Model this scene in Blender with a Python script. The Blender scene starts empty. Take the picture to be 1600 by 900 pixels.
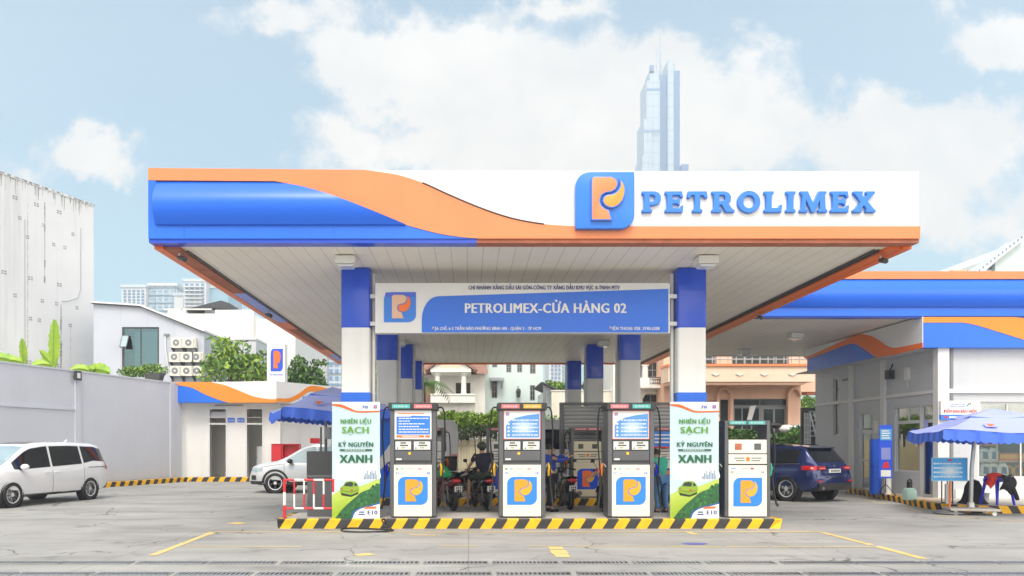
import bpy, bmesh, math, random
from mathutils import Vector, Matrix, Euler, noise
R = math.radians; PI = math.pi
rnd = random.Random(11)
S = bpy.context.scene; COL = S.collection

# ------------------------------------------------------------------ camera, world, sun, exposure
F, CX, CY, CH = 1200.0, 732.0, 696.0, 1.65          # focal length in photo pixels, vanishing point, eye height
cam = bpy.data.objects.new('camera', bpy.data.cameras.new('camera'))
COL.objects.link(cam); S.camera = cam
cam.location = (0, 0, CH); cam.rotation_euler = (R(90), 0, 0)
cam.data.sensor_width = 36; cam.data.lens = 36*F/1600
cam.data.shift_x = (800-CX)/1600; cam.data.shift_y = (CY-450)/1600
cam.data.clip_start = .1; cam.data.clip_end = 6000
SUN_EL, SUN_AZ = 55, 184                             # azimuth clockwise from +Y; behind the camera, to the left
HAZE = .0009
SKY_STRENGTH, SUN_STRENGTH, EXPOSURE = .145, 2.15, .40
S.view_settings.view_transform = 'Standard'; S.view_settings.look = 'None'
S.view_settings.exposure = EXPOSURE; S.view_settings.gamma = 1

def at(px, py, Y): return Vector(((px-CX)*Y/F, Y, CH+(CY-py)*Y/F))
def gx(px, Y): return (px-CX)*Y/F
def gz(py, Y): return CH+(CY-py)*Y/F

world = bpy.data.worlds.new('World'); S.world = world; world.use_nodes = True
def build_world():
    nt = world.node_tree; nt.nodes.clear(); N = nt.nodes.new; L = nt.links.new
    out = N('ShaderNodeOutputWorld'); bg = N('ShaderNodeBackground'); bg.inputs[1].default_value = SKY_STRENGTH
    sky = N('ShaderNodeTexSky'); sky.sky_type = 'NISHITA'; sky.sun_disc = False
    sky.sun_elevation = R(SUN_EL); sky.sun_rotation = R(SUN_AZ); sky.air_density = 1.0; sky.dust_density = 1.6; sky.ozone_density = 1.6
    tc = N('ShaderNodeTexCoord'); sep = N('ShaderNodeSeparateXYZ'); L(tc.outputs['Generated'], sep.inputs[0])
    def mth(op, a, b=None, c=None, clamp=False):
        n = N('ShaderNodeMath'); n.operation = op; n.use_clamp = clamp
        for i, v in enumerate((a, b, c)):
            if v is None: continue
            if isinstance(v, (int, float)): n.inputs[i].default_value = v
            else: L(v, n.inputs[i])
        return n.outputs[0]
    ya = mth('MAXIMUM', mth('ABSOLUTE', sep.outputs[1]), .12)
    u = mth('DIVIDE', sep.outputs[0], ya); v = mth('DIVIDE', sep.outputs[2], ya)
    cmb = N('ShaderNodeCombineXYZ'); L(u, cmb.inputs[0]); L(v, cmb.inputs[1]); L(mth('SIGN', sep.outputs[1]), cmb.inputs[2])
    def noi(scale, detail, rough, dist=0, vec=cmb.outputs[0]):
        n = N('ShaderNodeTexNoise'); n.inputs['Scale'].default_value = scale; n.inputs['Detail'].default_value = detail
        n.inputs['Roughness'].default_value = rough; n.inputs['Distortion'].default_value = dist; L(vec, n.inputs['Vector']); return n
    warp = noi(7.0, 6, .62, .2)
    wsub = N('ShaderNodeVectorMath'); wsub.operation = 'SUBTRACT'; L(warp.outputs['Color'], wsub.inputs[0]); wsub.inputs[1].default_value = (.5, .5, .5)
    wsc = N('ShaderNodeVectorMath'); wsc.operation = 'MULTIPLY'; L(wsub.outputs[0], wsc.inputs[0]); wsc.inputs[1].default_value = (.22, .17, 0)
    wadd = N('ShaderNodeVectorMath'); wadd.operation = 'ADD'; L(cmb.outputs[0], wadd.inputs[0]); L(wsc.outputs[0], wadd.inputs[1])
    flat = N('ShaderNodeVectorMath'); flat.operation = 'MULTIPLY'; L(wadd.outputs[0], flat.inputs[0]); flat.inputs[1].default_value = (1, 1, 0)
    blobs = [(130, 240, 85, 48, 1), (600, 110, 130, 70, 1), (760, 130, 190, 95, 1.1), (980, 140, 170, 90, 1.1), (1130, 190, 150, 90, 1), (560, 215, 120, 50, .7),
             (860, 240, 330, 70, 1.0), (1440, 230, 190, 90, 1.1), (1590, 70, 110, 60, .95), (1330, 330, 330, 60, .8), (470, 35, 130, 36, .62), (870, 15, 120, 30, .6), (1180, 90, 90, 40, .5), (-150, 300, 200, 70, .9), (1800, 250, 200, 120, 1)]
    tot = None
    for (px, py, rx, ry, k) in blobs:
        a = N('ShaderNodeVectorMath'); a.operation = 'SUBTRACT'; L(flat.outputs[0], a.inputs[0]); a.inputs[1].default_value = ((px-CX)/F, (CY-py)/F, 0)
        b = N('ShaderNodeVectorMath'); b.operation = 'MULTIPLY'; L(a.outputs[0], b.inputs[0]); b.inputs[1].default_value = (F/rx, F/ry, 0)
        c = N('ShaderNodeVectorMath'); c.operation = 'LENGTH'; L(b.outputs[0], c.inputs[0])
        d = mth('MULTIPLY', mth('SUBTRACT', 1.27, c.outputs['Value']), k)
        tot = d if tot is None else mth('SMOOTH_MAX', tot, d, .35)
    fine = noi(16, 7, .6)
    tot = mth('ADD', tot, mth('MULTIPLY', mth('SUBTRACT', fine.outputs['Fac'], .5), 1.5))
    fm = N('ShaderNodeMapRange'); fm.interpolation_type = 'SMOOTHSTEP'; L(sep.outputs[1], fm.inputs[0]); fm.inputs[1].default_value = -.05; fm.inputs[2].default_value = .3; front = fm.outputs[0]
    gen = noi(1.9, 8, .6, .3, tc.outputs['Generated'])
    back = mth('MULTIPLY', mth('SUBTRACT', gen.outputs['Fac'], .42), 9)
    mask = mth('ADD', mth('MULTIPLY', tot, front), mth('MULTIPLY', back, mth('SUBTRACT', 1, front)))
    mr = N('ShaderNodeMapRange'); mr.interpolation_type = 'SMOOTHSTEP'; L(mask, mr.inputs[0]); mr.inputs[1].default_value = .05; mr.inputs[2].default_value = .62
    # pale veil towards the horizon, cloud colour with softly grey bellies
    veil = N('ShaderNodeMapRange'); L(sep.outputs[2], veil.inputs[0]); veil.inputs[1].default_value = 0.0; veil.inputs[2].default_value = .5; veil.inputs[3].default_value = .60; veil.inputs[4].default_value = .12
    mix1 = N('ShaderNodeMix'); mix1.data_type = 'RGBA'; L(veil.outputs[0], mix1.inputs['Factor'])
    skys = N('ShaderNodeMix'); skys.data_type = 'RGBA'; skys.blend_type = 'MULTIPLY'; skys.inputs['Factor'].default_value = 1; L(sky.outputs[0], skys.inputs['A']); skys.inputs['B'].default_value = (.78, 1.06, .97, 1)
    L(skys.outputs['Result'], mix1.inputs['A']); mix1.inputs['B'].default_value = (3.45, 4.4, 4.6, 1)
    soft = noi(6.5, 6, .55)
    cr = N('ShaderNodeMapRange'); L(soft.outputs['Fac'], cr.inputs[0]); cr.inputs[1].default_value = .35; cr.inputs[2].default_value = .65
    cc = N('ShaderNodeMix'); cc.data_type = 'RGBA'; L(cr.outputs[0], cc.inputs['Factor']); cc.inputs['A'].default_value = (5.5, 4.9, 4.35, 1); cc.inputs['B'].default_value = (6.9, 6.05, 5.25, 1)
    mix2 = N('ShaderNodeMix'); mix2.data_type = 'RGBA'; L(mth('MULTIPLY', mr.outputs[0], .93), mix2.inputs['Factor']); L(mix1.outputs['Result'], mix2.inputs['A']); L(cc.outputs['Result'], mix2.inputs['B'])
    bs = N('ShaderNodeVectorMath'); bs.operation = 'SCALE'; L(cc.outputs['Result'], bs.inputs[0]); L(mth('MULTIPLY_ADD', mth('SUBTRACT', 1, front), 1.5, 1), bs.inputs['Scale']); L(bs.outputs[0], mix2.inputs['B'])    # unseen clouds behind the camera, brightened to throw soft light under the canopy
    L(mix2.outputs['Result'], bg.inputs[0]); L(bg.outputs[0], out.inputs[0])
build_world()
sl = bpy.data.lights.new('sun', 'SUN'); sl.energy = SUN_STRENGTH; sl.angle = R(22); sl.color = (1, .95, .88)
sun = bpy.data.objects.new('sun', sl); COL.objects.link(sun); sun.location = (0, 0, 60)
sd = Vector((math.sin(R(SUN_AZ))*math.cos(R(SUN_EL)), math.cos(R(SUN_AZ))*math.cos(R(SUN_EL)), math.sin(R(SUN_EL))))
sun.rotation_euler = sd.to_track_quat('Z', 'Y').to_euler()

# ------------------------------------------------------------------ materials
def lin(c):
    return tuple((x/255/12.92 if x/255 <= .04045 else ((x/255+.055)/1.055)**2.4) for x in c)
M = {}
def mk(name, rgb, rough=.55, metal=0., var=.08, scale=1.5, bump=0., bscale=25., streak=0., sscale=3.1, coat=0., spec=.5, rgb2=None, aniso=None):
    """Principled paint / plaster / metal with a procedural tint variation, optional rain streaks and bump. rgb is linear."""
    m = bpy.data.materials.new(name); m.use_nodes = True; nt = m.node_tree; N = nt.nodes.new; L = nt.links.new
    b = nt.nodes['Principled BSDF']; b.inputs['Roughness'].default_value = rough; b.inputs['Metallic'].default_value = metal
    b.inputs['Specular IOR Level'].default_value = spec; b.inputs['Coat Weight'].default_value = coat; b.inputs['Coat Roughness'].default_value = .05
    tc = N('ShaderNodeTexCoord'); no = N('ShaderNodeTexNoise'); no.inputs['Scale'].default_value = scale; no.inputs['Detail'].default_value = 5; no.inputs['Roughness'].default_value = .6
    if aniso:
        mp = N('ShaderNodeMapping'); mp.inputs['Scale'].default_value = aniso; L(tc.outputs['Object'], mp.inputs[0]); L(mp.outputs[0], no.inputs['Vector'])
    else: L(tc.outputs['Object'], no.inputs['Vector'])
    mr = N('ShaderNodeMapRange'); L(no.outputs['Fac'], mr.inputs[0]); mr.inputs[1].default_value = .3; mr.inputs[2].default_value = .7
    mx = N('ShaderNodeMix'); mx.data_type = 'RGBA'; L(mr.outputs[0], mx.inputs['Factor'])
    lo = rgb2 or tuple(c*(1-var) for c in rgb); hi = tuple(min(1, c*(1+var)) for c in rgb)
    mx.inputs['A'].default_value = (*lo, 1); mx.inputs['B'].default_value = (*hi, 1); colour = mx.outputs['Result']
    if streak:
        mp = N('ShaderNodeMapping'); mp.inputs['Scale'].default_value = (sscale, sscale, sscale*.05); L(tc.outputs['Object'], mp.inputs[0])
        n2 = N('ShaderNodeTexNoise'); n2.inputs['Scale'].default_value = 1.0; n2.inputs['Detail'].default_value = 7; n2.inputs['Roughness'].default_value = .65; L(mp.outputs[0], n2.inputs['Vector'])
        r2 = N('ShaderNodeMapRange'); L(n2.outputs['Fac'], r2.inputs[0]); r2.inputs[1].default_value = .5; r2.inputs[2].default_value = .78; r2.inputs[3].default_value = 0; r2.inputs[4].default_value = streak
        m2 = N('ShaderNodeMix'); m2.data_type = 'RGBA'; L(r2.outputs[0], m2.inputs['Factor']); L(colour, m2.inputs['A']); m2.inputs['B'].default_value = (.10, .095, .085, 1); colour = m2.outputs['Result']
    L(colour, b.inputs['Base Color'])
    if bump:
        nb = N('ShaderNodeTexNoise'); nb.inputs['Scale'].default_value = bscale; nb.inputs['Detail'].default_value = 4; L(tc.outputs['Object'], nb.inputs['Vector'])
        bp = N('ShaderNodeBump'); bp.inputs['Strength'].default_value = bump; bp.inputs['Distance'].default_value = .02; L(nb.outputs['Fac'], bp.inputs['Height']); L(bp.outputs[0], b.inputs['Normal'])
    M[name] = m; return m
def ink(r, g, b, rough=.45):
    """a printed or enamelled colour given in sRGB"""
    k = 'ink_%d_%d_%d' % (r, g, b)
    if k not in M: mk(k, tuple(c*.82 for c in lin((r, g, b))), rough, var=.03)
    return k
def glass(name, tint, dark=.5, rough=.03):
    m = bpy.data.materials.new(name); m.use_nodes = True; nt = m.node_tree; nt.nodes.clear(); N = nt.nodes.new; L = nt.links.new
    o = N('ShaderNodeOutputMaterial'); t = N('ShaderNodeBsdfTransparent'); t.inputs[0].default_value = (*tint, 1)
    g = N('ShaderNodeBsdfGlossy'); g.inputs[1].default_value = rough; fr = N('ShaderNodeFresnel'); fr.inputs[0].default_value = 1.6
    mr = N('ShaderNodeMath'); mr.operation = 'MULTIPLY_ADD'; L(fr.outputs[0], mr.inputs[0]); mr.inputs[1].default_value = 1.0; mr.inputs[2].default_value = dark
    mx = N('ShaderNodeMixShader'); L(mr.outputs[0], mx.inputs[0]); L(t.outputs[0], mx.inputs[1]); L(g.outputs[0], mx.inputs[2]); L(mx.outputs[0], o.inputs[0])
    M[name] = m
mk('white_paint', (.80, .80, .79), .4, var=.03, streak=.10); mk('white_panel', (.745, .745, .74), .35, var=.03, scale=.6, streak=.05)
mk('orange', lin((238, 112, 36)), .38, var=.03); mk('orange_paint', lin((230, 134, 84)), .38, var=.06, scale=.5, streak=.05)
mk('blue', (.016, .15, .72), .35, var=.08, scale=.6, streak=.06); mk('blue_gloss', (.016, .14, .76), .30, var=.05, scale=.5); mk('deep_blue', (.012, .075, .62), .32, var=.06, coat=.3)
mk('blue_sign', (.028, .20, .72), .35, var=.04)
mk('grey_metal', (.13, .135, .145), .42, .55, var=.10, bump=.02); mk('dark_metal', (.045, .047, .05), .5, .2, var=.12); mk('steel', (.45, .46, .47), .35, .8, var=.08)
mk('cream', (.78, .74, .64), .4, var=.05, streak=.14); mk('cream_old', (.66, .60, .44), .45, var=.06, streak=.12)
mk('display_white', (.72, .72, .68), .35, var=.03); mk('lcd', (.10, .11, .085), .2, var=.05); mk('rubber', (.018, .018, .019), .6, var=.2); mk('black', (.012, .012, .013), .45, var=.2)
mk('yellow_paint', lin((236, 178, 20)), .6, var=.14, scale=6, streak=.10); mk('black_paint', (.035, .035, .036), .6, var=.25, scale=6)
mk('concrete_top', (.48, .45, .40), .85, var=.12, scale=3, bump=.1)
mk('wall_grey', (.585, .61, .665), .8, var=.06, scale=.3, sscale=1.6, streak=.06, bump=.03); mk('wall_white', (.76, .76, .74), .75, var=.04, streak=.12)
mk('wall_shop', (.555, .575, .605), .55, var=.03, scale=.6, streak=.05); mk('trim_light', (.70, .70, .70), .5, var=.03)
mk('weathered', (.70, .71, .72), .9, var=.05, scale=.25, sscale=1.1, streak=.30, bump=.05); mk('soot', (.07, .07, .068), .95, var=.5, scale=3)
mk('blue_grey', (.40, .43, .50), .7, var=.05, scale=.4, streak=.10); mk('peach', (.78, .50, .36), .8, var=.05, scale=.5, streak=.08); mk('peach_light', (.82, .62, .47), .8, var=.04, streak=.06)
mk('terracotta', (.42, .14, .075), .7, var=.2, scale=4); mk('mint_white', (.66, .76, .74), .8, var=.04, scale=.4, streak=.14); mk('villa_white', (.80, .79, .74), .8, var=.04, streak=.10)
mk('roof_tile', (.30, .16, .12), .75, var=.25, scale=5); mk('roof_dark', (.06, .062, .068), .7, var=.3, scale=2, aniso=(8, .5, 1)); mk('window_dark', (.035, .045, .05), .12, var=.2, coat=.4); mk('frame_grey', (.22, .23, .24), .5, var=.08)
mk('frame_dark', (.06, .06, .062), .45, var=.1); mk('shutter', (.24, .25, .25), .6, var=.1); mk('interior', (.55, .57, .54), .8, var=.1)
mk('leaf', (.15, .28, .045), .5, var=.0, rgb2=(.045, .12, .02), scale=5); mk('leaf_light', (.34, .46, .06), .5, rgb2=(.15, .28, .03), scale=5); mk('leaf_dark', (.055, .12, .03), .5, rgb2=(.02, .05, .014), scale=5)
mk('banana', (.32, .47, .03), .42, rgb2=(.17, .34, .02), scale=1.5); mk('bark', (.12, .09, .06), .9, var=.3, scale=6, bump=.3); mk('hedge_dry', (.10, .10, .06), .8, rgb2=(.04, .05, .025), scale=4)
mk('slat_cream', (.70, .62, .38), .6, var=.1, aniso=(8, 8, .4)); mk('umbrella_top', (.42, .49, .92), .75, var=.06, scale=2); mk('umbrella_pale', (.36, .41, .80), .75, var=.05, scale=2); mk('umbrella_edge', (.06, .16, .72), .7, var=.06)
mk('car_white', (.80, .81, .82), .22, var=.01, coat=.8); mk('car_silver', (.60, .61, .63), .24, .15, var=.01, coat=.8); mk('amber_wave', lin((232, 138, 44)), .4, var=.04); mk('car_blue', (.012, .026, .125), .2, .35, var=.05, coat=1.0); mk('van_white', (.78, .79, .80), .3, var=.03, coat=.4)
mk('car_glass', (.010, .013, .018), .04, var=.1, coat=.6); mk('car_glass_light', (.30, .40, .44), .06, var=.1, coat=.8); mk('trim_black', (.02, .02, .021), .5, var=.1); mk('alloy', (.68, .69, .71), .32, .2, var=.05); mk('alloy_dark', (.10, .10, .105), .3, .8, var=.05); mk('chrome', (.75, .75, .76), .12, 1.0, var=.02)
mk('red_lens', (.50, .012, .02), .15, var=.05, coat=.6); mk('clear_lens', (.70, .72, .74), .1, var=.05, coat=.6); mk('amber', (.8, .25, .02), .2, var=.05)
mk('red_paint', (.60, .02, .03), .4, var=.05); mk('barrier_white', (.80, .79, .77), .45, var=.06); mk('yellow_plastic', (.85, .50, .02), .4, var=.05); mk('orange_plastic', (.80, .20, .03), .4, var=.05)
mk('skin', (.52, .29, .19), .55, var=.06, scale=8); mk('hair', (.015, .012, .010), .5, var=.3, scale=20); mk('shirt_navy', (.016, .018, .040), .85, var=.2, scale=6); mk('shirt_blue', (.015, .06, .42), .8, var=.12, scale=6); mk('shirt_teal', (.04, .42, .30), .8, var=.12, scale=6); mk('shirt_pink', (.62, .13, .27), .8, var=.1, scale=6)
mk('jeans', (.10, .24, .46), .9, var=.15, scale=8); mk('shorts', (.035, .04, .028), .9, var=.2, scale=6); mk('trousers', (.02, .022, .035), .85, var=.2); mk('helmet', (.07, .085, .055), .35, var=.0, rgb2=(.02, .028, .02), scale=12); mk('sandal', (.35, .30, .32), .6)
mk('bike_black', (.014, .014, .015), .22, var=.1, coat=.7); mk('bike_red', (.12, .012, .02), .22, var=.1, coat=.7); mk('seat_black', (.02, .02, .02), .7, var=.1); mk('engine', (.16, .16, .16), .45, .7, var=.2)
mk('plastic_blue', (.008, .015, .62), .35, var=.05); mk('cloth_black', (.025, .025, .027), .95, var=.3, scale=8); mk('cloth_red', (.55, .03, .02), .9, var=.15, scale=8); mk('cloth_green', (.015, .30, .12), .8, var=.15, scale=8); mk('jug', (.80, .88, .87), .35, var=.04); mk('pillar_blue', (.012, .10, .62), .4, var=.06)
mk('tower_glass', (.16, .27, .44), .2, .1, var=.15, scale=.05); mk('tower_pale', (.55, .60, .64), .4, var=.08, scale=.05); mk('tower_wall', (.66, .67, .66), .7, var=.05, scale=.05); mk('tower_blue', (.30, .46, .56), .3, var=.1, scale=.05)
mk('stain', (.30, .30, .29), .95, var=.4, scale=3); mk('stain_pale', (.56, .56, .55), .95, var=.25, scale=2); mk('lamp_white', (.72, .72, .68), .4, var=.04); mk('road_yellow', lin((228, 186, 84)), .8, scale=9, rgb2=lin((206, 190, 150))); mk('grate', (.05, .05, .05), .6, .4, var=.3); mk('floor_tile', (.45, .42, .36), .5, var=.1)
glass('shop_glass', (.80, .90, .86), .36); glass('display_glass', (.92, .95, .94), .04); glass('house_glass', (.75, .86, .86), .16)

def nodes_of(m): return m.node_tree, m.node_tree.nodes.new, m.node_tree.links.new
def ground_material():
    m = bpy.data.materials.new('concrete_ground'); m.use_nodes = True; nt, N, L = nodes_of(m); b = nt.nodes['Principled BSDF']; M['ground'] = m
    tc = N('ShaderNodeTexCoord')
    def noi(s, d, r, vec=tc.outputs['Object']):
        n = N('ShaderNodeTexNoise'); n.inputs['Scale'].default_value = s; n.inputs['Detail'].default_value = d; n.inputs['Roughness'].default_value = r; L(vec, n.inputs['Vector']); return n.outputs['Fac']
    def rng(v, a, b_, c, d):
        n = N('ShaderNodeMapRange'); L(v, n.inputs[0]); n.inputs[1].default_value = a; n.inputs[2].default_value = b_; n.inputs[3].default_value = c; n.inputs[4].default_value = d; return n.outputs[0]
    def mixc(f, a, c, blend='MIX'):
        n = N('ShaderNodeMix'); n.data_type = 'RGBA'; n.blend_type = blend
        if isinstance(f, float): n.inputs['Factor'].default_value = f
        else: L(f, n.inputs['Factor'])
        if isinstance(a, tuple): n.inputs['A'].default_value = (*a, 1)
        else: L(a, n.inputs['A'])
        if isinstance(c, tuple): n.inputs['B'].default_value = (*c, 1)
        else: L(c, n.inputs['B'])
        return n.outputs['Result']
    def mul(a, c):
        n = N('ShaderNodeMath'); n.operation = 'MULTIPLY'; L(a, n.inputs[0])
        if isinstance(c, float): n.inputs[1].default_value = c
        else: L(c, n.inputs[1])
        return n.outputs[0]
    st = N('ShaderNodeMapping'); st.inputs['Scale'].default_value = (.28, 1.0, 1); L(tc.outputs['Object'], st.inputs[0])     # wear drawn out along the driving lanes
    c = mixc(rng(noi(.35, 5, .6), .35, .65, 0, 1), (.315, .308, .292), (.425, .415, .39))
    c = mixc(rng(noi(.9, 6, .65, st.outputs[0]), .48, .70, 0, .75), c, (.19, .183, .17))
    c = mixc(rng(noi(.8, 5, .6, st.outputs[0]), .40, .26, 0, .65), c, (.60, .585, .55))
    c = mixc(rng(noi(45, 4, .7), .3, .7, 0, .35), c, (.24, .235, .23))
    oil = rng(noi(1.1, 5, .6), .60, .72, 0, .6); c = mixc(oil, c, (.13, .125, .12))
    # cracks: distorted cell edges, only in some places
    wn = N('ShaderNodeTexNoise'); wn.inputs['Scale'].default_value = .9; wn.inputs['Detail'].default_value = 6; L(tc.outputs['Object'], wn.inputs['Vector'])
    vm = N('ShaderNodeVectorMath'); vm.operation = 'MULTIPLY_ADD'; L(wn.outputs['Color'], vm.inputs[0]); vm.inputs[1].default_value = (1.6, 1.6, 0); L(tc.outputs['Object'], vm.inputs[2])
    vo = N('ShaderNodeTexVoronoi'); vo.feature = 'DISTANCE_TO_EDGE'; vo.inputs['Scale'].default_value = .30; L(vm.outputs[0], vo.inputs['Vector'])
    ck = mul(rng(vo.outputs['Distance'], .002, .0055, 1, 0), rng(noi(.45, 3, .5), .47, .56, 0, .85))
    c = mixc(ck, c, (.06, .058, .055))
    # slab joints every 4 metres
    br = N('ShaderNodeTexBrick'); br.offset = 0; br.inputs['Scale'].default_value = 1; br.inputs['Mortar Size'].default_value = .010; br.inputs['Brick Width'].default_value = 5.2; br.inputs['Row Height'].default_value = 4.3; br.inputs['Bias'].default_value = -1
    L(tc.outputs['Object'], br.inputs['Vector']); c = mixc(mul(br.outputs['Fac'], .5), c, (.12, .118, .11))
    L(c, b.inputs['Base Color']); b.inputs['Roughness'].default_value = .8
    bp = N('ShaderNodeBump'); bp.inputs['Strength'].default_value = .25; bp.inputs['Distance'].default_value = .02; L(noi(12, 8, .7), bp.inputs['Height']); L(bp.outputs[0], b.inputs['Normal'])
ground_material()
def lined_material(name, rgb, axis, pitch, width, dark, rough=.5, also=None):
    """boards or louvres: a joint line every `pitch` metres along one object axis"""
    mk(name, rgb, rough, var=.05, scale=.5); nt, N, L = nodes_of(M[name]); b = nt.nodes['Principled BSDF']
    src = b.inputs['Base Color'].links[0].from_socket
    tc = N('ShaderNodeTexCoord'); sp = N('ShaderNodeSeparateXYZ'); L(tc.outputs['Object'], sp.inputs[0])
    def line(ax, p, w):
        a = N('ShaderNodeMath'); a.operation = 'DIVIDE'; L(sp.outputs[ax], a.inputs[0]); a.inputs[1].default_value = p
        f = N('ShaderNodeMath'); f.operation = 'FRACT'; L(a.outputs[0], f.inputs[0])
        c = N('ShaderNodeMath'); c.operation = 'LESS_THAN'; L(f.outputs[0], c.inputs[0]); c.inputs[1].default_value = w/p; return c.outputs[0]
    fac = line(axis, pitch, width)
    if also:
        mx = N('ShaderNodeMath'); mx.operation = 'MAXIMUM'; L(fac, mx.inputs[0]); L(line(*also), mx.inputs[1]); fac = mx.outputs[0]
    m2 = N('ShaderNodeMix'); m2.data_type = 'RGBA'; m2.blend_type = 'MULTIPLY'; L(fac, m2.inputs['Factor']); L(src, m2.inputs['A']); m2.inputs['B'].default_value = (dark, dark, dark, 1); L(m2.outputs['Result'], b.inputs['Base Color'])
lined_material('ceiling', (.90, .84, .73), 0, .30, .010, .55, .45)
lined_material('louvre', (.50, .50, .50), 2, .11, .03, .45, .45)
lined_material('tower_floors', (.52, .58, .64), 2, 3.4, .9, .45, .3, also=(0, 4.5, .5))
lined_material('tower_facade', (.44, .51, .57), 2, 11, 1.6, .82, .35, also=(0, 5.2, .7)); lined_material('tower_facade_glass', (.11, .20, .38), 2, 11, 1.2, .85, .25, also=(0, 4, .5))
lined_material('mural', (.40, .42, .66), 1, .8, .3, .7, .5)
lined_material('wall_siding', (.50, .53, .60), 0, 1.6, .02, .8, .6)

# ------------------------------------------------------------------ mesh builder
TOP = Vector((0, 0, 1))
_txt = {}
def text_geo(body, bold, extrude=0.):
    k = (body, extrude)
    if k not in _txt:
        cu = bpy.data.curves.new('lettering', 'FONT'); cu.body = body; cu.size = 1; cu.offset = 0; cu.resolution_u = 2; cu.extrude = extrude; cu.space_character = 1.04+bold
        ob = bpy.data.objects.new('lettering', cu); COL.objects.link(ob)
        me = bpy.data.meshes.new_from_object(ob.evaluated_get(bpy.context.evaluated_depsgraph_get()))
        _txt[k] = ([v.co.copy() for v in me.vertices], [tuple(p.vertices) for p in me.polygons])
        bpy.data.objects.remove(ob); bpy.data.curves.remove(cu); bpy.data.meshes.remove(me)
    return _txt[k]
def smooth(pts, n=4, closed=True):
    out = []; N_ = len(pts)
    for i in range(N_ if closed else N_-1):
        g = lambda j: Vector(pts[j % N_]) if closed else Vector(pts[max(0, min(N_-1, j))])
        p0, p1, p2, p3 = g(i-1), g(i), g(i+1), g(i+2)
        for k in range(n):
            t = k/n; out.append(.5*((2*p1)+(p2-p0)*t+(2*p0-5*p1+4*p2-p3)*t*t+(3*p1-p0-3*p2+p3)*t**3))
    if not closed: out.append(Vector(pts[-1]))
    return [tuple(p) for p in out]
def arc(cx, cy, r, a0, a1, n=8): return [(cx+r*math.cos(R(a0+(a1-a0)*i/n)), cy+r*math.sin(R(a0+(a1-a0)*i/n))) for i in range(n+1)]
def interp(c, x):
    if x <= c[0][0]: return c[0][1]
    for (a, va), (b, vb) in zip(c, c[1:]):
        if x <= b:
            t = (x-a)/(b-a); return va+(vb-va)*t
    return c[-1][1]
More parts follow.
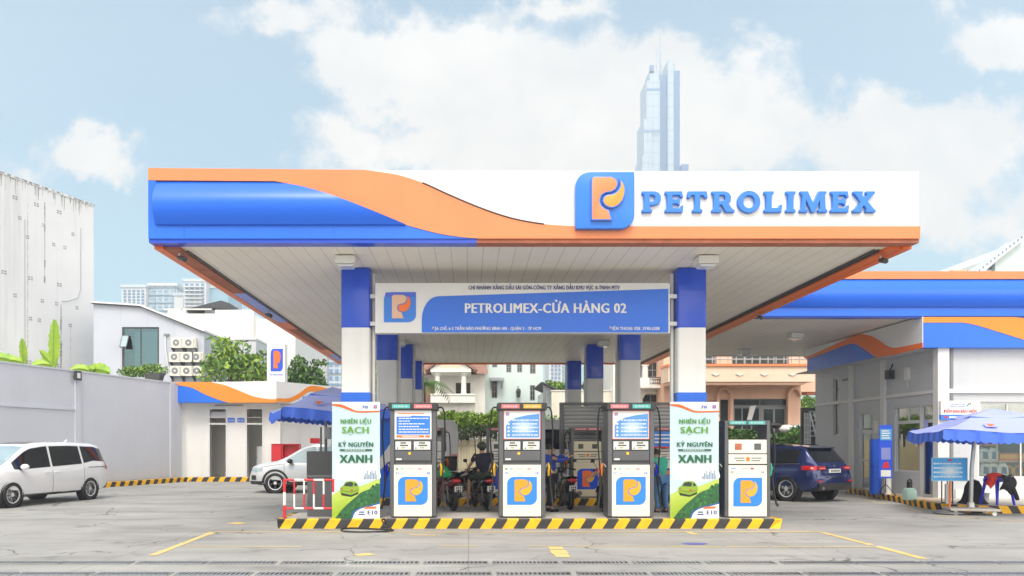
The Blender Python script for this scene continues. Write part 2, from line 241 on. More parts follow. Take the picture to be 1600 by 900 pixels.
class MB:
    def __init__(s, m='white_paint', T=None): s.v = []; s.f = []; s.k = []; s.m = m; s.T = T or Matrix()
    def _add(s, vs, fs, m=None):
        o = len(s.v); s.v += [s.T @ Vector(p) for p in vs]; s.f += [tuple(i+o for i in f) for f in fs]; s.k += [m or s.m]*len(fs); return s
    def poly(s, pts, m=None): return s._add(pts, [tuple(range(len(pts)))], m)
    def box(s, x0, x1, y0, y1, z0, z1, m=None):
        return s._add([(x0, y0, z0), (x1, y0, z0), (x1, y1, z0), (x0, y1, z0), (x0, y0, z1), (x1, y0, z1), (x1, y1, z1), (x0, y1, z1)],
                      [(0, 3, 2, 1), (4, 5, 6, 7), (0, 1, 5, 4), (1, 2, 6, 5), (2, 3, 7, 6), (3, 0, 4, 7)], m)
    def prism(s, pts, a0, a1, axis='y', m=None, ms=None):
        n = len(pts); g = {'y': lambda p, a: (p[0], a, p[1]), 'x': lambda p, a: (a, p[0], p[1]), 'z': lambda p, a: (p[0], p[1], a)}[axis]
        vs = [g(p, a0) for p in pts]+[g(p, a1) for p in pts]
        s._add(vs, [tuple(range(n)), tuple(range(2*n-1, n-1, -1))], m)
        o = len(s.v)-2*n
        s.f += [(o+i, o+n+i, o+n+(i+1) % n, o+(i+1) % n) for i in range(n)]; s.k += [ms or m or s.m]*n; return s
    def tube(s, path, r, n=8, m=None, caps=True):
        P = [Vector(p) for p in path]; rs = r if isinstance(r, (list, tuple)) else [r]*len(P); vs = []; fs = []; up = None
        for i, p in enumerate(P):
            d = (P[min(i+1, len(P)-1)]-P[max(i-1, 0)]); d = d.normalized() if d.length else TOP
            if up is None: up = d.orthogonal().normalized()
            up = (up-d*up.dot(d)); up = up.normalized() if up.length > 1e-5 else d.orthogonal().normalized()
            w = d.cross(up)
            vs += [p+(up*math.cos(2*PI*j/n)+w*math.sin(2*PI*j/n))*rs[i] for j in range(n)]
        for i in range(len(P)-1): fs += [(i*n+j, i*n+(j+1) % n, (i+1)*n+(j+1) % n, (i+1)*n+j) for j in range(n)]
        if caps: fs += [tuple(range(n-1, -1, -1)), tuple((len(P)-1)*n+j for j in range(n))]
        return s._add(vs, fs, m)
    def bar(s, p0, p1, r, n=8, m=None): return s.tube([p0, p1], r, n, m)
    def lathe(s, prof, c=(0, 0, 0), n=24, m=None, axis='z', caps=True):
        vs = []; fs = []; c = Vector(c)
        for (r, h) in prof:
            for j in range(n):
                a = 2*PI*j/n; q = {'z': (r*math.cos(a), r*math.sin(a), h), 'y': (r*math.cos(a), h, r*math.sin(a)), 'x': (h, r*math.cos(a), r*math.sin(a))}[axis]; vs.append(c+Vector(q))
        for i in range(len(prof)-1): fs += [(i*n+j, i*n+(j+1) % n, (i+1)*n+(j+1) % n, (i+1)*n+j) for j in range(n)]
        if caps: fs += [tuple(range(n)), tuple((len(prof)-1)*n+j for j in range(n))]
        return s._add(vs, fs, m)
    def ball(s, c, r, n=12, m=None):
        r = r if isinstance(r, (list, tuple)) else (r, r, r); vs = []; fs = []; k = n//2
        for i in range(k+1):
            t = PI*i/k
            for j in range(n): a = 2*PI*j/n; vs.append((c[0]+r[0]*math.sin(t)*math.cos(a), c[1]+r[1]*math.sin(t)*math.sin(a), c[2]+r[2]*math.cos(t)))
        for i in range(k): fs += [(i*n+j, i*n+(j+1) % n, (i+1)*n+(j+1) % n, (i+1)*n+j) for j in range(n)]
        return s._add(vs, fs, m)
    def grid(s, fn, nu, nv, m=None):
        vs = [fn(i/nu, j/nv) for i in range(nu+1) for j in range(nv+1)]
        return s._add(vs, [(i*(nv+1)+j, (i+1)*(nv+1)+j, (i+1)*(nv+1)+j+1, i*(nv+1)+j+1) for i in range(nu) for j in range(nv)], m)
    def wall(s, O, U, N, u0, u1, z0, z1, holes=(), t=.25, m=None):
        """upright wall sheet with real openings and reveals; O on the outer face, U along, N inward"""
        O, U, N = Vector(O), Vector(U).normalized(), Vector(N).normalized()
        us = sorted({u0, u1, *[h[0] for h in holes], *[h[1] for h in holes]}); zs = sorted({z0, z1, *[h[2] for h in holes], *[h[3] for h in holes]})
        us = [u for u in us if u0 <= u <= u1]; zs = [z for z in zs if z0 <= z <= z1]
        P = lambda u, z, d: O+U*u+N*d+TOP*z
        for a, b in zip(us, us[1:]):
            for c, d in zip(zs, zs[1:]):
                if any(h[0] <= a and b <= h[1] and h[2] <= c and d <= h[3] for h in holes): continue
                s.poly([P(a, c, 0), P(b, c, 0), P(b, d, 0), P(a, d, 0)], m); s.poly([P(a, c, t), P(a, d, t), P(b, d, t), P(b, c, t)], m)
        for (a, b, c, d) in list(holes)+[(u0, u1, z0, z1)]:
            for q in (((a, c), (b, c)), ((b, c), (b, d)), ((b, d), (a, d)), ((a, d), (a, c))):
                s.poly([P(*q[0], 0), P(*q[1], 0), P(*q[1], t), P(*q[0], t)], m)
        return s
    def text(s, body, x, z, y, h, w=None, m=None, bold=.02, align='L', extrude=0.):
        vs, fs = text_geo(body, bold, extrude/h*.73 if extrude else 0.); k = h/.73
        x0 = min(v.x for v in vs); x1 = max(v.x for v in vs); sx = k if w is None else w/(x1-x0)
        ox = x-x0*sx if align == 'L' else (x-(x0+x1)/2*sx if align == 'C' else x-x1*sx)
        for i, dx in enumerate((0, -bold, -bold/2, bold/2, bold) if bold else (0,)): s._add([(ox+v.x*sx+dx*min(sx, k), y-v.z*k-.0003*i, z+v.y*k) for v in vs], fs, m)      # struck several times for a bold face
        return s
    def logo(s, x, z, w, h, y, d=.004, blue='blue', stem='orange', drop=None, emboss=None):
        """square plate with two rounded corners carrying a P whose bowl is a comma-shaped drop; facing -y"""
        e = emboss or d; r = .24
        X = lambda pts: [(x+p[0]*w, z+p[1]*h) for p in pts]
        s.prism(X([(0, 0)]+arc(1-r, r, r, 270, 360, 6)+[(1, 1)]+arc(r, 1-r, r, 90, 180, 6)), y-d, y, 'y', blue)
        st = [(.25, .125), (.615, .125), (.585, .22), (.562, .315), (.50, .335), (.43, .39), (.405, .47), (.43, .56), (.50, .605), (.60, .62), (.665, .66), (.705, .73), (.71, .80), (.67, .87), (.60, .905), (.30, .905), (.25, .86)]
        s.prism(X(st), y-d-e, y-d, 'y', stem)
        dr = [(.735, .87), (.81, .78), (.835, .66), (.815, .53), (.75, .42), (.66, .355), (.57, .345), (.485, .385), (.44, .47), (.47, .55), (.54, .585), (.63, .60), (.70, .655), (.738, .74)]
        s.prism(X(smooth(dr, 2)), y-d-e, y-d, 'y', drop or stem); return s
    def add(s, o, T=Matrix()):
        n = len(s.v); s.v += [s.T @ (T @ p) for p in o.v]; s.f += [tuple(i+n for i in f) for f in o.f]; s.k += o.k; return s
    def build(s, name, parent=None, bevel=0., smooth=None, seg=2, weld=False):
        me = bpy.data.meshes.new(name); ks = []
        for k in s.k:
            if k not in ks: ks.append(k)
        off = Vector((0, 0, 0)); p = parent
        while p is not None and p.parent is not None: p = p.parent
        if p is not None and p.name in WORLD: off = p.location
        bm = bmesh.new(); vv = [bm.verts.new(p_-off) for p_ in s.v]
        for f, k in zip(s.f, s.k):
            if len(set(f)) < 3: continue
            try: bf = bm.faces.new([vv[i] for i in f]); bf.material_index = ks.index(k)
            except ValueError: pass
        if weld: bmesh.ops.remove_doubles(bm, verts=bm.verts, dist=1e-5)
        bmesh.ops.recalc_face_normals(bm, faces=bm.faces)
        if bevel: bmesh.ops.bevel(bm, geom=[e for e in bm.edges if len(e.link_faces) == 2 and e.calc_face_angle(0) > R(30)], offset=bevel, segments=seg, affect='EDGES', profile=.6, clamp_overlap=True)
        bm.to_mesh(me); bm.free()
        for k in ks: me.materials.append(M[k])
        if smooth: me.shade_smooth(); me.set_sharp_from_angle(angle=R(smooth))
        ob = bpy.data.objects.new(name, me); COL.objects.link(ob)
        if parent is not None: ob.parent = parent
        return ob
WORLD = set()
def tag(o, label=None, cat=None, group=None, kind=None):
    if label: o['label'] = label
    if cat: o['category'] = cat
    if group: o['group'] = group
    if kind: o['kind'] = kind
    return o
def thing(name, label, cat, loc=(0, 0, 0), rz=0., group=None, world=False):
    """an Empty at the thing's base; with world=True its parts are given in scene coordinates"""
    o = bpy.data.objects.new(name, None); COL.objects.link(o); o.location = loc; o.rotation_euler = (0, 0, rz); o.empty_display_size = .2
    if world: WORLD.add(o.name)
    return tag(o, label, cat, group)
def dup(root, loc, rz=None, label=None, group=None, parent=None, top=True):
    c = root.copy(); COL.objects.link(c)
    if parent is not None: c.parent = parent
    if top:
        c.location = loc
        if rz is not None: c.rotation_euler = (0, 0, rz)
        if label: c['label'] = label
        if group: c['group'] = group
    for ch in list(root.children): dup(ch, None, parent=c, top=False)
    return c
def kerb(path, h, w, side, stripe=.28, slant=.12):
    """striped kerb along a ground path; side=+1 puts the body to the left of the path. Returns an MB."""
    mb = MB('black_paint'); P = [Vector((p[0], p[1], 0)) for p in path]; seg = [(b-a).length for a, b in zip(P, P[1:])]; tot = sum(seg)
    def pos(d):
        d = max(0, min(tot, d))
        for i, l in enumerate(seg):
            if d <= l or i == len(seg)-1: return P[i]+(P[i+1]-P[i])*(d/l), (P[i+1]-P[i]).normalized()
            d -= l
    n = max(1, int(round(tot/stripe)))
    for i in range(n):
        m = 'yellow_paint' if i % 2 else 'black_paint'; a, b = tot*i/n, tot*(i+1)/n; sa = slant if i else 0; sb = slant if i < n-1 else 0
        (p0, d0), (p1, d1) = pos(a), pos(b); q0, q1 = pos(a+sa)[0], pos(b+sb)[0]; n0 = TOP.cross(d0)*side; n1 = TOP.cross(d1)*side; Z = TOP*h
        c = .02
        mb.poly([p0, p1, q1+TOP*(h-c), q0+TOP*(h-c)], m); mb.poly([q0+TOP*(h-c), q1+TOP*(h-c), q1+Z+n1*c, q0+Z+n0*c], m)
        mb.poly([q0+Z+n0*c, q1+Z+n1*c, q1+Z+n1*w, q0+Z+n0*w], m)
    (p0, d0), (p1, d1) = pos(0), pos(tot)
    for p, d in ((p0, d0), (p1, d1)):
        nn = TOP.cross(d)*side; mb.poly([p, p+TOP*h, p+TOP*h+nn*w, p+nn*w], 'black_paint')
    return mb
def leaves(mb, blobs, n, size, m, seed=1, flat=.5, core=.35):
    """small leaf faces spread through lumpy ellipsoids: blobs = (centre, radii)"""
    r = random.Random(seed); vol = [b[1][0]*b[1][1]*b[1][2] for b in blobs]; tv = sum(vol)
    for (c, rad), v in zip(blobs, vol):
        for _ in range(int(n*v/tv)):
            d = Vector((r.gauss(0, 1), r.gauss(0, 1), r.gauss(0, 1))).normalized(); k = (core+(1-core)*r.random()**.6)*(1+.28*noise.noise(d*2.3+Vector(c)))
            p = Vector(c)+Vector((d.x*rad[0], d.y*rad[1], d.z*rad[2]))*k
            a = Vector((r.gauss(0, 1), r.gauss(0, 1), r.gauss(0, flat))).normalized(); b = a.orthogonal().normalized(); b.rotate(Matrix.Rotation(r.random()*6.28, 3, a)); s_ = size*(.6+.8*r.random())
            w = a.cross(b)
            mm = m if isinstance(m, str) else m[r.randrange(len(m))]
            mb.poly([p-b*s_, p+w*s_*.45, p+b*s_, p-w*s_*.45], mm)
    return mb

# ------------------------------------------------------------------ ground, markings, drains
def frameT(O, U, N):
    U, N, O = Vector(U).normalized(), Vector(N).normalized(), Vector(O)
    return Matrix(((U.x, N.x, 0, O.x), (U.y, N.y, 0, O.y), (0, 0, 1, O.z), (0, 0, 0, 1)))
def structure(name, mb, **kw): return tag(mb.build(name, **kw), kind='structure')
g = MB('ground'); g.poly([(-600, -100, 0), (600, -100, 0), (600, 790, 0), (-600, 790, 0)]); structure('ground', g)
def G(px, py): Y = CH*F/(py-CY); return Vector((gx(px, Y), Y, 0))
def stripe(mb, a, b, w, seed, z=.005):
    """a worn painted line: short pieces with gaps and ragged ends"""
    r = random.Random(seed); a, b = Vector(a), Vector(b); d = (b-a); L_ = d.length; d.normalize(); n = TOP.cross(d); t = 0
    while t < L_:
        l = .25+r.random()*1.1; e = min(L_, t+l)
        if r.random() > .06:
            k = w*(.7+.35*r.random()); p, q = a+d*t, a+d*(e-.02); j = lambda: d*(r.random()-.5)*.10
            mb.poly([p-n*k/2+TOP*z+j(), q-n*k/2+TOP*z+j(), q+n*k/2+TOP*z+j(), p+n*k/2+TOP*z+j()])
        t = e
mk_ = MB('road_yellow')
stripe(mk_, G(332, 832), G(236, 869), .15, 1); stripe(mk_, G(336, 831), G(600, 831.5), .09, 2); stripe(mk_, G(610, 832), G(1284, 831), .10, 3)
stripe(mk_, G(1284, 832), G(1362, 852), .14, 4); stripe(mk_, G(1370, 854), G(1446, 874), .14, 5); stripe(mk_, G(290, 854), G(470, 855), .06, 6); stripe(mk_, G(690, 853.5), G(1366, 855), .06, 7)
stripe(mk_, G(866, 853), G(880, 871), .30, 8); stripe(mk_, G(562, 865), G(576, 869), .35, 9); stripe(mk_, G(1076, 832), G(1088, 836), .12, 12); stripe(mk_, G(640, 836), G(690, 837), .10, 13)
stripe(mk_, G(1460, 806), G(1600, 815), .10, 10); stripe(mk_, G(1440, 800), G(1340, 778), .07, 11); stripe(mk_, G(362, 817), G(382, 819), .3, 21)
structure('road_marking', mk_)
st = MB(ink(88, 92, 190)); st.prism([(G(1086, 850).x+.20*math.cos(a)*(1+.2*math.sin(3*a)), G(1086, 850).y+.12*math.sin(a)) for a in [i*PI/9 for i in range(18)]], .003, .006, 'z'); structure('paint_spill', st)
def drain(px0, px1, Y, label, group):
    x0, x1 = gx(px0, Y), gx(px1, Y); t = thing('drain_grate', label, 'drain grate', ((x0+x1)/2, Y, 0), group=group); w = x1-x0
    f = MB('steel'); f.box(-w/2, w/2, -.12, -.10, .002, .016); f.box(-w/2, w/2, .10, .12, .002, .016); f.box(-w/2, -w/2+.02, -.10, .10, .002, .016); f.box(w/2-.02, w/2, -.10, .10, .002, .016); f.build('frame', t)
    s_ = MB('grate'); s_.box(-w/2+.02, w/2-.02, -.10, .10, .001, .004, 'black'); n = int(w/.06)
    for i in range(n): x = -w/2+.03+(w-.06)*i/n; s_.box(x, x+.029, -.10, .10, .004, .014, 'steel')
    s_.build('bars', t)
for px0, px1 in ((-60, 100), (104, 205), (216, 322), (328, 430), (440, 540), (548, 655), (662, 762), (770, 872), (880, 982), (990, 1095), (1105, 1210), (1222, 1330), (1334, 1436), (1444, 1550), (1556, 1680)):
    drain(px0, px1, 10.75, 'long slotted drain grate in the row nearer the pump island', 'drain grates in the row nearer the pump island')
for px0, px1 in ((-60, 22), (30, 142), (150, 266), (276, 392), (402, 518), (528, 640), (650, 768), (776, 892), (902, 1012), (1020, 1130), (1140, 1252), (1260, 1372), (1382, 1494), (1502, 1640)):
    drain(px0, px1, 9.82, 'long slotted drain grate in the row along the bottom edge of the forecourt', 'drain grates in the row away from the pump island')

# ------------------------------------------------------------------ main canopy
YF = 13.7; XL, XR = gx(232, YF), gx(1437, YF); YB = 33.8; ZC = 5.28
fx = lambda p: gx(p, YF); fz = lambda p: gz(p, YF)
def Fp(pts): return [(fx(a), fz(b)) for a, b in pts]
def wave(pts, n=4): return smooth(pts, n, closed=False)
def bulge_panel(x0, x1, ztop, zbot, top_of, y0, name, parent, m='blue_gloss', nx=60, rec=.03, out=.20):
    """rolled blue sheet: set back under the top band, swelling out to a lip above the lower band"""
    mb = MB(m); Hh = ztop-zbot
    prof = lambda z: y0+rec-(rec+out)*math.sin(min(1, max(0, (ztop-z)/Hh))*PI*.88)
    mb.grid(lambda u, v: (x0+(x1-x0)*u, prof(zbot+(top_of(x0+(x1-x0)*u)-zbot)*v), zbot+(top_of(x0+(x1-x0)*u)-zbot)*v), nx, 14)
    mb.grid(lambda u, v: (x0+(x1-x0)*u, prof(zbot)+(y0+.03-prof(zbot))*v, zbot), nx, 1)
    return mb.build(name, parent, smooth=40)
up = wave([(570, 266), (620, 273.5), (660, 286), (700, 304), (750, 325), (800, 341.5), (850, 350.5), (900, 354)])
lo = wave([(430, 283.5), (470, 292), (520, 309), (580, 332), (635, 352)])
lo2 = wave([(635, 352), (680, 364), (715, 370), (748, 373)])
cp = thing('station_canopy', 'large white canopy with orange and blue wave fascia standing on eight columns over the pumps', 'canopy', (XL+(XR-XL)/2, 15.9, 0), world=True)
b = MB('white_panel'); b.prism(Fp(up[1:]+[(1437, 354), (1437, 267), (571, 265.6)]), YF+.03, YF+.25); [b.box(fx(p_), fx(p_+.8), YF+.027, YF+.03, fz(353), fz(268), 'trim_light') for p_ in (1421, 1305, 1188, 1071, 955)]; b.build('fascia_panel', cp)
b = MB('orange_paint'); b.prism(Fp([(232, 282), (232, 263), (570, 266)]+up[1:]+[(1437, 354), (1437, 373), (748, 373)]+lo2[::-1][1:]+lo[::-1][1:]), YF-.02, YF+.25); b.build('fascia_wave', cp)
b = MB('blue'); b.prism(Fp([(232, 352), (635, 352)]+lo2[1:]+[(232, 373)]), YF-.01, YF+.25); b.box(fx(232), fx(244.5), YF-.012, YF+.25, fz(352), fz(282)); b.box(fx(287.5), fx(288), YF-.014, YF-.01, fz(372), fz(353), 'deep_blue'); b.box(fx(521.5), fx(522), YF-.014, YF-.01, fz(372), fz(353), 'deep_blue'); b.build('fascia_band', cp)
b = MB('frame_dark'); pth = [(fx(a), YF-.025, fz(c)) for a, c in up if 655 < a < 860]; b.tube(pth, .012, 6); b.build('trim', cp)
lo_c = [(fx(a), fz(c)) for a, c in [(232, 282), (430, 283.5)]+lo[1:]]
bulge_panel(fx(244.5), fx(634), fz(282), fz(352), lambda x: interp(lo_c, x), YF, 'fascia_roll', cp)
b = MB('deep_blue'); b.box(fx(232), fx(745), YF+.02, YF+.30, ZC-.01, fz(373)); b.box(fx(745), fx(1437), YF+.02, YF+.30, ZC-.01, fz(373), 'terracotta'); b.build('lip', cp)
b = MB('orange'); b.box(XL, XL+.16, YF+.25, YB, 6.36, fz(265)); b.box(XL, XL+.16, YF+.25, YB, 5.5, 6.36, 'blue'); b.box(XL, XL+.16, YF+.25, YB, ZC-.06, 5.5, 'orange'); b.build('side_fascia', cp)
b = MB('white_panel'); b.box(XR-.16, XR, YF+.25, YB, 5.58, fz(267)); b.box(XR-.16, XR, YF+.25, YB, ZC-.06, 5.58, 'orange'); b.build('side_fascia', cp)
b = MB('orange'); b.box(XL, XR, YB, YB+.16, ZC-.06, 6.55); b.build('side_fascia', cp)
b = MB('ceiling'); b.box(XL+.16, XR-.16, YF+.30, YB, ZC, ZC+.05); b.build('ceiling', cp)
b = MB('trim_light'); b.box(XL+.16, XR-.16, YF+.25, YB, 6.1, 6.16); b.build('roof', cp)
rimb = MB('terracotta'); rr = random.Random(3); y = YF+.3
while y < YB:                                             # patched soffit boards under the left edge
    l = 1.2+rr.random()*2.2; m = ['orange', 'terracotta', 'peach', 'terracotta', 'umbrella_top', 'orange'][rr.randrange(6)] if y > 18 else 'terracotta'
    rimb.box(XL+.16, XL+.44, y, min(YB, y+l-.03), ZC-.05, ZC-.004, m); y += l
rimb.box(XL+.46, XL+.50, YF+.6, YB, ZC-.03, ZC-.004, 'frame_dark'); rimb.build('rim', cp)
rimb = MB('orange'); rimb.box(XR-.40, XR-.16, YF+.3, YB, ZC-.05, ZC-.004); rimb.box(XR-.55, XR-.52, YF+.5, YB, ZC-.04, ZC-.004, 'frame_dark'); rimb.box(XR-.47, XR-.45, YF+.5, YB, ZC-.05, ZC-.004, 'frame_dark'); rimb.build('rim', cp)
# logo and lettering on the fascia
lg = MB(); lg.logo(fx(898), fz(360.5), fx(989)-fx(898), fz(272.5)-fz(360.5), YF+.03, .17, 'blue_sign', 'orange_paint', ink(252, 168, 70), .06); lg.build('logo', cp, bevel=.022, smooth=35)
SER = {  # outlines of a wide bold face with small flared serifs, unit height: (width, outer loop, holes)
 'I': (.46, [(0, 0), (.46, 0), (.46, .10), (.36, .16), (.36, .84), (.46, .90), (.46, 1), (0, 1), (0, .90), (.10, .84), (.10, .16), (0, .10)], []),
 'L': (.86, [(0, 0), (.84, 0), (.88, .36), (.78, .34), (.70, .20), (.36, .18), (.36, .84), (.46, .90), (.46, 1), (0, 1), (0, .90), (.10, .84), (.10, .16), (0, .10)], []),
 'E': (.88, [(0, 0), (.86, 0), (.90, .32), (.80, .30), (.74, .18), (.36, .18), (.36, .42), (.60, .42), (.66, .34), (.72, .34), (.72, .68), (.66, .68), (.60, .60), (.36, .60), (.36, .83), (.72, .83), (.78, .72), (.88, .72), (.84, 1), (0, 1), (0, .90), (.10, .84), (.10, .16), (0, .10)], []),
 'T': (1.0, [(.26, 0), (.74, 0), (.74, .10), (.63, .16), (.63, .83), (.80, .82), (.88, .68), (1.0, .70), (.96, 1), (.04, 1), (0, .70), (.12, .68), (.20, .82), (.37, .83), (.37, .16), (.26, .10)], []),
 'P': (.92, [(0, 0), (.48, 0), (.48, .10), (.36, .16), (.36, .34), (.62, .34), (.82, .42), (.92, .56), (.92, .78), (.82, .93), (.62, 1), (0, 1), (0, .90), (.10, .84), (.10, .16), (0, .10)], [[(.36, .50), (.36, .84), (.55, .84), (.65, .77), (.65, .57), (.55, .50)]]),
 'R': (1.08, [(0, 0), (.46, 0), (.46, .10), (.36, .16), (.36, .37), (.48, .37), (.70, 0), (1.12, 0), (1.12, .10), (1.02, .14), (.80, .42), (.92, .52), (.95, .74), (.84, .93), (.64, 1), (0, 1), (0, .90), (.10, .84), (.10, .16), (0, .10)], [[(.36, .53), (.36, .84), (.57, .84), (.67, .77), (.67, .60), (.57, .53)]]),
 'O': (1.08, [(.54+.56*math.cos(a), .5+.53*math.sin(a)) for a in [i*PI/12 for i in range(24)]], [[(.54+.30*math.cos(a), .5+.32*math.sin(a)) for a in [i*PI/12 for i in range(24)]]]),
 'M': (1.32, [(0, 0), (.38, 0), (.38, .10), (.28, .16), (.30, .66), (.58, 0), (.74, 0), (1.02, .66), (1.02, .16), (.92, .10), (.92, 0), (1.36, 0), (1.36, .10), (1.28, .16), (1.24, .84), (1.32, .90), (1.32, 1), (.94, 1), (.67, .38), (.40, 1), (.02, 1), (.02, .90), (.12, .84), (.08, .16), (0, .10)], []),
 'X': (1.10, [(0, 0), (.42, 0), (.42, .10), (.38, .14), (.54, .34), (.70, .14), (.64, .10), (.64, 0), (1.12, 0), (1.12, .10), (1.04, .14), (.72, .52), (1.0, .86), (1.08, .90), (1.08, 1), (.66, 1), (.66, .90), (.72, .86), (.57, .68), (.42, .86), (.48, .90), (.48, 1), (.02, 1), (.02, .90), (.10, .86), (.39, .50), (.08, .14), (0, .10)], [])}
def serif_word(word, x0, x1, z0, h, y, ext, name, parent, m):
    gap = .23; tw = sum(SER[c][0] for c in word)+gap*(len(word)-1); sx = (x1-x0)/(tw*h); cx_ = 0
    cu = bpy.data.curves.new(name, 'CURVE'); cu.dimensions = '2D'; cu.fill_mode = 'BOTH'; cu.extrude = ext; cu.offset = -.004; cu.bevel_depth = .009; cu.bevel_resolution = 1
    for c in word:
        w, o, hs = SER[c]
        for loop in [o]+hs:
            sp = cu.splines.new('POLY'); sp.points.add(len(loop)-1); sp.use_cyclic_u = True
            for p, q in zip(sp.points, loop): p.co = ((cx_+q[0])*h*sx, q[1]*h, 0, 1)
        cx_ += w+gap
    ob = bpy.data.objects.new(name, cu); COL.objects.link(ob); me = bpy.data.meshes.new_from_object(ob.evaluated_get(bpy.context.evaluated_depsgraph_get()))
    bpy.data.objects.remove(ob); bpy.data.curves.remove(cu); off = parent.location
    for v in me.vertices: x, yy, zz = v.co; v.co = Vector((x0+x, y-zz, z0+yy))-off
    me.materials.clear(); me.materials.append(M[m]); ob = bpy.data.objects.new(name, me); COL.objects.link(ob); ob.parent = parent; return ob
serif_word('PETROLIMEX', fx(1003), fx(1366), fz(332), fz(300)-fz(332), YF-.0, .028, 'lettering', cp, 'blue_sign')
# columns
def column(X, Y, parent, flip):
    w, d = .29, .27; base = .19 if Y < 17 or 20.9 < Y < 24 or Y > 26.5 else 0
    c = MB('white_paint'); c.box(X-w, X+w, Y-d, Y+d, base+.01, ZC); o = c.build('column', parent, bevel=.05, smooth=40, seg=3)
    e = .006
    t = MB('deep_blue'); t.box(X-w-e, X+w+e, Y-d-e, Y+d+e, 4.03, ZC-.002); t.build('top_band', o, bevel=.05, smooth=40, seg=3)
    t = MB('blue'); t.box(X-w-e, X+w+e, Y-d-e, Y+d+e, base+.012, 2.73); t.prism([(X-w+.04, .9), (X+w-.05, 1.35), (X+w-.05, 1.9), (X, 1.55), (X-w+.04, 1.2)], Y-d-e-.003, Y-d-e, 'y', 'white_panel'); t.build('bottom_band', o, bevel=.0)
    z = MB('white_paint'); x = X+w+.03 if flip else X-w-.03
    z.box(min(x, x+(.05 if flip else -.05)), max(x, x+(.05 if flip else -.05)), Y-.05, Y+.05, .3, 5.2); z.build('downpipe', o)
CYS = (15.9, 21.85, 27.8, 33.2)
for Y in CYS: column(-2.30, Y, cp, True); column(4.55, Y, cp, False)
# lamps and cameras under the canopies
def lamp(X, Y, label):
    t = thing('canopy_lamp', label, 'ceiling lamp', (X, Y, ZC), group='lamps under the canopies')
    b = MB('lamp_white'); b.box(-.19, .19, -.19, .19, -.17, -.02); b.box(-.10, .10, -.10, .10, -.02, 0); b.build('housing', t, bevel=.02)
    b = MB('clear_lens'); b.prism([(-.17, -.175), (.17, -.175), (.12, -.22), (-.12, -.22)], -.15, .15); b.build('lens', t, bevel=.01)
lamp(gx(541, 14.75), 14.75, 'white box lamp on the ceiling before the first left column'); lamp(gx(1103, 14.75), 14.75, 'white box lamp on the ceiling before the first right column')
lamp(4.68, 26.6, 'white box lamp under the main ceiling just below the sign, beside a rear right column'); lamp(gx(1243, 24.75), 24.75, 'white box lamp under the right hand canopy nearer the shop fascia'); lamp(gx(1163, 29), 29, 'small white box lamp under the right hand canopy deeper towards the pink house')
lamp(-2.37, 26.6, 'white box lamp hidden deep under the main ceiling among the left columns')
def cctv(X, Y, rz, label):
    t = thing('security_camera', label, 'camera', (X, Y, ZC), rz, group='security cameras')
    b = MB('trim_light'); b.bar((0, 0, 0), (0, 0, -.10), .02); b.bar((0, 0, -.10), (.05, -.05, -.14), .015); b.build('mount', t)
    b = MB('frame_dark'); b.tube([(.0, .05, -.12), (.10, -.14, -.19)], .05, 10); b.build('body', t)
cctv(gx(272, 14.3)+.1, 14.3, .3, 'small dark camera under the left front corner of the canopy'); cctv(gx(1376, 14.5), 14.5, -.6, 'small dark camera under the right front corner of the canopy'); cctv(gx(1192, 20.6), 20.9, -.6, 'small dark camera under the canopy edge by the blue canopy'); cctv(gx(410, 20.8)+.2, 20.5, .3, 'small dark camera halfway back under the left canopy edge')
# ------------------------------------------------------------------ hanging sign between the first columns
YS = 15.62; hx = lambda p: gx(p, YS); hz = lambda p: gz(p, YS); HP = lambda L_: [(hx(a), hz(c)) for a, c in L_]
sg = thing('station_sign', 'wide white and blue name sign spanning the two front columns under the canopy', 'sign', (hx(816), YS, hz(520)), world=True)
b = MB('white_panel'); b.box(hx(586), hx(1047), YS, YS+.22, hz(520.5), hz(442)); b.build('box', sg, bevel=.01)
b = MB('blue'); b.prism(HP([(659, 519.5), (659, 500)]+[(659+26*(1-math.cos(R(a))), 500-37*math.sin(R(a))) for a in (15, 30, 45, 60, 75, 90)]+[(1044, 451.5), (1044, 519.5)]), YS-.012, YS); b.build('panel', sg)
b = MB(); b.logo(hx(600), hz(503.5), hx(650)-hx(600), hz(456.5)-hz(503.5), YS, .012, 'blue_sign', 'peach', 'orange'); b.prism(HP([(603, 457), (649.5, 457), (649.5, 464), (601, 464)]), YS-.014, YS-.012, 'y', 'deep_blue'); b.build('logo', sg)
b = MB(ink(16, 26, 120)); b.text('CHI NHÁNH XĂNG DẦU SÀI GÒN-CÔNG TY XĂNG DẦU KHU VỰC II-TNHH MTV', hx(732), hz(452.6), YS-.014, .085, hx(968)-hx(732), bold=.035); b.build('lettering', sg)
b = MB('white_panel'); b.text('PETROLIMEX-CỬA HÀNG 02', hx(727), hz(489), YS-.016, .205, hx(978)-hx(727), bold=.04); b.build('lettering', sg); b = MB('white_panel')
b.text('ĐỊA CHỈ: 6-5 TRẦN NÃO-PHƯỜNG BÌNH AN - QUẬN 2 - TP HCM', hx(675), hz(515.8), YS-.016, .066, hx(845)-hx(675), bold=.03); b.build('lettering', sg); b = MB('white_panel'); b.text('ĐIỆN THOẠI: 028 .3740.6208', hx(952), hz(515.8), YS-.016, .066, hx(1030)-hx(952), bold=.03); b.build('lettering', sg)
for p in (462, 505):
    for xa, xb in ((-2.02, hx(586)), (hx(1047), 4.27)): b = MB('trim_light'); b.box(xa, xb, YS+.05, YS+.14, hz(p+3), hz(p-3)); b.build('bracket', sg)
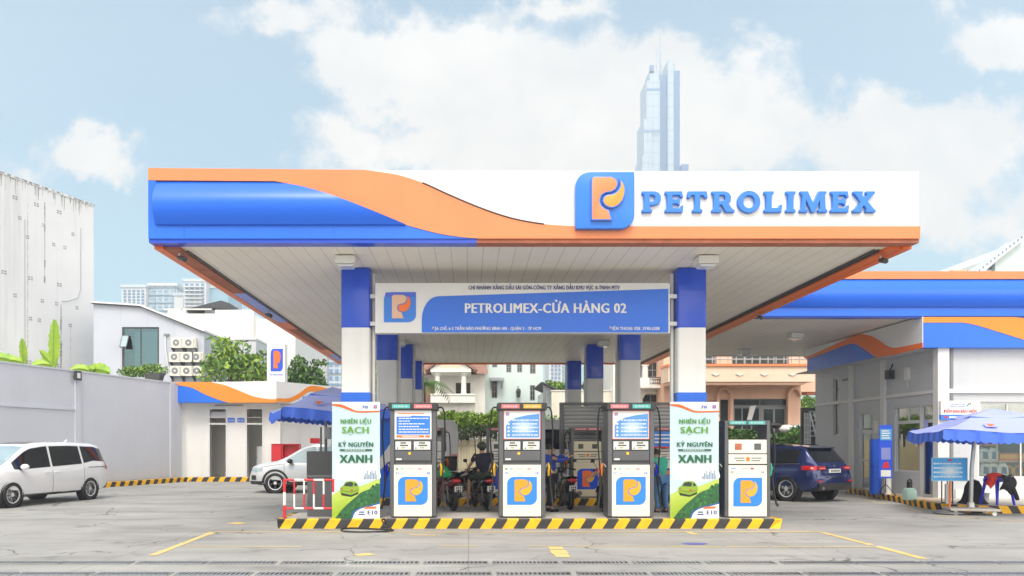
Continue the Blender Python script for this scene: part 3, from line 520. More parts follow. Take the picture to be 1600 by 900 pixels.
# ------------------------------------------------------------------ second canopy on the right
Y2 = 21.4; X2 = XR+.02; z2 = lambda p: gz(p, Y2)
c2 = thing('side_canopy', 'second lower looking canopy with orange top band and rolled blue fascia over the shop front', 'canopy', (14, Y2, 0), world=True); X3 = 24
b = MB('orange_paint'); b.box(X2, X3, Y2-.02, Y2+.2, z2(436), z2(424)); b.build('fascia_wave', c2)
b = MB('blue'); b.box(X2, X3, Y2-.01, Y2+.2, z2(494), z2(480)); b.build('fascia_band', c2)
bulge_panel(X2, X3, z2(436), z2(480), lambda x: z2(436), Y2, 'fascia_roll', c2, nx=8)
b = MB('deep_blue'); b.box(X2, X3, Y2+.04, Y2+.28, z2(496), z2(494)); b.build('lip', c2)
b = MB('ceiling'); b.box(X2, X3, Y2+.28, 31, ZC-.01, ZC+.04); b.build('ceiling', c2)
b = MB('trim_light'); b.box(X2, X3, Y2+.2, 31, 6.2, 6.26); b.box(X2, X3, 30.9, 31.05, ZC-.04, 6.4, 'white_panel'); b.build('roof', c2)
# ------------------------------------------------------------------ pump islands
def island(x0, x1, y0, y1, label):
    t = thing('pump_island', label, 'pump island', ((x0+x1)/2, (y0+y1)/2, 0), group='pump islands', world=True)
    P = [(x0, y1), (x0, y0+.12), (x0+.04, y0+.03), (x0+.12, y0), (x1-.12, y0), (x1-.03, y0+.04), (x1, y0+.12), (x1, y1)]
    kerb(P, .19, .14, 1, .222, .11).build('kerb', t)
    b = MB('concrete_top'); b.box(x0+.13, x1-.13, y0+.13, y1-.02, .02, .188); b.build('slab', t)
island(gx(430, 15.23), gx(1226, 15.23), 15.23, 16.75, 'front pump island with yellow and black kerb carrying four pumps and two banners')
island(gx(527, 21.06), gx(1072, 21.06), 21.06, 22.6, 'second pump island with striped kerb glimpsed behind the front pumps'); island(gx(560, 27.3), gx(990, 27.3), 27.3, 28.8, 'third pump island with striped kerb far back by the white van'); island(-3.9, 6.2, 32.5, 34, 'rearmost pump island close to the slatted fence')
ZI = .19
def hoses(t, side, H_, W, nozzle, drop=.25):
    s = side; b = MB('rubber'); x = s*W/2
    b.tube(wave([(x, .25, H_-.10), (x+s*.09, .25, H_-.06), (x+s*.15, .22, H_-.18), (x+s*.17, .2, H_-.7), (x+s*.12, .18, .75), (x+s*.16, .12, drop), (x+s*.20, .10, drop-.06), (x+s*.16, .16, drop+.08), (x+s*.10, .22, .85)], 5), .017, 6); b.build('hose', t)
    n = MB(nozzle); n.tube([(x+s*.10, .24, .84), (x+s*.09, .22, 1.0), (x+s*.06, .18, 1.10)], [.035, .045, .03], 8); n.tube([(x+s*.10, .24, .86), (x+s*.15, .2, .93), (x+s*.12, .2, 1.02)], .012, 6); n.bar((x+s*.06, .18, 1.10), (x+s*.02, .1, 1.02), .014, 6, 'steel'); n.build('nozzle', t)
    h = MB('dark_metal'); h.box(min(x, x+s*.07), max(x, x+s*.07), .15, .33, .95, 1.12); h.build('holster', t)
PINK, TEAL, AMB = ink(236, 130, 138), ink(90, 200, 196), ink(240, 190, 60)
def tall_pump(px, label, tags, poster, nums, noz):
    Y = 15.45; t = thing('fuel_pump', label, 'fuel pump', (gx(px, Y), Y, ZI), group='tall fuel pumps on the front island')
    W, H_, D = .93, 2.30, .55; b = MB('grey_metal')
    b.box(-W/2, -W/2+.085, 0, D, .03, 2.17); b.box(W/2-.085, W/2, 0, D, .03, 2.17); b.box(-W/2+.085, W/2-.085, .03, D-.03, .03, 2.17); b.box(-.30, -.14, .05, D-.05, 0, .03, 'black'); b.box(.14, .30, .05, D-.05, 0, .03, 'black'); b.build('cabinet', t, bevel=.012)
    b = MB('dark_metal'); b.box(-W/2-.03, W/2+.03, -.05, D+.05, 2.172, 2.32); h = b.build('header', t, bevel=.015)
    for i, (c, w) in enumerate(tags):
        x = -.42 if i == 0 else .02
        b = MB(c); b.box(x, x+.36, -.058, -.05, 2.205, 2.285); b.text(w, x+.18, 2.226, -.061, .038, .26, 'white_panel', align='C'); b.build('fuel_tag', h)
    b = MB('white_panel'); b.box(-.375, .37, .010, .03, 1.585, 2.165)
    if poster == 'list':
        b.box(-.30, .22, .007, .010, 2.095, 2.11, 'orange'); b.prism([(-.335, 1.68), (.34, 1.68), (.34, 2.05), (-.02, 2.06), (-.06, 2.04), (-.335, 2.04)], .006, .010, 'y', 'blue_sign')
        for k, w in enumerate((.58, .20, .50, .42, .60, .56)):
            z = 1.995-k*.055; x = -.29
            while x < -.29+w: l = .03+rnd.random()*.05; b.box(x, min(x+l, .31), .003, .006, z, z+.02); x += l+.012
        b.box(-.335, .22, .006, .010, 1.62, 1.665, 'orange'); b.box(.245, .335, .006, .010, 1.62, 1.665, 'orange'); b.box(-.22, .12, .003, .006, 1.635, 1.65)
    else:
        b.box(-.375, .37, .006, .010, 2.15, 2.165, PINK); b.box(-.375, -.362, .006, .010, 1.585, 2.15, PINK); b.box(.357, .37, .006, .010, 1.585, 2.15, PINK); b.box(-.362, .357, .006, .010, 1.585, 1.597, PINK)
        b.prism([(-.33, 1.62), (.345, 1.62), (.345, 2.10), (.10, 2.07), (-.12, 2.02), (-.27, 1.95), (-.33, 1.85)], .006, .010, 'y', ink(96, 160, 228)); b.logo(-.33, 2.06, .07, .065, .010, .003, 'blue_sign', 'orange', 'yellow_plastic')
        for q_ in range(6):
            gl = [(.03+(.27-.035*q_)*math.cos(a)*(1+.06*math.sin(4*a)), 1.82+(.17-.024*q_)*math.sin(a)*(1+.06*math.sin(5*a))) for a in [i*PI/14 for i in range(28)]]; b.prism(gl, .006-.0003*(q_+1), .006-.0003*q_, 'y', ink(112+20*q_, 170+12*q_, 230+4*q_))
        for k in range(5):
            z = 1.97-k*.075; b.lathe([(.022, .003), (.022, .006)], (-.275+.02*(k == 0), 0, z), 10, 'white_panel', 'y'); x = -.20
            while x < .31-.04*(k % 2): l = .03+rnd.random()*.06; b.box(x, min(x+l, .32), .001, .0045, z-.012, z+.010, ink(235, 240, 250)); x += l+.012
    b.build('poster', t)
    b = MB('dark_metal'); b.box(-.38, .375, .0, .03, 1.125, 1.56); f = b.build('console', t)
    for x0, x1 in ((-.355, -.04), (.015, .345)):
        d = MB('display_white'); d.box(x0, x1, -.012, 0, 1.375, 1.54); o = d.build('display', f, bevel=.004)
        l = MB('lcd'); l.box(x0+.10, x1-.10, -.015, -.012, 1.495, 1.525); l.box(x0+.09, x1-.06, -.015, -.012, 1.445, 1.475); l.box(x0+.12, x1-.12, -.015, -.012, 1.40, 1.425, ink(170, 175, 120)); l.box(x0+.03, x0+.055, -.015, -.012, 1.39, 1.42); l.build('screen', o)
    k = MB('grey_metal'); k.box(-.36, .36, -.008, 0, 1.16, 1.35); k.lathe([(.03, -.014), (.03, -.008)], (-.07, 0, 1.30), 12, 'yellow_plastic', 'y'); k.box(-.34, -.23, -.012, -.008, 1.165, 1.20, 'display_white'); k.build('keypad_flap', f)
    d = MB('cream'); d.box(-.385, .375, -.004, .03, .035, 1.07); d.logo(-.305, .265, .60, .565, -.004, .004, ink(48, 142, 236), ink(246, 168, 38), ink(250, 184, 40))
    d.box(-.345, -.30, -.007, -.004, .975, 1.0, 'frame_dark'); d.box(-.25, -.19, -.007, -.004, .978, 1.0, TEAL); d.box(-.12, .0, -.007, -.004, .985, .995, 'frame_grey'); d.box(.10, .17, -.007, -.004, .975, 1.0, PINK); d.box(.27, .28, -.007, -.004, .97, 1.0, 'frame_grey')
    d.text(nums[0], -.35, .88, -.008, .05, m='blue', bold=.03); d.text(nums[1], .27, .88, -.008, .05, m='blue', bold=.03); d.build('door', t)
    hoses(t, -1, 2.30, W, noz[0]); hoses(t, 1, 2.30, W, noz[1]); return t
tall_pump(645.5, 'tall grey fuel pump with blue text poster, next to the left banner', ((TEAL, 'E5 RON 92'), (PINK, 'RON 95-III')), 'list', ('21', '20'), ('plastic_blue', 'yellow_plastic'))
tall_pump(816, 'tall grey fuel pump with pale blue poster and a yellow tag on its header', ((PINK, 'RON 95-III'), (AMB, 'DO 0,05S')), 'wave', ('19', '18'), ('yellow_plastic', 'yellow_plastic'))
tall_pump(986, 'tall grey pump with pale blue poster and teal header tag, beside the right banner', ((PINK, 'RON 95-III'), (TEAL, 'E5 RON 92')), 'wave', ('17', '16'), ('orange_plastic', 'plastic_blue'))
def open_pump(X, Y, label, c1, c2, blue, stem, body, nums, group, noz, header_dark=True, board=False):
    t = thing('fuel_pump', label, 'fuel pump', (X, Y, ZI), group=group); W, D = .92, .50
    b = MB('grey_metal'); b.box(-W/2, -W/2+.07, 0, D, .02, 1.96); b.box(W/2-.07, W/2, 0, D, .02, 1.96); b.box(-W/2+.07, W/2-.07, 0, D, 1.87, 1.96); b.box(-W/2+.07, W/2-.07, .04, D-.04, .02, 1.58); b.box(-.28, -.12, .05, D-.05, 0, .02, 'black'); b.box(.12, .28, .05, D-.05, 0, .02, 'black'); h = b.build('cabinet', t, bevel=.01)
    for x, c, w in ((-.36, c1[0], c1[1]), (.02, c2[0], c2[1])):
        g_ = MB(c); g_.box(x, x+.33, -.008, 0, 1.885, 1.95); g_.text(w, x+.165, 1.90, -.011, .032, .24, 'white_panel', align='C'); g_.build('fuel_tag', t)
    d = MB(body); d.box(-.385, .385, -.01, .04, 1.30, 1.575); f = d.build('display_head', t, bevel=.01)
    l = MB('lcd'); l.box(-.26, -.12, -.014, -.01, 1.37, 1.50, 'lcd' if blue == 'deep_blue' else 'terracotta'); l.box(.13, .27, -.014, -.01, 1.37, 1.50, 'lcd' if blue == 'deep_blue' else 'grey_metal'); l.build('screen', f)
    k = MB(body); k.box(-.385, .385, -.01, .04, 1.09, 1.28); k.box(-.27, -.06, -.014, -.01, 1.19, 1.22, 'frame_grey'); k.box(-.24, -.06, -.014, -.01, 1.14, 1.17, 'frame_grey'); k.box(.07, .28, -.014, -.01, 1.19, 1.22, 'frame_grey'); k.box(.07, .25, -.014, -.01, 1.14, 1.17, 'frame_grey'); k.box(-.035, .04, -.015, -.01, 1.14, 1.23, 'orange_plastic'); k.build('keypad_flap', t, bevel=.008)
    d = MB(body); d.box(-.385, .385, -.01, .04, .03, 1.06); d.logo(-.29, .23, .58, .58, -.01, .004, blue, stem, ink(250, 184, 60)); d.box(-.34, -.24, -.013, -.01, .985, 1.0, 'blue_sign'); d.box(.06, .12, -.013, -.01, .975, 1.01, 'red_paint'); d.box(-.12, .0, -.013, -.01, .985, .995, 'frame_grey')
    if nums: d.text(nums[0], -.34, .90, -.014, .045, m='frame_dark', bold=.03); d.text(nums[1], .27, .90, -.014, .045, m='frame_dark', bold=.03)
    d.build('door', t, bevel=.006); hoses(t, 1, 1.9, W, noz, .3); hoses(t, -1, 1.9, W, noz, .3); return t
open_pump(gx(1168, 15.5), 15.5, 'lower cream fuel pump with an open window frame on the front island', (TEAL, 'E5 RON 92'), (TEAL, 'E5 RON 92'), ink(48, 142, 236), ink(246, 168, 38), 'cream', ('15', '14'), None, 'shirt_teal')
Y4 = 21.5
open_pump(gx(918, Y4), Y4, 'yellowed fuel pump with dark blue emblem on the second island', (PINK, 'RON 95-III'), (PINK, 'RON 95-III'), 'deep_blue', 'orange', 'cream_old', None, 'fuel pumps on the second island', 'orange_plastic')
open_pump(gx(786, Y4), Y4, 'cream fuel pump on the second island behind the man on the scooter', (PINK, 'RON 95-III'), (AMB, 'DO 0,05S'), 'deep_blue', 'orange', 'display_white', None, 'fuel pumps on the second island', 'orange_plastic')
open_pump(gx(1047, Y4), Y4, 'cream fuel pump with blue board on the second island behind the person in teal', (PINK, 'RON 95-III'), (PINK, 'RON 95-III'), 'deep_blue', 'orange', 'cream', None, 'fuel pumps on the second island', 'orange_plastic')
open_pump(gx(668, Y4), Y4, 'fuel pump with red topped blue sign on the second island behind the first tall pump', (PINK, 'RON 95-III'), (PINK, 'RON 95-III'), 'blue_sign', 'orange', 'display_white', None, 'fuel pumps on the second island', 'orange_plastic')
for px, w, lab in ((917, .66, 'grey louvred metal screen standing round the yellowed pump'), (1046, .58, 'grey louvred metal screen standing behind the pump next to the right banner')):
    t = thing('louvred_screen', lab, 'screen', (gx(px, 22.2), 22.2, ZI))
    b = MB('louvre'); b.box(-w, w, .06, .10, 1.55, 2.60)
    for k in range(9): b.box(-w, w, .0, .06, 1.60+k*.11, 1.64+k*.11)
    b.build('louvres', t); b = MB('grey_metal'); b.box(-w-.12, -w, -.06, .14, 0, 2.62); b.box(w, w+.12, -.06, .14, 0, 2.62); b.box(-w-.12, w+.12, -.08, .16, 2.62, 2.70); b.build('frame', t, bevel=.01)
t = thing('notice_board', 'blue notice board with red lower edge above the pump beside the right banner', 'notice board', (gx(1047, 21.2), 21.25, 1.62)); b = MB('blue_sign'); b.box(-.48, .48, 0, .03, 0, .42)
for k in range(3): b.box(-.42, .42, -.004, 0, .10+k*.10, .14+k*.10, 'white_panel')
b.build('board', t); b = MB('red_paint'); b.box(-.48, .48, -.006, .03, -.04, 0); b.bar((-.3, .015, 0), (-.3, .015, .46), .02, 6, 'grey_metal'); b.build('edge', t)
# ------------------------------------------------------------------ banners on the front island
def banner(px0, px1, label, deep):
    Y = 15.36; W, H_ = gx(px1, Y)-gx(px0, Y), gz(628, Y)-ZI; t = thing('banner_stand', label, 'banner', (gx((px0+px1)/2, Y), Y, ZI), group='green fuel banners on the front island')
    X = lambda pts: [(-W/2+W*a, H_*(1-c)) for a, c in pts]
    b = MB(ink(205, 232, 240)); b.box(-W/2, W/2, 0, .03, 0, H_); b.build('board', t)
    b = MB(); q = lambda pts, m, k: b.prism(X(pts), -.0025*k-.0015, -.0025*k+.0008, 'y', ink(*m)); fin = lambda nm: b.build(nm, t)
    q([(.05, .50), (.95, .50), (.95, .66), (.5, .70), (.05, .66)], (222, 240, 243), 1); fin('sky_print'); b = MB(); q([(0, 0), (1, 0), (1, .075), (.6, .075), (.35, .045), (0, .02)], (250, 250, 250), 1); fin('heading_print')
    b = MB(); q(wave([(0, .018), (.2, .022), (.36, .05), (.55, .078), (1, .075)])+wave([(1, .087), (.55, .092), (.36, .072), (.2, .047), (0, .032)]), (232, 110, 40), 2); fin('swoosh_print')
    b = MB()
    for k in range(4): q(smooth([(.55+.02*k, .665), (.50+.03*k, .60), (.60+.02*k, .54+.012*k), (.75, .545+.012*k), (.88-.01*k, .53+.012*k), (.985-.01*k, .58), (.99-.01*k, .665)], 3), (226+8*k, 242+3*k, 246+2*k), 2+.3*k)
    fin('cloud_print'); b = MB()
    for i in range(9): h_ = .02+.012*((i*7) % 5)+(.05 if i == 5 else 0); q([(.66+i*.033, .665), (.66+i*.033, .655-h_), (.685+i*.033, .655-h_), (.685+i*.033, .665)], (120+16*(i % 3), 150+12*(i % 3), 186), 3.6)
    fin('city_print'); b = MB()
    for k in range(5): q(wave([(0, .80+.04*k), (.2, .755+.04*k), (.5, .735+.04*k), (.8, .69+.04*k), (1, .66+.04*k)])+[(1, 1), (0, 1)], (196-9*k, 216-6*k, 96-12*k), 4+.1*k)
    fin('meadow_print'); b = MB()
    q(wave([(.06, 1), (.25, .905), (.50, .815), (.62, .775), (.80, .745), (1, .70)])+[(1, 1)], (44, 104, 62), 5); r = random.Random(5)
    for i in range(110):
        a = .12+.86*r.random(); lo_y = .985 if a < .42 else .95; hi_y = 1.03-.36*a; c = hi_y+(lo_y-hi_y)*r.random(); s_ = .018+.026*r.random()
        if c < .97 and .02 < a-s_ and a+s_ < .99: f_ = .7+.6*r.random(); q([(a+s_*math.cos(k*.9)*(.7+.5*r.random()), c+.42*s_*math.sin(k*.9)*(.7+.5*r.random())) for k in range(7)], (int(52*f_), int(112*f_), int(58*f_)), 5.4+i*.008)
    fin('forest_print'); b = MB()
    for k in range(2): q(wave([(.40+.03*k, 1), (.45+.03*k, .94+.012*k), (.60, .905+.012*k), (.80, .885+.012*k), (1, .86+.014*k)])+[(1, 1)], ((40, 96, 170), (250, 250, 250))[k], 6.6+k*.4)
    q([(.68, .90), (.93, .895), (.93, .915), (.68, .918)], (236, 120, 70), 7.6)
    for a, c, w in ((.62, .945, .11), (.62, .965, .13)): q([(a-.5*w, c-.006), (a+.5*w, c-.006), (a+.5*w, c+.006), (a-.5*w, c+.006)], (60, 90, 160), 7.6)
    fin('footer_print'); b = MB()
    q(smooth([(.17, .775), (.175, .735), (.24, .715), (.285, .687), (.40, .677), (.49, .685), (.545, .715), (.565, .74), (.55, .775), (.40, .80), (.24, .79)], 3), (146, 178, 52), 5); q([(.245, .72), (.295, .692), (.39, .685), (.45, .696), (.43, .727)], (44, 62, 56), 5.4); q([(.465, .698), (.505, .697), (.535, .718), (.47, .725)], (44, 62, 56), 5.4); q([(.18, .778), (.40, .798), (.55, .772), (.55, .79), (.40, .815), (.20, .802)], (46, 58, 40), 5.4); q([(.18, .742), (.225, .74), (.225, .75), (.18, .75)], (196, 60, 40), 5.4); q([(.385, .754), (.44, .75), (.44, .762), (.385, .766)], (196, 60, 40), 5.4); q([(.27, .69), (.41, .68), (.48, .688), (.40, .683)], (196, 220, 110), 5.4); q([(.19, .757), (.40, .772), (.54, .752), (.54, .758), (.40, .779), (.19, .763)], (104, 134, 40), 5.4)
    fin('car_print')
    def T_(s_, a, c, h, w, m, bo=.05, al='C'): b = MB(); b.text(s_, -W/2+W*a, H_*(1-c), -.022, H_*h, W*w if w else None, ink(*m), bo, al); b.build('lettering', t)
    T_('NHIÊN LIỆU', .50, .186, .040, .63, (84, 150, 56)); T_('SẠCH', .49, .268, .058, .55, (104, 166, 46), .045); T_('KỶ NGUYÊN', .50, .384, .040, .72, (34, 100, 70)); T_('XANH', .50, .522, .072, .67, (32, 104, 66), .05)
    b = MB(); b.box(-W/2+W*.16, -W/2+W*.84, -.023, -.020, H_*(1-.42), H_*(1-.405), ink(44, 96, 70)); [b.box(-W/2+W*(.27+.034*i), -W/2+W*(.285+.034*i), -.025, -.023, H_*(1-.418), H_*(1-.407), ink(225, 240, 235)) for i in range(13)]; b.build('caption_bar', t)
    T_('70', .69, .056, .026, .12, (60, 100, 190)); T_('E10', .85, .965, .036, .20, (34, 66, 150), .04); b = MB(); b.logo(-W/2+W*.87, H_*(1-.056), W*.07, W*.07, -.012, .002, 'deep_blue', 'orange', 'yellow_plastic'); b.build('emblem', t)
    b = MB('steel'); b.bar((-W/2+.02, .06, 0), (-W/2+.02, .06, H_-.1), .012); b.bar((W/2-.02, .06, 0), (W/2-.02, .06, H_-.1), .012); b.box(-W/2, W/2, -.05, .25, 0, .008) if False else b.box(-W/2+.05, W/2-.05, .03, .25, .002, .014); b.build('stand', t)
banner(519, 593.5, 'tall green banner for the fuel E10 on the left end of the front island', 0); banner(1047, 1123, 'tall green banner for the fuel E10 before the right front column', 0)
# ------------------------------------------------------------------ cabinet, barrier, loose hose
t = thing('control_cabinet', 'dark grey steel cabinet standing behind the red and white barrier', 'cabinet', (gx(500.5, 15.75), 15.75, ZI)); b = MB('dark_metal'); b.box(-.27, .30, 0, .4, 0, .80, 'grey_metal'); b.build('base', t, bevel=.01); b = MB('dark_metal'); b.box(-.27, .30, -.05, .42, .802, 1.34); b.box(-.27, .30, -.058, -.05, .80, .86, 'grey_metal'); b.build('head', t, bevel=.012)
t = thing('pipe_rack', 'pair of dark upright pipes standing on the dark steel cabinet', 'pipes', (gx(500, 15.9), 15.9, ZI+1.34)); b = MB('frame_dark'); b.bar((0.02, 0, 0), (.02, 0, .5), .02); b.bar((.12, 0, 0), (.12, 0, .62), .03); b.box(.10, .22, -.05, .05, .25, .5, 'grey_metal'); b.build('pipes', t)
t = thing('safety_barrier', 'red and white striped tube barrier on the left end of the front island', 'barrier', (gx(482, 15.38), 15.38, ZI)); x0, x1 = gx(444.5, 15.38)-gx(482, 15.38), gx(521, 15.38)-gx(482, 15.38)
def striped(b, p, q, n, r=.022, ph=0):
    p, q = Vector(p), Vector(q)
    for i in range(n): b.bar(p+(q-p)*i/n, p+(q-p)*(i+1)/n, r, 8, 'red_paint' if (i+ph) % 2 == 0 else 'barrier_white')
b = MB(); striped(b, (x0, 0, .0), (x0, 0, .79), 3, .03); striped(b, (x1, 0, .0), (x1, 0, .79), 3, .03); b.build('posts', t); b = MB(); striped(b, (x0, 0, .77), (x1, 0, .77), 5, ph=0); striped(b, (x0, 0, .20), (x1, 0, .20), 5, ph=0); b.build('rails', t)
b = MB(); [striped(b, (x0+(x1-x0)*k/5, 0, .20), (x0+(x1-x0)*k/5, 0, .77), 2, .018, k) for k in range(1, 5)]; b.build('bars', t)
b = MB('rubber'); p0 = G(600, 829); pts = []
for a, c, z in ((600, 812, .20), (597, 822, .18), (606, 829, .03), (614, 830.5, .02), (590, 832, .02), (560, 833, .02), (536, 831, .02), (537, 827, .02), (560, 826.5, .02), (592, 829, .03), (612, 830, .03), (606, 824, .06), (600, 813, .22)): q = G(a, min(c, 832.5) if c > 826 else 827); pts.append((q.x, q.y-.03, z))
b.tube(wave(pts, 6), .016, 6); tag(b.build('fuel_hose', smooth=60), 'black fuel hose lying in a loop on the ground below the left banner', 'hose')

# ------------------------------------------------------------------ helpers for buildings and plants
def win(root, T, u0, u1, z0, z1, nx=2, nz=1, frame='frame_grey', pane='window_dark', fw=.05, dep=.10, name='window', label=None):
    """a framed window set into a wall opening: frame mesh with its pane as child"""
    b = MB(frame, T); d0, d1 = dep, dep+.06
    b.box(u0, u0+fw, d0, d1, z0, z1); b.box(u1-fw, u1, d0, d1, z0, z1); b.box(u0+fw, u1-fw, d0, d1, z0, z0+fw); b.box(u0+fw, u1-fw, d0, d1, z1-fw, z1)
    for i in range(1, nx): u = u0+(u1-u0)*i/nx; b.box(u-fw*.35, u+fw*.35, d0+.005, d1-.005, z0+fw, z1-fw)
    for i in range(1, nz): z = z0+(z1-z0)*i/nz; b.box(u0+fw, u1-fw, d0+.008, d1-.008, z-fw*.35, z+fw*.35)
    o = b.build(name, root)
    if label: o['label'] = label
    p = MB(pane, T); p.box(u0+fw*.5, u1-fw*.5, d0+.025, d0+.035, z0+fw*.5, z1-fw*.5); p.build('pane', o); return o
def tree(name, label, base, blobs, n, size, m, trunk=.12, seed=1, group=None, limbs=True, flat=.6):
    base = Vector(base); t = thing(name, label, 'tree' if 'tree' in name or 'palm' in name else 'plant', base, group=group); r = random.Random(seed)
    if limbs:
        b = MB('bark'); top = max(blobs, key=lambda q: q[0][2])[0]; b.tube(wave([(0, 0, 0), (.1*r.random(), .1, top[2]*.4), (top[0]*.6, top[1]*.6, top[2]*.9)], 4), [trunk*(1-.07*i) for i in range(9)], 8)
        for c, rad in blobs: b.tube(wave([(0, 0, top[2]*.35*r.uniform(.7, 1.1)), (c[0]*.5, c[1]*.5, c[2]*.75), c], 3), [trunk*.5, trunk*.42, trunk*.36, trunk*.3, trunk*.24, trunk*.18, trunk*.1], 6)
        b.build('trunk', t)
    b = MB(); leaves(b, blobs, n, size, m, seed, flat); b.build('crown', t); return t
# ------------------------------------------------------------------ left boundary wall and striped kerb
A, B_ = Vector((-15.8, 26.1, 0)), Vector((-13.2, 35.4, 0)); U = (B_-A).normalized(); Nn = Vector((-U.y, U.x, 0)); A2 = A-U*9; LW = (B_-A2).length; ZW = 4.45
t = thing('boundary_wall', 'long plain grey plastered wall along the left side of the forecourt', 'wall', A2+U*9, world=True)
TW = frameT(A2, U, Nn); b = MB('wall_grey', TW); b.box(0, LW, 0, .22, 0, ZW); b.box(0, LW, -.004, 0, .0, .25, 'wall_grey'); b.build('wall', t)
b = MB('wall_grey', TW); b.box(0, LW, -.03, .25, ZW, ZW+.06)
for u in (12.3, 17.9): b.box(u-.14, u+.14, -.05, -.001, .0, ZW)
b.box(0, 12.3-.14, -.04, -.001, 2.98, 3.06, 'wall_grey'); b.build('piers', t)
t = thing('wall_floodlight', 'small black floodlight on top of the long grey wall', 'floodlight', A2+U*12.1+TOP*(ZW-.32)-Nn*.05, math.atan2(U.y, U.x)); b = MB('frame_dark'); b.box(-.16, .16, -.20, -.10, -.02, .34); b.box(-.03, .03, -.10, .05, .1, .16); b.build('housing', t, bevel=.015); b = MB('clear_lens'); b.box(-.08, .08, -.206, -.20, .06, .26); b.build('lens', t)
K0 = A2+U*11-Nn*.42; K1 = B_-Nn*.5-U*.2
kb = kerb([(K0.x, K0.y), (K1.x, K1.y), (-12.4, 35.0), (-8.9, 35.0)], .20, .4, 1, .25, .10).build('striped_kerb'); tag(kb, 'black and yellow kerb along the grey wall and the toilet block', 'kerb')
# ------------------------------------------------------------------ toilet block with wave fascia
YR = 35.9; rx = lambda p: gx(p, YR); rz = lambda p: gz(p, YR); t = thing('toilet_block', 'low white toilet block with blue and orange wave fascia in the left corner', 'building', (-10.9, YR, 0), world=True)
XA, XB = rx(283), rx(438); b = MB('wall_white'); d1 = (rx(328), rx(353)); d2 = (rx(386), rx(410)); T0 = frameT((0, YR, 0), (1, 0, 0), (0, 1, 0))
b.T = T0; b.wall((0, 0, 0), (1, 0, 0), (0, 1, 0), XA, XB, 0, 4.6, [(d1[0], d1[1], .15, 2.62), (d1[0], d1[1], 2.70, 3.35), (d2[0], d2[1], .15, 2.62), (d2[0], d2[1], 2.70, 3.35)], .2); b.T = Matrix()
b.box(XA, XA+.2, YR+.2, YR+5, 0, 4.6); b.box(XA, XB+2.4, YR+5, YR+5.2, 0, 4.6)
P0, P1 = Vector((-8.95, 35.9, 0)), Vector((-6.5, 39.4, 0)); b.wall(P0, P1-P0, Vector((-(P1-P0).y, (P1-P0).x, 0)), 0, (P1-P0).length, 0, 4.6, [], .2); b.build('wall', t)
b = MB('interior'); b.box(XA+.2, XB-.1, YR+2.2, YR+2.3, .15, 3.5, 'wall_white'); b.box(XA+.2, XB-.1, YR+.2, YR+2.2, .0, .15, 'floor_tile'); b.build('inside', t)
for d, lab in ((d1, 'white framed toilet door standing open'), (d2, None)):
    f = MB('white_panel'); e = .07; f.box(d[0]-e, d[0], YR-.03, YR+.06, .15, 3.42); f.box(d[1], d[1]+e, YR-.03, YR+.06, .15, 3.42); f.box(d[0], d[1], YR-.03, YR+.06, 2.62, 2.70); f.box(d[0], d[1], YR-.03, YR+.06, 3.35, 3.42); fo = f.build('door_frame', t)
    l = MB('frame_grey'); ang = 1.25 if lab else .9; h = Vector((d[1]-.02, YR+.1, 0)); L_ = d[1]-d[0]-.05; l.T = frameT(h, (-math.cos(ang), math.sin(ang), 0), (math.sin(ang), math.cos(ang), 0)); l.box(0, L_, 0, .04, .17, 2.6 if lab else 1.6, 'van_white' if not lab else 'frame_grey'); l.box(L_-.09, L_-.04, -.05, .09, 1.05, 1.10, 'steel'); l.build('door', t)
    v = MB('white_panel'); v.T = Matrix.Translation((d[0], YR-.02, 2.95)) @ Matrix.Rotation(-.75 if lab else 0, 4, 'X'); v.box(0 if lab else .02, d[1]-d[0]-(.0 if lab else .02), 0, .03, 0, .38) if lab else v.box(.02, d[1]-d[0]-.02, 0, .03, 0, .02); v.build('vent_flap', fo)
for a, c, s_ in ((356, 367, 'WC NAM'), (371, 382, 'WC NỮ')):
    b = MB('blue'); b.box(rx(a), rx(c), YR-.02, YR-.002, rz(660), rz(653)); b.text(s_, rx((a+c)/2), rz(658.5), YR-.024, .10, (rx(c)-rx(a))*.8, 'white_panel', align='C'); b.build('door_sign', t)
b = MB('frame_grey'); b.box(rx(336), rx(380), YR-.05, YR-.002, 3.50, 3.54); b.build('ledge', t)
YQ = 35.1; qx = lambda p: gx(p, YQ); qz = lambda p: gz(p, YQ); Q = lambda L_: [(qx(a), qz(c)) for a, c in L_]
u1 = wave([(330, 597.3), (352, 602), (375, 611), (395, 619), (415, 623), (432, 624)]); l1 = wave([(282, 602.5), (300, 606), (320, 616), (340, 624), (356, 629)])
b = MB('white_panel'); b.prism(Q([(330, 597)]+u1[1:]+[(432, 595)]), YQ+.01, YQ+.5); b.prism(Q([(258, 602.5), (258, 597), (330, 597)]+u1[1:]+[(432, 629), (356, 629)]+l1[::-1][1:]), YQ-.01, YQ+.5, 'y', 'amber_wave'); b.prism(Q([(258, 602.5)]+l1+[(258, 629)]), YQ, YQ+.5, 'y', 'blue'); b.build('fascia', t)
C0 = Vector((qx(432), YQ, 0)); C1 = Vector((-6.35, 38.9, 0)); CU = C1-C0; CL = CU.length; TC = frameT(C0, CU, Vector((-CU.y, CU.x, 0)))
zb, zt = qz(629), qz(595.5); b = MB('white_panel', TC); us = [(.0, zb+.04, zb+.20), (.8, zb+.05, zb+.25), (1.5, zb+.3, zb+.55), (2.1, zb+.62, zb+.88), (2.8, zb+.62, zb+.92), (3.5, zb+.50, zb+.85), (CL, zb+.40, zb+.78)]
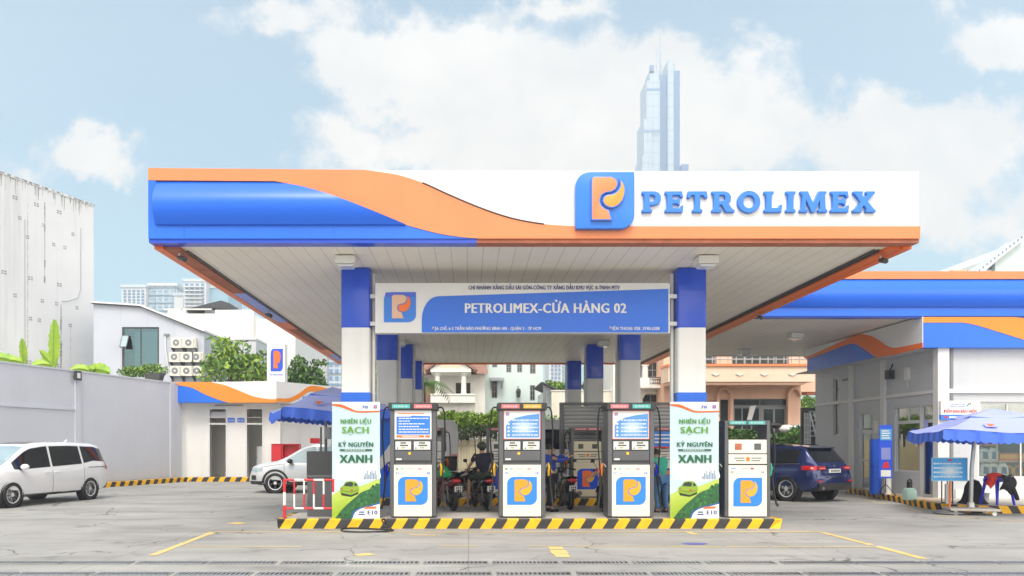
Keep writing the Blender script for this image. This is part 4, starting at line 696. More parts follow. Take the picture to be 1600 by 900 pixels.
lo_ = wave([(u, a) for u, a, c in us]); hi_ = wave([(u, c) for u, a, c in us]); b.prism([(0, zt)]+hi_+[(CL, zt)], .01, .3); b.prism(lo_+hi_[::-1], 0, .3, 'y', 'amber_wave'); b.prism([(0, zb)]+lo_+[(CL, zb)], .01, .3, 'y', 'trim_light'); b.build('side_fascia', t)
b = MB('trim_light'); b.prism([(qx(258), YQ+.05), (qx(432)-.02, YQ+.05), (C1.x-.1, C1.y), (C1.x-.1, YR+5), (qx(258), YR+5)], zb+.02, zb+.06, 'z'); b.prism([(qx(258), YQ+.5), (qx(432)-.3, YQ+.5), (C1.x-.4, C1.y), (C1.x-.4, YR+5), (qx(258), YR+5)], zt-.25, zt-.2, 'z'); b.build('roof', t)
# rooftop emblem box
YE = 36.6; t = thing('emblem_box', 'white upright light box with an orange and blue emblem on the toilet block roof', 'sign', (gx(430, YE), YE, zt-.2), world=True); ex = lambda p: gx(p, YE); ez = lambda p: gz(p, YE)
b = MB('white_panel'); b.box(ex(417), ex(445), YE, YE+.55, zt-.2, ez(537)); b.build('box', t, bevel=.02); b = MB(); b.logo(ex(423), ez(580), ex(442)-ex(423), ez(545)-ez(580), YE, .02, 'deep_blue', 'orange', 'orange'); b.build('logo', t); b = MB('deep_blue'); b.text('PETROLIMEX', ex(432.5), ez(587), YE-.006, .10, ex(443)-ex(422), 'deep_blue', align='C'); b.build('lettering', t)
# red fire cabinets
for k, (a, c, lab) in enumerate(((424, 440, 'plain red fire cabinet behind the white car, by the toilet block wall'), (441, 468, 'red open fire shelf holding extinguishers beside the plain red cabinet'))):
    Y = 34.2; t = thing('fire_cabinet', lab, 'fire cabinet', ((gx(a, Y)+gx(c, Y))/2, Y, 0)); w = (gx(c, Y)-gx(a, Y))/2
    b = MB('red_paint'); z1 = gz(694.5, Y); b.box(-w, w, .25, .30, 0, z1); b.box(-w, -w+.03, -.02, .25, 0, z1); b.box(w-.03, w, -.02, .25, 0, z1); b.box(-w, w, -.02, .25, z1-.001, z1+.03); b.box(-w+.03, w-.03, -.01, .25, .5, .55)
    if k == 0: b.box(-w+.03, w-.03, -.03, -.01, .05, z1-.03)
    b.build('case', t)
    if k:
        for i in range(3):
            x = -.25+i*.25; q = thing('fire_extinguisher', 'red extinguisher standing on the open fire shelf', 'extinguisher', (t.location.x+x, Y+.08, .55), group='extinguishers on the red shelf'); b = MB('red_paint'); b.lathe([(.06, 0), (.07, .02), (.07, .40), (.04, .48), (.02, .5)], n=12); b.build('cylinder', q, smooth=40); b = MB('black'); b.box(-.05, .05, -.02, .02, .5, .55); b.tube(wave([(.05, 0, .53), (.09, 0, .4), (.08, 0, .2)], 3), .012, 6); b.build('valve', q)
t = thing('fire_sign', 'small red sign on the wall behind the white car', 'sign', (gx(487, 37), 37.0, 0), .96); b = MB('red_paint'); b.box(-.3, .3, -.25, -.2, 1.75, 2.0); b.build('plate', t); b = MB('frame_grey'); b.bar((0, -.18, 0), (0, -.18, 1.9), .03); b.build('post', t)
# ------------------------------------------------------------------ tall weathered block
C_, D_ = Vector((-28.1, 40.5, 0)), Vector((-24.4, 50, 0)); U = (D_-C_).normalized(); Nn = Vector((-U.y, U.x, 0)); LT = (D_-C_).length; ZT = 17.2
t = thing('weathered_block', 'tall blank white building side with soot stained parapet and rows of small vents', 'building', D_, world=True)
TT = frameT(C_, U, Nn); b = MB('weathered', TT); b.box(0, LT, 0, 14, 0, ZT); b.build('wall', t)
b = MB('weathered', TT); b.box(-.02, LT+.02, -.05, .3, ZT+.001, ZT+.14); b.build('parapet', t)
b = MB('stain_pale', TT); r = random.Random(9)                       # thin runs of dirt under the parapet and down the joints
for i in range(130):
    u = LT*r.random(); w = .015+.05*r.random(); l = .08+.9*r.random()**3; b.prism([(u-w, ZT), (u+w, ZT), (u+w*.2, ZT-l), (u-w*.2, ZT-l)], -.004-.0001*i/10, -.001, 'y', 'stain' if r.random() < .45 else 'stain_pale')
for i in range(90): u = LT*r.random(); w = .03+.10*r.random(); b.box(u-w, u+w, -.053, -.0505, ZT+.01+.05*r.random(), ZT+.12, 'stain' if r.random() < .6 else 'stain_pale')
for uc, z0, z1, w, m in ((6.55, 11.5, 16.4, .06, 'stain'), (7.7, 6, 10.4, .07, 'stain'), (5.4, 3, 16, .035, 'stain_pale'), (8.4, 3, 9, .03, 'stain_pale'), (3.6, 6, 16, .04, 'stain_pale')):
    z = z1
    while z > z0: l = .15+r.random()*.5; k = w*(.3+.9*r.random()); o = .02*r.random(); b.prism([(uc-k+o, z), (uc+k+o, z), (uc+k*.6+o, max(z0, z-l)), (uc-k*.7+o, max(z0, z-l))], -.006, -.001, 'y', m); z -= l+.04*r.random()
b.build('stains', t)
b = MB('steel', TT); b.tube([(9.15, -.04, 15.5), (9.15, -.04, 11.6), (8.9, -.04, 11.0), (8.2, -.04, 10.7), (7.75, -.04, 10.6)], .018, 6); b.tube([(5.2, -.04, 15), (5.2, -.04, 8), (5.5, -.04, 4)], .015, 6); b.build('cable', t)
vb = MB('frame_dark', TT)
for z, us_, w in ((16.1, (6.0, 7.6, 4.6, 3.0), .34), (15.0, (4.9, 6.5, 8.6, 3.1), .22), (14.0, (7.2, 8.0, 5.4, 2.4), .22), (11.6, (5.6, 7.6, 3.9), .34), (10.4, (4.6, 6.4, 7.4, 8.9, 2.6), .22), (9.2, (5.6, 6.2, 8.4, 3.4), .22), (6.6, (5.5, 7.6, 3.6), .34), (5.6, (4.4, 6.3, 7.9, 9.0, 2.7), .22)):
    for u in us_:
        v = MB('stain', TT)
        for k in range(2):
            x_ = u-w/2+k*w*.55; v.box(x_, x_+w*.36, -.012, -.001, z+.03, z+.10); v.box(x_, x_+w*.36, -.012, -.001, z-.10, z-.03)
        v.build('vent', t)
# ------------------------------------------------------------------ blue grey warehouse with air conditioners
YW = 46.; wx = lambda p: gx(p, YW); wz = lambda p: gz(p, YW); t = thing('warehouse', 'blue grey gabled warehouse with one large window behind the wall', 'building', (wx(230), YW, 0), world=True)
prof = [(wx(146), 0), (wx(146), wz(474.5)), (wx(221), wz(479.5)), (wx(319), wz(518.5)), (wx(319), 0)]
w0, w1, w2, w3 = wx(190.5), wx(248.5), wz(580), wz(511); b = MB('wall_siding'); Pz = lambda x: interp([(wx(146), wz(474.5)), (wx(221), wz(479.5)), (wx(319), wz(518.5))], x)
b.prism([(wx(146), 0), (wx(146), Pz(wx(146))), (w0, Pz(w0)), (w0, 0)], YW, YW+9); b.prism([(w1, 0), (w1, Pz(w1)), (wx(319), wz(518.5)), (wx(319), 0)], YW, YW+9); b.prism([(w0, w3), (w0, Pz(w0)), (wx(221), wz(479.5)), (w1, Pz(w1)), (w1, w3)], YW, YW+9); b.box(w0, w1, YW, YW+9, 0, w2); b.box(w0, w1, YW+4, YW+4.1, w2, w3, 'interior'); b.build('wall', t)
b = MB('trim_light'); e = .10; b.prism([(wx(145), wz(474)), (wx(221), wz(479)), (wx(321), wz(519)), (wx(321), wz(516)), (wx(221), wz(476.3)), (wx(145), wz(471.5))], YW-.25, YW+9.2); b.build('roof', t)
b = MB('frame_dark'); b.prism([(wx(145), wz(475.2)), (wx(221), wz(480.2)), (wx(320), wz(520.4)), (wx(320), wz(519.2)), (wx(221), wz(479.1)), (wx(145), wz(474.1))], YW-.2, YW-.003); b.build('gutter', t)
TW_ = frameT((0, YW, 0), (1, 0, 0), (0, 1, 0)); win(t, TW_, w0+.02, w1-.02, w2, w3, 2, 1, 'frame_dark', 'house_glass', .09, .05)
b = MB('car_glass_light'); b.box(w0+.6, w1-.2, YW+.4, YW+.45, w2, w3-.2); b.build('curtain', t)
v = MB('frame_dark'); v.T = Matrix.Translation((w0+.02, YW, wz(524))) @ Matrix.Rotation(-.45, 4, 'X'); v.box(0, .42, -.02, .02, -.85, 0, 'frame_dark'); v.box(.04, .38, -.025, -.02, -.80, -.05, 'car_glass_light'); v.build('casement', t)
b = MB('frame_dark'); b.box(w0, w0+.50, YW+.3, YW+.34, w2+.5, wz(524)); b.build('blind', t)
b = MB('trim_light'); b.tube(wave([(wx(259), YW-.06, wz(522)), (wx(259), YW-.06, wz(540)), (wx(263), YW-.06, wz(570)), (wx(268), YW-.06, wz(595))], 4), .05, 8); b.box(wx(257), wx(265), YW-.14, YW-.002, wz(525), wz(522), 'frame_grey'); b.build('drainpipe', t)
def acunit(x, z, first=[None]):
    if first[0] is None:
        a = thing('air_conditioner', 'cream outdoor air conditioner unit on a bracket', 'air conditioner', (x, YW-.02, z)); b = MB('cream'); b.box(-.36, .36, -.42, -.10, .03, .62); b.box(-.36, -.30, -.43, -.42, .05, .60, 'trim_light'); o = b.build('case', a, bevel=.02)
        b = MB('frame_grey'); b.lathe([(.20, -.432), (.20, -.42)], (-.06, 0, .33), 20, axis='y'); b.lathe([(.06, -.44), (.06, -.432)], (-.06, 0, .33), 10, 'trim_light', 'y'); [b.box(.20, .32, -.425, -.42, .1+k*.07, .13+k*.07) for k in range(7)]; b.build('fan_grille', o)
        b = MB('frame_dark'); b.box(-.34, -.28, -.5, 0, -.02, .03); b.box(.28, .34, -.5, 0, -.02, .03); b.prism([(-.5, -.02), (0, -.02), (0, -.3)], -.33, -.30, 'x'); b.prism([(-.5, -.02), (0, -.02), (0, -.3)], .30, .33, 'x'); b.build('bracket', a); first[0] = a; return a
    return dup(first[0], (x, YW-.02, z))
rows = (((281, 300), 545.5, 'top', ('left', 'right')), ((278, 297, 312), 567.5, 'middle', ('left', 'middle', 'right')), ((279, 297, 313), 589, 'bottom', ('left', 'middle', 'right')))
for xs, py, rn, cols in rows:
    for p, cn in zip(xs, cols): a = acunit(wx(p), wz(py)); a['label'] = 'cream air conditioner, %s one in the %s row on the blue grey warehouse' % (cn, rn); a['group'] = 'air conditioners on the warehouse wall'
# white building with dark roof terrace behind it
YV = 60.; vx = lambda p: gx(p, YV); vz = lambda p: gz(p, YV); t = thing('white_block', 'plain bright white block with a dark tiled roof shelter on top, behind the warehouse', 'building', (vx(340), YV, 0), world=True)
b = MB('villa_white'); b.box(vx(255), vx(396), YV, YV+14, 0, vz(490)); b.box(vx(396), vx(459), YV+.6, YV+14, 0, vz(497), 'wall_white'); b.build('wall', t)
b = MB('villa_white'); b.box(vx(262), vx(290), YV, YV+.3, vz(490), vz(484)); b.box(vx(283), vx(284.5), YV, YV+.3, vz(484), vz(480)); b.box(vx(255), vx(330), YV, YV+.2, vz(484), vz(482)); b.box(vx(336), vx(396), YV, YV+.3, vz(490), vz(484)); b.box(vx(318), vx(336), YV+.3, YV+.5, vz(490), vz(484), 'frame_grey'); b.build('parapet', t)
b = MB('roof_dark'); b.prism([(vx(281), vz(482.5)), (vx(342), vz(467.5)), (vx(356), vz(472)), (vx(366), vz(481)), (vx(330), vz(480))], YV+.5, YV+7); b.build('roof', t)
b = MB('steel'); [b.bar((vx(p), YV+.2, vz(490)), (vx(p), YV+.2, vz(474)), .03) for p in (372, 380, 388)]; b.tube(wave([(vx(366), YV+.2, vz(478)), (vx(380), YV+.2, vz(472)), (vx(392), YV+.2, vz(476))], 3), .03); b.build('railing', t)
t = thing('grey_annex', 'dull grey blank wall beside the air conditioners behind the tree', 'building', (gx(340, 52), 52, 0), world=True); b = MB('cream_old'); b.box(gx(300, 52), gx(400, 52), 52, 56, 0, gz(531, 52), 'wall_shop'); b.build('wall', t); b = MB('trim_light'); b.box(gx(299, 52), gx(401, 52), 51.9, 56.1, gz(531, 52), gz(531, 52)+.12); b.build('coping', t)
# ------------------------------------------------------------------ far towers
def tower(name, label, Y, parts, group=None, cat='tower', cap=.45):
    """parts: (px0, px1, pytop, depth offset, depth, material)"""
    xs = [p[0] for p in parts]+[p[1] for p in parts]; t = thing(name, label, cat, (gx(sum(xs)/len(xs), Y), Y, 0), group=group, world=True)
    for (a, c, top, o, d, m) in parts:
        b = MB(m); x0, x1, z1 = gx(a, Y), gx(c, Y), gz(top, Y); b.box(x0, x1, Y+o, Y+o+d, 0, z1); w = b.build('block', t)
        b = MB('tower_wall' if m != 'tower_wall' else 'tower_pale'); h = .008*Y*(cap > .2)+.6*(cap < .2); b.box(x0-h*.2, x1+h*.2, Y+o-h*.2, Y+o+d+h*.2, z1, z1+h*cap); b.build('roof', w)
    return t
def tower_windows(t, Y, px0, px1, py0, py1, nx, nz, m='tower_glass', off=0):
    for i in range(nx):
        a, c = px0+(px1-px0)*(i+.2)/nx, px0+(px1-px0)*(i+.75)/nx
        for k in range(nz): e, f = py0+(py1-py0)*(k+.25)/nz, py0+(py1-py0)*(k+.8)/nz; b = MB(m); b.box(gx(a, Y), gx(c, Y), Y+off-.35, Y+off-.02, gz(f, Y), gz(e, Y)); b.build('window', t)
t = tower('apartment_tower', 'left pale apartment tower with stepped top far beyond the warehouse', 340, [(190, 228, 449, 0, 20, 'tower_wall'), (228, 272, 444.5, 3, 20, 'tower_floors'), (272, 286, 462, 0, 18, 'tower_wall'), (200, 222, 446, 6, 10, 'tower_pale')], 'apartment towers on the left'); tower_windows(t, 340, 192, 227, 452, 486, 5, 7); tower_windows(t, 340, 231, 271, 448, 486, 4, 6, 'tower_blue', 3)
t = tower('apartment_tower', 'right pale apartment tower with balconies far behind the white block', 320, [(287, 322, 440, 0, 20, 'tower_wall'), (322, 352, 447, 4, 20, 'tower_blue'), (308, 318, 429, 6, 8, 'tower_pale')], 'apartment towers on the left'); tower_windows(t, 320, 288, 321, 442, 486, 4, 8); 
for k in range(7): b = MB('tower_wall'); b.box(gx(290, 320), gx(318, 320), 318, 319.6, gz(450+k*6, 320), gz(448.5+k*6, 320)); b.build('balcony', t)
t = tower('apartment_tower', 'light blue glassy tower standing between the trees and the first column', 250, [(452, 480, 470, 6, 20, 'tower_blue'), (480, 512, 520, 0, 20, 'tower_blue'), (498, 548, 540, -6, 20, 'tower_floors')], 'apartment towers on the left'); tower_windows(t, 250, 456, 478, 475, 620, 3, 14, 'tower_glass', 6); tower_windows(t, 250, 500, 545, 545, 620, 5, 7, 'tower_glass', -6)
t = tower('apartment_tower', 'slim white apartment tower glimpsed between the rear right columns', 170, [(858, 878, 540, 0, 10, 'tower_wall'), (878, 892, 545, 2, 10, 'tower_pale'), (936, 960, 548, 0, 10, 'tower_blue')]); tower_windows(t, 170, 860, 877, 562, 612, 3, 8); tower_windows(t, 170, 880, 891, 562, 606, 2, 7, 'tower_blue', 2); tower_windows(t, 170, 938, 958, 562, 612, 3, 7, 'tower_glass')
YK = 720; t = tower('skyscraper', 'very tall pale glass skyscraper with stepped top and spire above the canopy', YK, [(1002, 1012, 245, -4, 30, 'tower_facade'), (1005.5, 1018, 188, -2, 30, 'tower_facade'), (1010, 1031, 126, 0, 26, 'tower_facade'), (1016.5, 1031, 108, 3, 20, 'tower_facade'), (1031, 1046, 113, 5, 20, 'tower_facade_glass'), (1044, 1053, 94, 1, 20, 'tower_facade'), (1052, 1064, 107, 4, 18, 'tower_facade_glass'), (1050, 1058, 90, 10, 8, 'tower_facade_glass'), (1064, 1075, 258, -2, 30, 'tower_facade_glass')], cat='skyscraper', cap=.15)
b = MB('tower_facade'); b.box(gx(1016.5, YK), gx(1023, YK), YK+3, YK+5, gz(112, YK), gz(99, YK), 'tower_facade_glass'); b.tube([(gx(1038, YK), YK+14, gz(112, YK)), (gx(1038, YK), YK+14, gz(85, YK)), (gx(1038, YK), YK+14, gz(30, YK))], [1.6, 1.0, .35], 6); b.bar((gx(1031, YK), YK+12, gz(112, YK)), (gx(1031, YK), YK+12, gz(58, YK)), .6, 6); b.build('spire', t)
for py in (138, 205):
    b = MB('tower_glass'); b.box(gx(1010 if py < 188 else 1005.5, YK), gx(1031, YK), YK-.6 if py < 188 else YK-2.6, YK-.1 if py < 188 else YK-2.1, gz(py+3, YK), gz(py, YK)); b.build('plant_floor', t)
# ------------------------------------------------------------------ villa, white house, arched house, pink house
YI = 46.; ix = lambda p: gx(p, YI); iz = lambda p: gz(p, YI); T_I = frameT((0, YI, 0), (1, 0, 0), (0, 1, 0))
t = thing('villa', 'cream villa with a columned balcony porch and tiled gable', 'house', (ix(710), YI, 0), world=True)
b = MB('villa_white', T_I); b.wall((0, 0, 0), (1, 0, 0), (0, 1, 0), ix(640), ix(758), 0, iz(585), [(ix(712), ix(735), iz(622), iz(598)), (ix(668), ix(678), iz(622), iz(600))], .25); b.box(ix(640), ix(758), .25, 9, iz(585)-.2, iz(585)); b.box(ix(640), ix(758), 3, 3.2, 0, iz(588), 'interior'); b.build('wall', t)
win(t, T_I, ix(712), ix(735), iz(622), iz(598), 3, 2, 'frame_dark', 'window_dark', .06, name='door'); win(t, T_I, ix(668), ix(678), iz(622), iz(600), 2, 1, 'roof_tile', 'window_dark', .06)
b = MB('villa_white'); b.box(ix(676), ix(742), YI-2.6, YI-.002, iz(633), iz(622)); b.box(ix(676), ix(742), YI-2.65, YI-2.5, iz(622), iz(621)+.05); b.box(ix(682), ix(745), YI-2.2, YI-.01, iz(650), iz(633)); b.build('balcony', t)
b = MB('trim_light'); [b.box(ix(p), ix(p+1.6), YI-2.63, YI-2.603, iz(631), iz(625)) for p in (691, 702, 713)]; b.build('balcony_slits', t)
for p in (684, 723): b = MB('villa_white'); b.lathe([(.20, iz(622)), (.20, iz(620)), (.15, iz(619)), (.14, iz(593)), (.22, iz(591)), (.22, iz(588))], (ix(p+2), YI-2.4, 0), 14); b.build('pillar', t, smooth=40)
b = MB('villa_white'); b.box(ix(676), ix(736), YI-2.7, YI-.01, iz(588), iz(583)); ar = [(ix(690)+(ix(722)-ix(690))*(.5-.5*math.cos(PI*i/12)), iz(583)+(iz(571)-iz(583))*math.sin(PI*i/12)) for i in range(13)]; b.prism([(ix(676), iz(583)), (ix(706), iz(562)), (ix(736), iz(583))], YI-2.6, YI-.5); b.prism(ar, YI-2.66, YI-2.602, 'y', 'peach_light'); b.build('porch_gable', t)
b = MB('roof_tile'); b.prism([(ix(670), iz(586)), (ix(706), iz(561)), (ix(706), iz(558.5)), (ix(667), iz(584))], YI-2.8, YI+2); b.prism([(ix(742), iz(586)), (ix(706), iz(561)), (ix(706), iz(558.5)), (ix(745), iz(584))], YI-2.8, YI+2); b.prism([(YI-.8, iz(586)), (YI+4, iz(540)), (YI+9, iz(586)), (YI+4, iz(544))], ix(640), ix(762), 'x'); b.build('roof', t)
b = MB('roof_tile'); b.box(ix(664), ix(682), YI-.6, YI-.3, iz(650), iz(605)); b.build('shutter_panel', t)
YM = 49.; ix2 = lambda p: gx(p, YM); iz2 = lambda p: gz(p, YM); T_M = frameT((0, YM, 0), (1, 0, 0), (0, 1, 0)); t = thing('white_house', 'tall mint white house with small barred windows and awnings, right of the villa', 'house', (ix2(805), YM, 0), world=True)
wl = [(768, 777, 592, 622), (791, 799, 558, 582), (808, 816, 556, 582), (828, 837, 556, 584), (828, 836, 602, 626), (769, 777, 552, 574)]
b = MB('mint_white', T_M); b.wall((0, 0, 0), (1, 0, 0), (0, 1, 0), ix2(758), ix2(848), 0, 12, [(ix2(a), ix2(c), iz2(f), iz2(e)) for a, c, e, f in wl], .25); b.box(ix2(758), ix2(758)+.2, .25, 10, 0, 12); b.box(ix2(848)-.2, ix2(848), .25, 10, 0, 12); b.box(ix2(758)+.2, ix2(848)-.2, 4, 4.2, 0, 12, 'interior'); b.build('wall', t)
for a, c, e, f in wl: win(t, T_M, ix2(a), ix2(c), iz2(f), iz2(e), 2, 3, 'shutter', 'window_dark', .06)
b = MB('frame_grey'); b.prism([(YM-.75, iz2(596)), (YM-.002, iz2(590)), (YM-.002, iz2(591.2)), (YM-.75, iz2(597))], ix2(765), ix2(787), 'x'); b.bar((ix2(768), YM-.7, iz2(597)), (ix2(768), YM, iz2(607)), .03); b.bar((ix2(784), YM-.7, iz2(597)), (ix2(784), YM, iz2(607)), .03); b.build('awning', t)
b = MB('mint_white'); b.box(ix2(756), ix2(850), YM-.3, YM+10, 12, 12.3); b.build('roof', t)
b = MB('frame_dark'); b.lathe([(.1, iz2(608)), (.16, iz2(612)), (.12, iz2(620)), (.05, iz2(622))], (ix2(809.5), YM-.35, 0), 8); b.bar((ix2(809.5), YM-.35, iz2(606)), (ix2(809.5), YM, iz2(604)), .03); b.build('wall_lantern', t)
YJ = 44.; jx = lambda p: gx(p, YJ); jz = lambda p: gz(p, YJ); t = thing('lean_to', 'small white lean-to with grey pitched awning roof beside the mint white house', 'house', (jx(856), YJ, 0), world=True)
b = MB('mint_white'); b.box(jx(850), jx(862), YJ, YJ+4, 0, jz(612)); b.build('wall', t); b = MB('roof_dark'); b.prism([(jx(844), jz(598)), (jx(868), jz(609)), (jx(868), jz(611)), (jx(844), jz(600))], YJ-.8, YJ+4.2); b.build('roof', t); b = MB('frame_grey'); b.bar((jx(849), YJ-.6, jz(640)), (jx(849), YJ-.6, jz(603)), .08); b.build('post', t); b = MB('frame_grey'); b.prism([(jx(849), jz(603)), (jx(860), jz(609)), (jx(850), jz(622))], YJ-.65, YJ-.55); b.build('bracket', t)
t = thing('cream_wall', 'plain cream garden wall between the rear right columns', 'wall', (gx(950, 43), 43, 0), world=True); b = MB('cream'); b.box(gx(862, 43), gx(972, 43), 43, 43.3, 0, gz(611, 43)); b.build('wall', t); b = MB('villa_white'); b.box(gx(861, 43), gx(973, 43), 42.95, 43.35, gz(611, 43), gz(609.5, 43)); b.build('coping', t)
YH = 42.5; kx = lambda p: gx(p, YH); kz = lambda p: gz(p, YH); T_H = frameT((0, YH, 0), (1, 0, 0), (0, 1, 0)); t = thing('arched_house', 'white house with arched windows and wrought iron balcony beside the pink house', 'house', (kx(1005), YH, 0), world=True)
b = MB('villa_white', T_H); hl = [(992, 1004, 566, 590), (1012, 1029, 566, 590), (1004, 1030, 616, 640)]; b.wall((0, 0, 0), (1, 0, 0), (0, 1, 0), kx(958), kx(1037), 0, 9, [(kx(a), kx(c), kz(f), kz(e)) for a, c, e, f in hl], .25); b.box(kx(958), kx(958)+.2, .25, 7, 0, 9); b.box(kx(958)+.2, kx(1037), 3, 3.2, 0, 9, 'interior'); b.box(kx(957), kx(1038), -.2, 7, 9, 9.2); b.build('wall', t)
for a, c, e, f in hl: win(t, T_H, kx(a), kx(c), kz(f), kz(e), 2, 2, 'frame_grey', 'window_dark', .06)
b = MB('villa_white')
for a, c, e in ((992, 1004, 566), (1012, 1029, 566), (1004, 1030, 616)): b.tube([(kx(a)+(kx(c)-kx(a))*(.5-.5*math.cos(PI*i/10)), YH-.02, kz(e)+.35*(math.sin(PI*i/10))-.2) for i in range(11)], .07, 6)
b.box(kx(992), kx(1037), YH-.9, YH-.002, kz(608), kz(604)); b.build('balcony', t); b = MB('frame_dark')
for i in range(9): x = kx(1010)+(kx(1034)-kx(1010))*i/8; b.bar((x, YH-.85, kz(604)), (x, YH-.85, kz(592)), .018, 5); b.tube([(x+.10+.10*math.cos(a*.7), YH-.85, kz(598)+.14*math.sin(a*.7)) for a in range(10)], .014, 5)
b.bar((kx(1008), YH-.85, kz(592)), (kx(1036), YH-.85, kz(592)), .025, 6); b.build('iron_railing', t)
YP = 41.; px_ = lambda p: gx(p, YP); pz = lambda p: gz(p, YP); T_P = frameT((0, YP, 0), (1, 0, 0), (0, 1, 0)); t = thing('pink_house', 'peach pink two storey house with wide balcony band and grey framed doors', 'house', (px_(1150), YP, 0), world=True)
b = MB('peach', T_P); hp = [(px_(1146), px_(1231), .4, pz(623)), (px_(1124), px_(1141), .4, pz(622)), (px_(1098), px_(1119), 1.2, pz(626)), (px_(1054), px_(1120), pz(574), pz(545)), (px_(1143), px_(1233), pz(574), pz(545))]; b.wall((0, 0, 0), (1, 0, 0), (0, 1, 0), px_(1037), px_(1251), 0, 7.6, hp, .35); b.box(px_(1251)-.3, px_(1251), .35, 9, 0, 7.6); b.box(px_(1037), px_(1037)+.3, .35, 9, 0, 7.6); b.box(px_(1037)+.3, px_(1251)-.3, 3.5, 3.7, 0, 7.5, 'interior'); b.box(px_(1037), px_(1251), .35, 9, 7.5, 7.8); b.build('wall', t)
b = MB('peach_light'); b.box(px_(1033), px_(1253), YP-1.5, YP-.002, pz(600), pz(577)); b.build('balcony', t); b = MB('terracotta'); b.box(px_(1031.5), px_(1254.5), YP-1.6, YP-.004, pz(577), pz(573.5), 'orange_paint'); b.build('coping', t)
b = MB('trim_light'); [b.prism([(px_(p-6), pz(588.5)), (px_(p), pz(591.5)), (px_(p+6), pz(588.5)), (px_(p), pz(589.4))], YP-1.56, YP-1.502) for p in (1104, 1140, 1177, 1219)]; b.build('ornament', t)
b = MB('terracotta'); b.box(px_(1037), px_(1240), YP-1.4, YP-.01, pz(600)-.14, pz(600)-.002, 'peach'); b.build('balcony_soffit', t)
b = MB('steel'); [b.bar((px_(p), YP-1.4, pz(572)), (px_(p), YP-1.4, pz(560)), .03) for p in range(1040, 1252, 12)]; b.bar((px_(1038), YP-1.4, pz(566)), (px_(1250), YP-1.4, pz(566)), .03); b.bar((px_(1038), YP-1.4, pz(560)), (px_(1250), YP-1.4, pz(560)), .03); b.build('balcony_railing', t)
win(t, T_P, px_(1146), px_(1190), .4, pz(635), 3, 1, 'frame_grey', 'window_dark', .10, name='door'); win(t, T_P, px_(1190.3), px_(1231), .4, pz(635), 2, 1, 'shutter', 'window_dark', .14, name='door'); win(t, T_P, px_(1146), px_(1231), pz(634.6), pz(623), 2, 1, 'frame_grey', 'window_dark', .06)
win(t, T_P, px_(1124), px_(1141), .4, pz(622), 1, 2, 'peach', 'window_dark', .08); win(t, T_P, px_(1098), px_(1119), 1.2, pz(626), 1, 2, 'terracotta', 'window_dark', .08); win(t, T_P, px_(1054), px_(1120), pz(574), pz(545), 4, 1, 'shutter', 'window_dark', .1); win(t, T_P, px_(1143), px_(1233), pz(574), pz(545), 4, 1, 'shutter', 'window_dark', .1)
b = MB('white_panel'); b.T = Matrix.Translation((px_(1172), YP+.02, pz(656))); b.prism([(-.15, 0), (.0, 1.05*.7), (.33, 1.1*.7), (.1, 0)], 0, .04); b.build('curtain', t)
b = MB('peach')
for a, c in ((1122, 1143), (1232, 1251)): b.box(px_(a)-.12, px_(a)+.02, YP-.25, YP-.002, 0, pz(620)); b.tube([(px_(a)-.05+(px_(c)-px_(a))*(.5-.5*math.cos(PI*i/10)), YP-.1, pz(620)+.45*math.sin(PI*i/10)) for i in range(11)], .09, 6)
b.build('arch_trim', t)
t = thing('pink_wing', 'rear wing of the pink house with its own small balcony, seen before the shop', 'house', (gx(1265, 47), 47, 0), world=True); b = MB('peach'); b.box(gx(1240, 47), gx(1282, 47), 46.5, 47.5, gz(613, 47), gz(590, 47)); b.box(gx(1240, 47), gx(1290, 47), 47.5, 52, gz(610, 47), 8); b.box(gx(1244, 47), gx(1252, 47), 47.5, 50, 0, gz(600, 47)); b.build('wall', t); b = MB('terracotta'); b.box(gx(1256, 47), gx(1276, 47), 46.6, 47.4, gz(617, 47), gz(613.2, 47)); b.build('soffit', t)
# ------------------------------------------------------------------ rear fence and hedges
YN = 38.5; t = thing('slatted_fence', 'cream slatted fence with dark railing on top closing the rear of the forecourt', 'fence', (2, YN, 0), world=True)
b = MB('slat_cream'); x = gx(655, YN)
while x < gx(1040, YN): b.box(x, x+.125, YN, YN+.04, .05, gz(686, YN)); x += .145
b.build('slats', t); b = MB('frame_dark'); x0, x1 = gx(655, YN), gx(1040, YN); b.box(x0, x1, YN+.042, YN+.09, .4, .48); b.box(x0, x1, YN+.042, YN+.09, 1.6, 1.68); x = x0
while x < x1: b.bar((x, YN+.06, gz(686, YN)), (x, YN+.06, gz(671, YN)), .014, 5); x += .13
b.box(x0, x1, YN+.04, YN+.08, gz(671, YN), gz(670, YN)+.02); b.build('railing', t)
t = thing('garden_wall', 'low garden wall under the hedge before the pink house', 'wall', (14, YN, 0), world=True); b = MB('cream_old'); b.box(gx(1040, YN), gx(1310, YN), YN, YN+.2, 0, 1.5); b.build('wall', t); b = MB('trim_light'); b.box(gx(1040, YN), gx(1310, YN), YN-.03, YN+.23, 1.5, 1.57); b.build('coping', t)
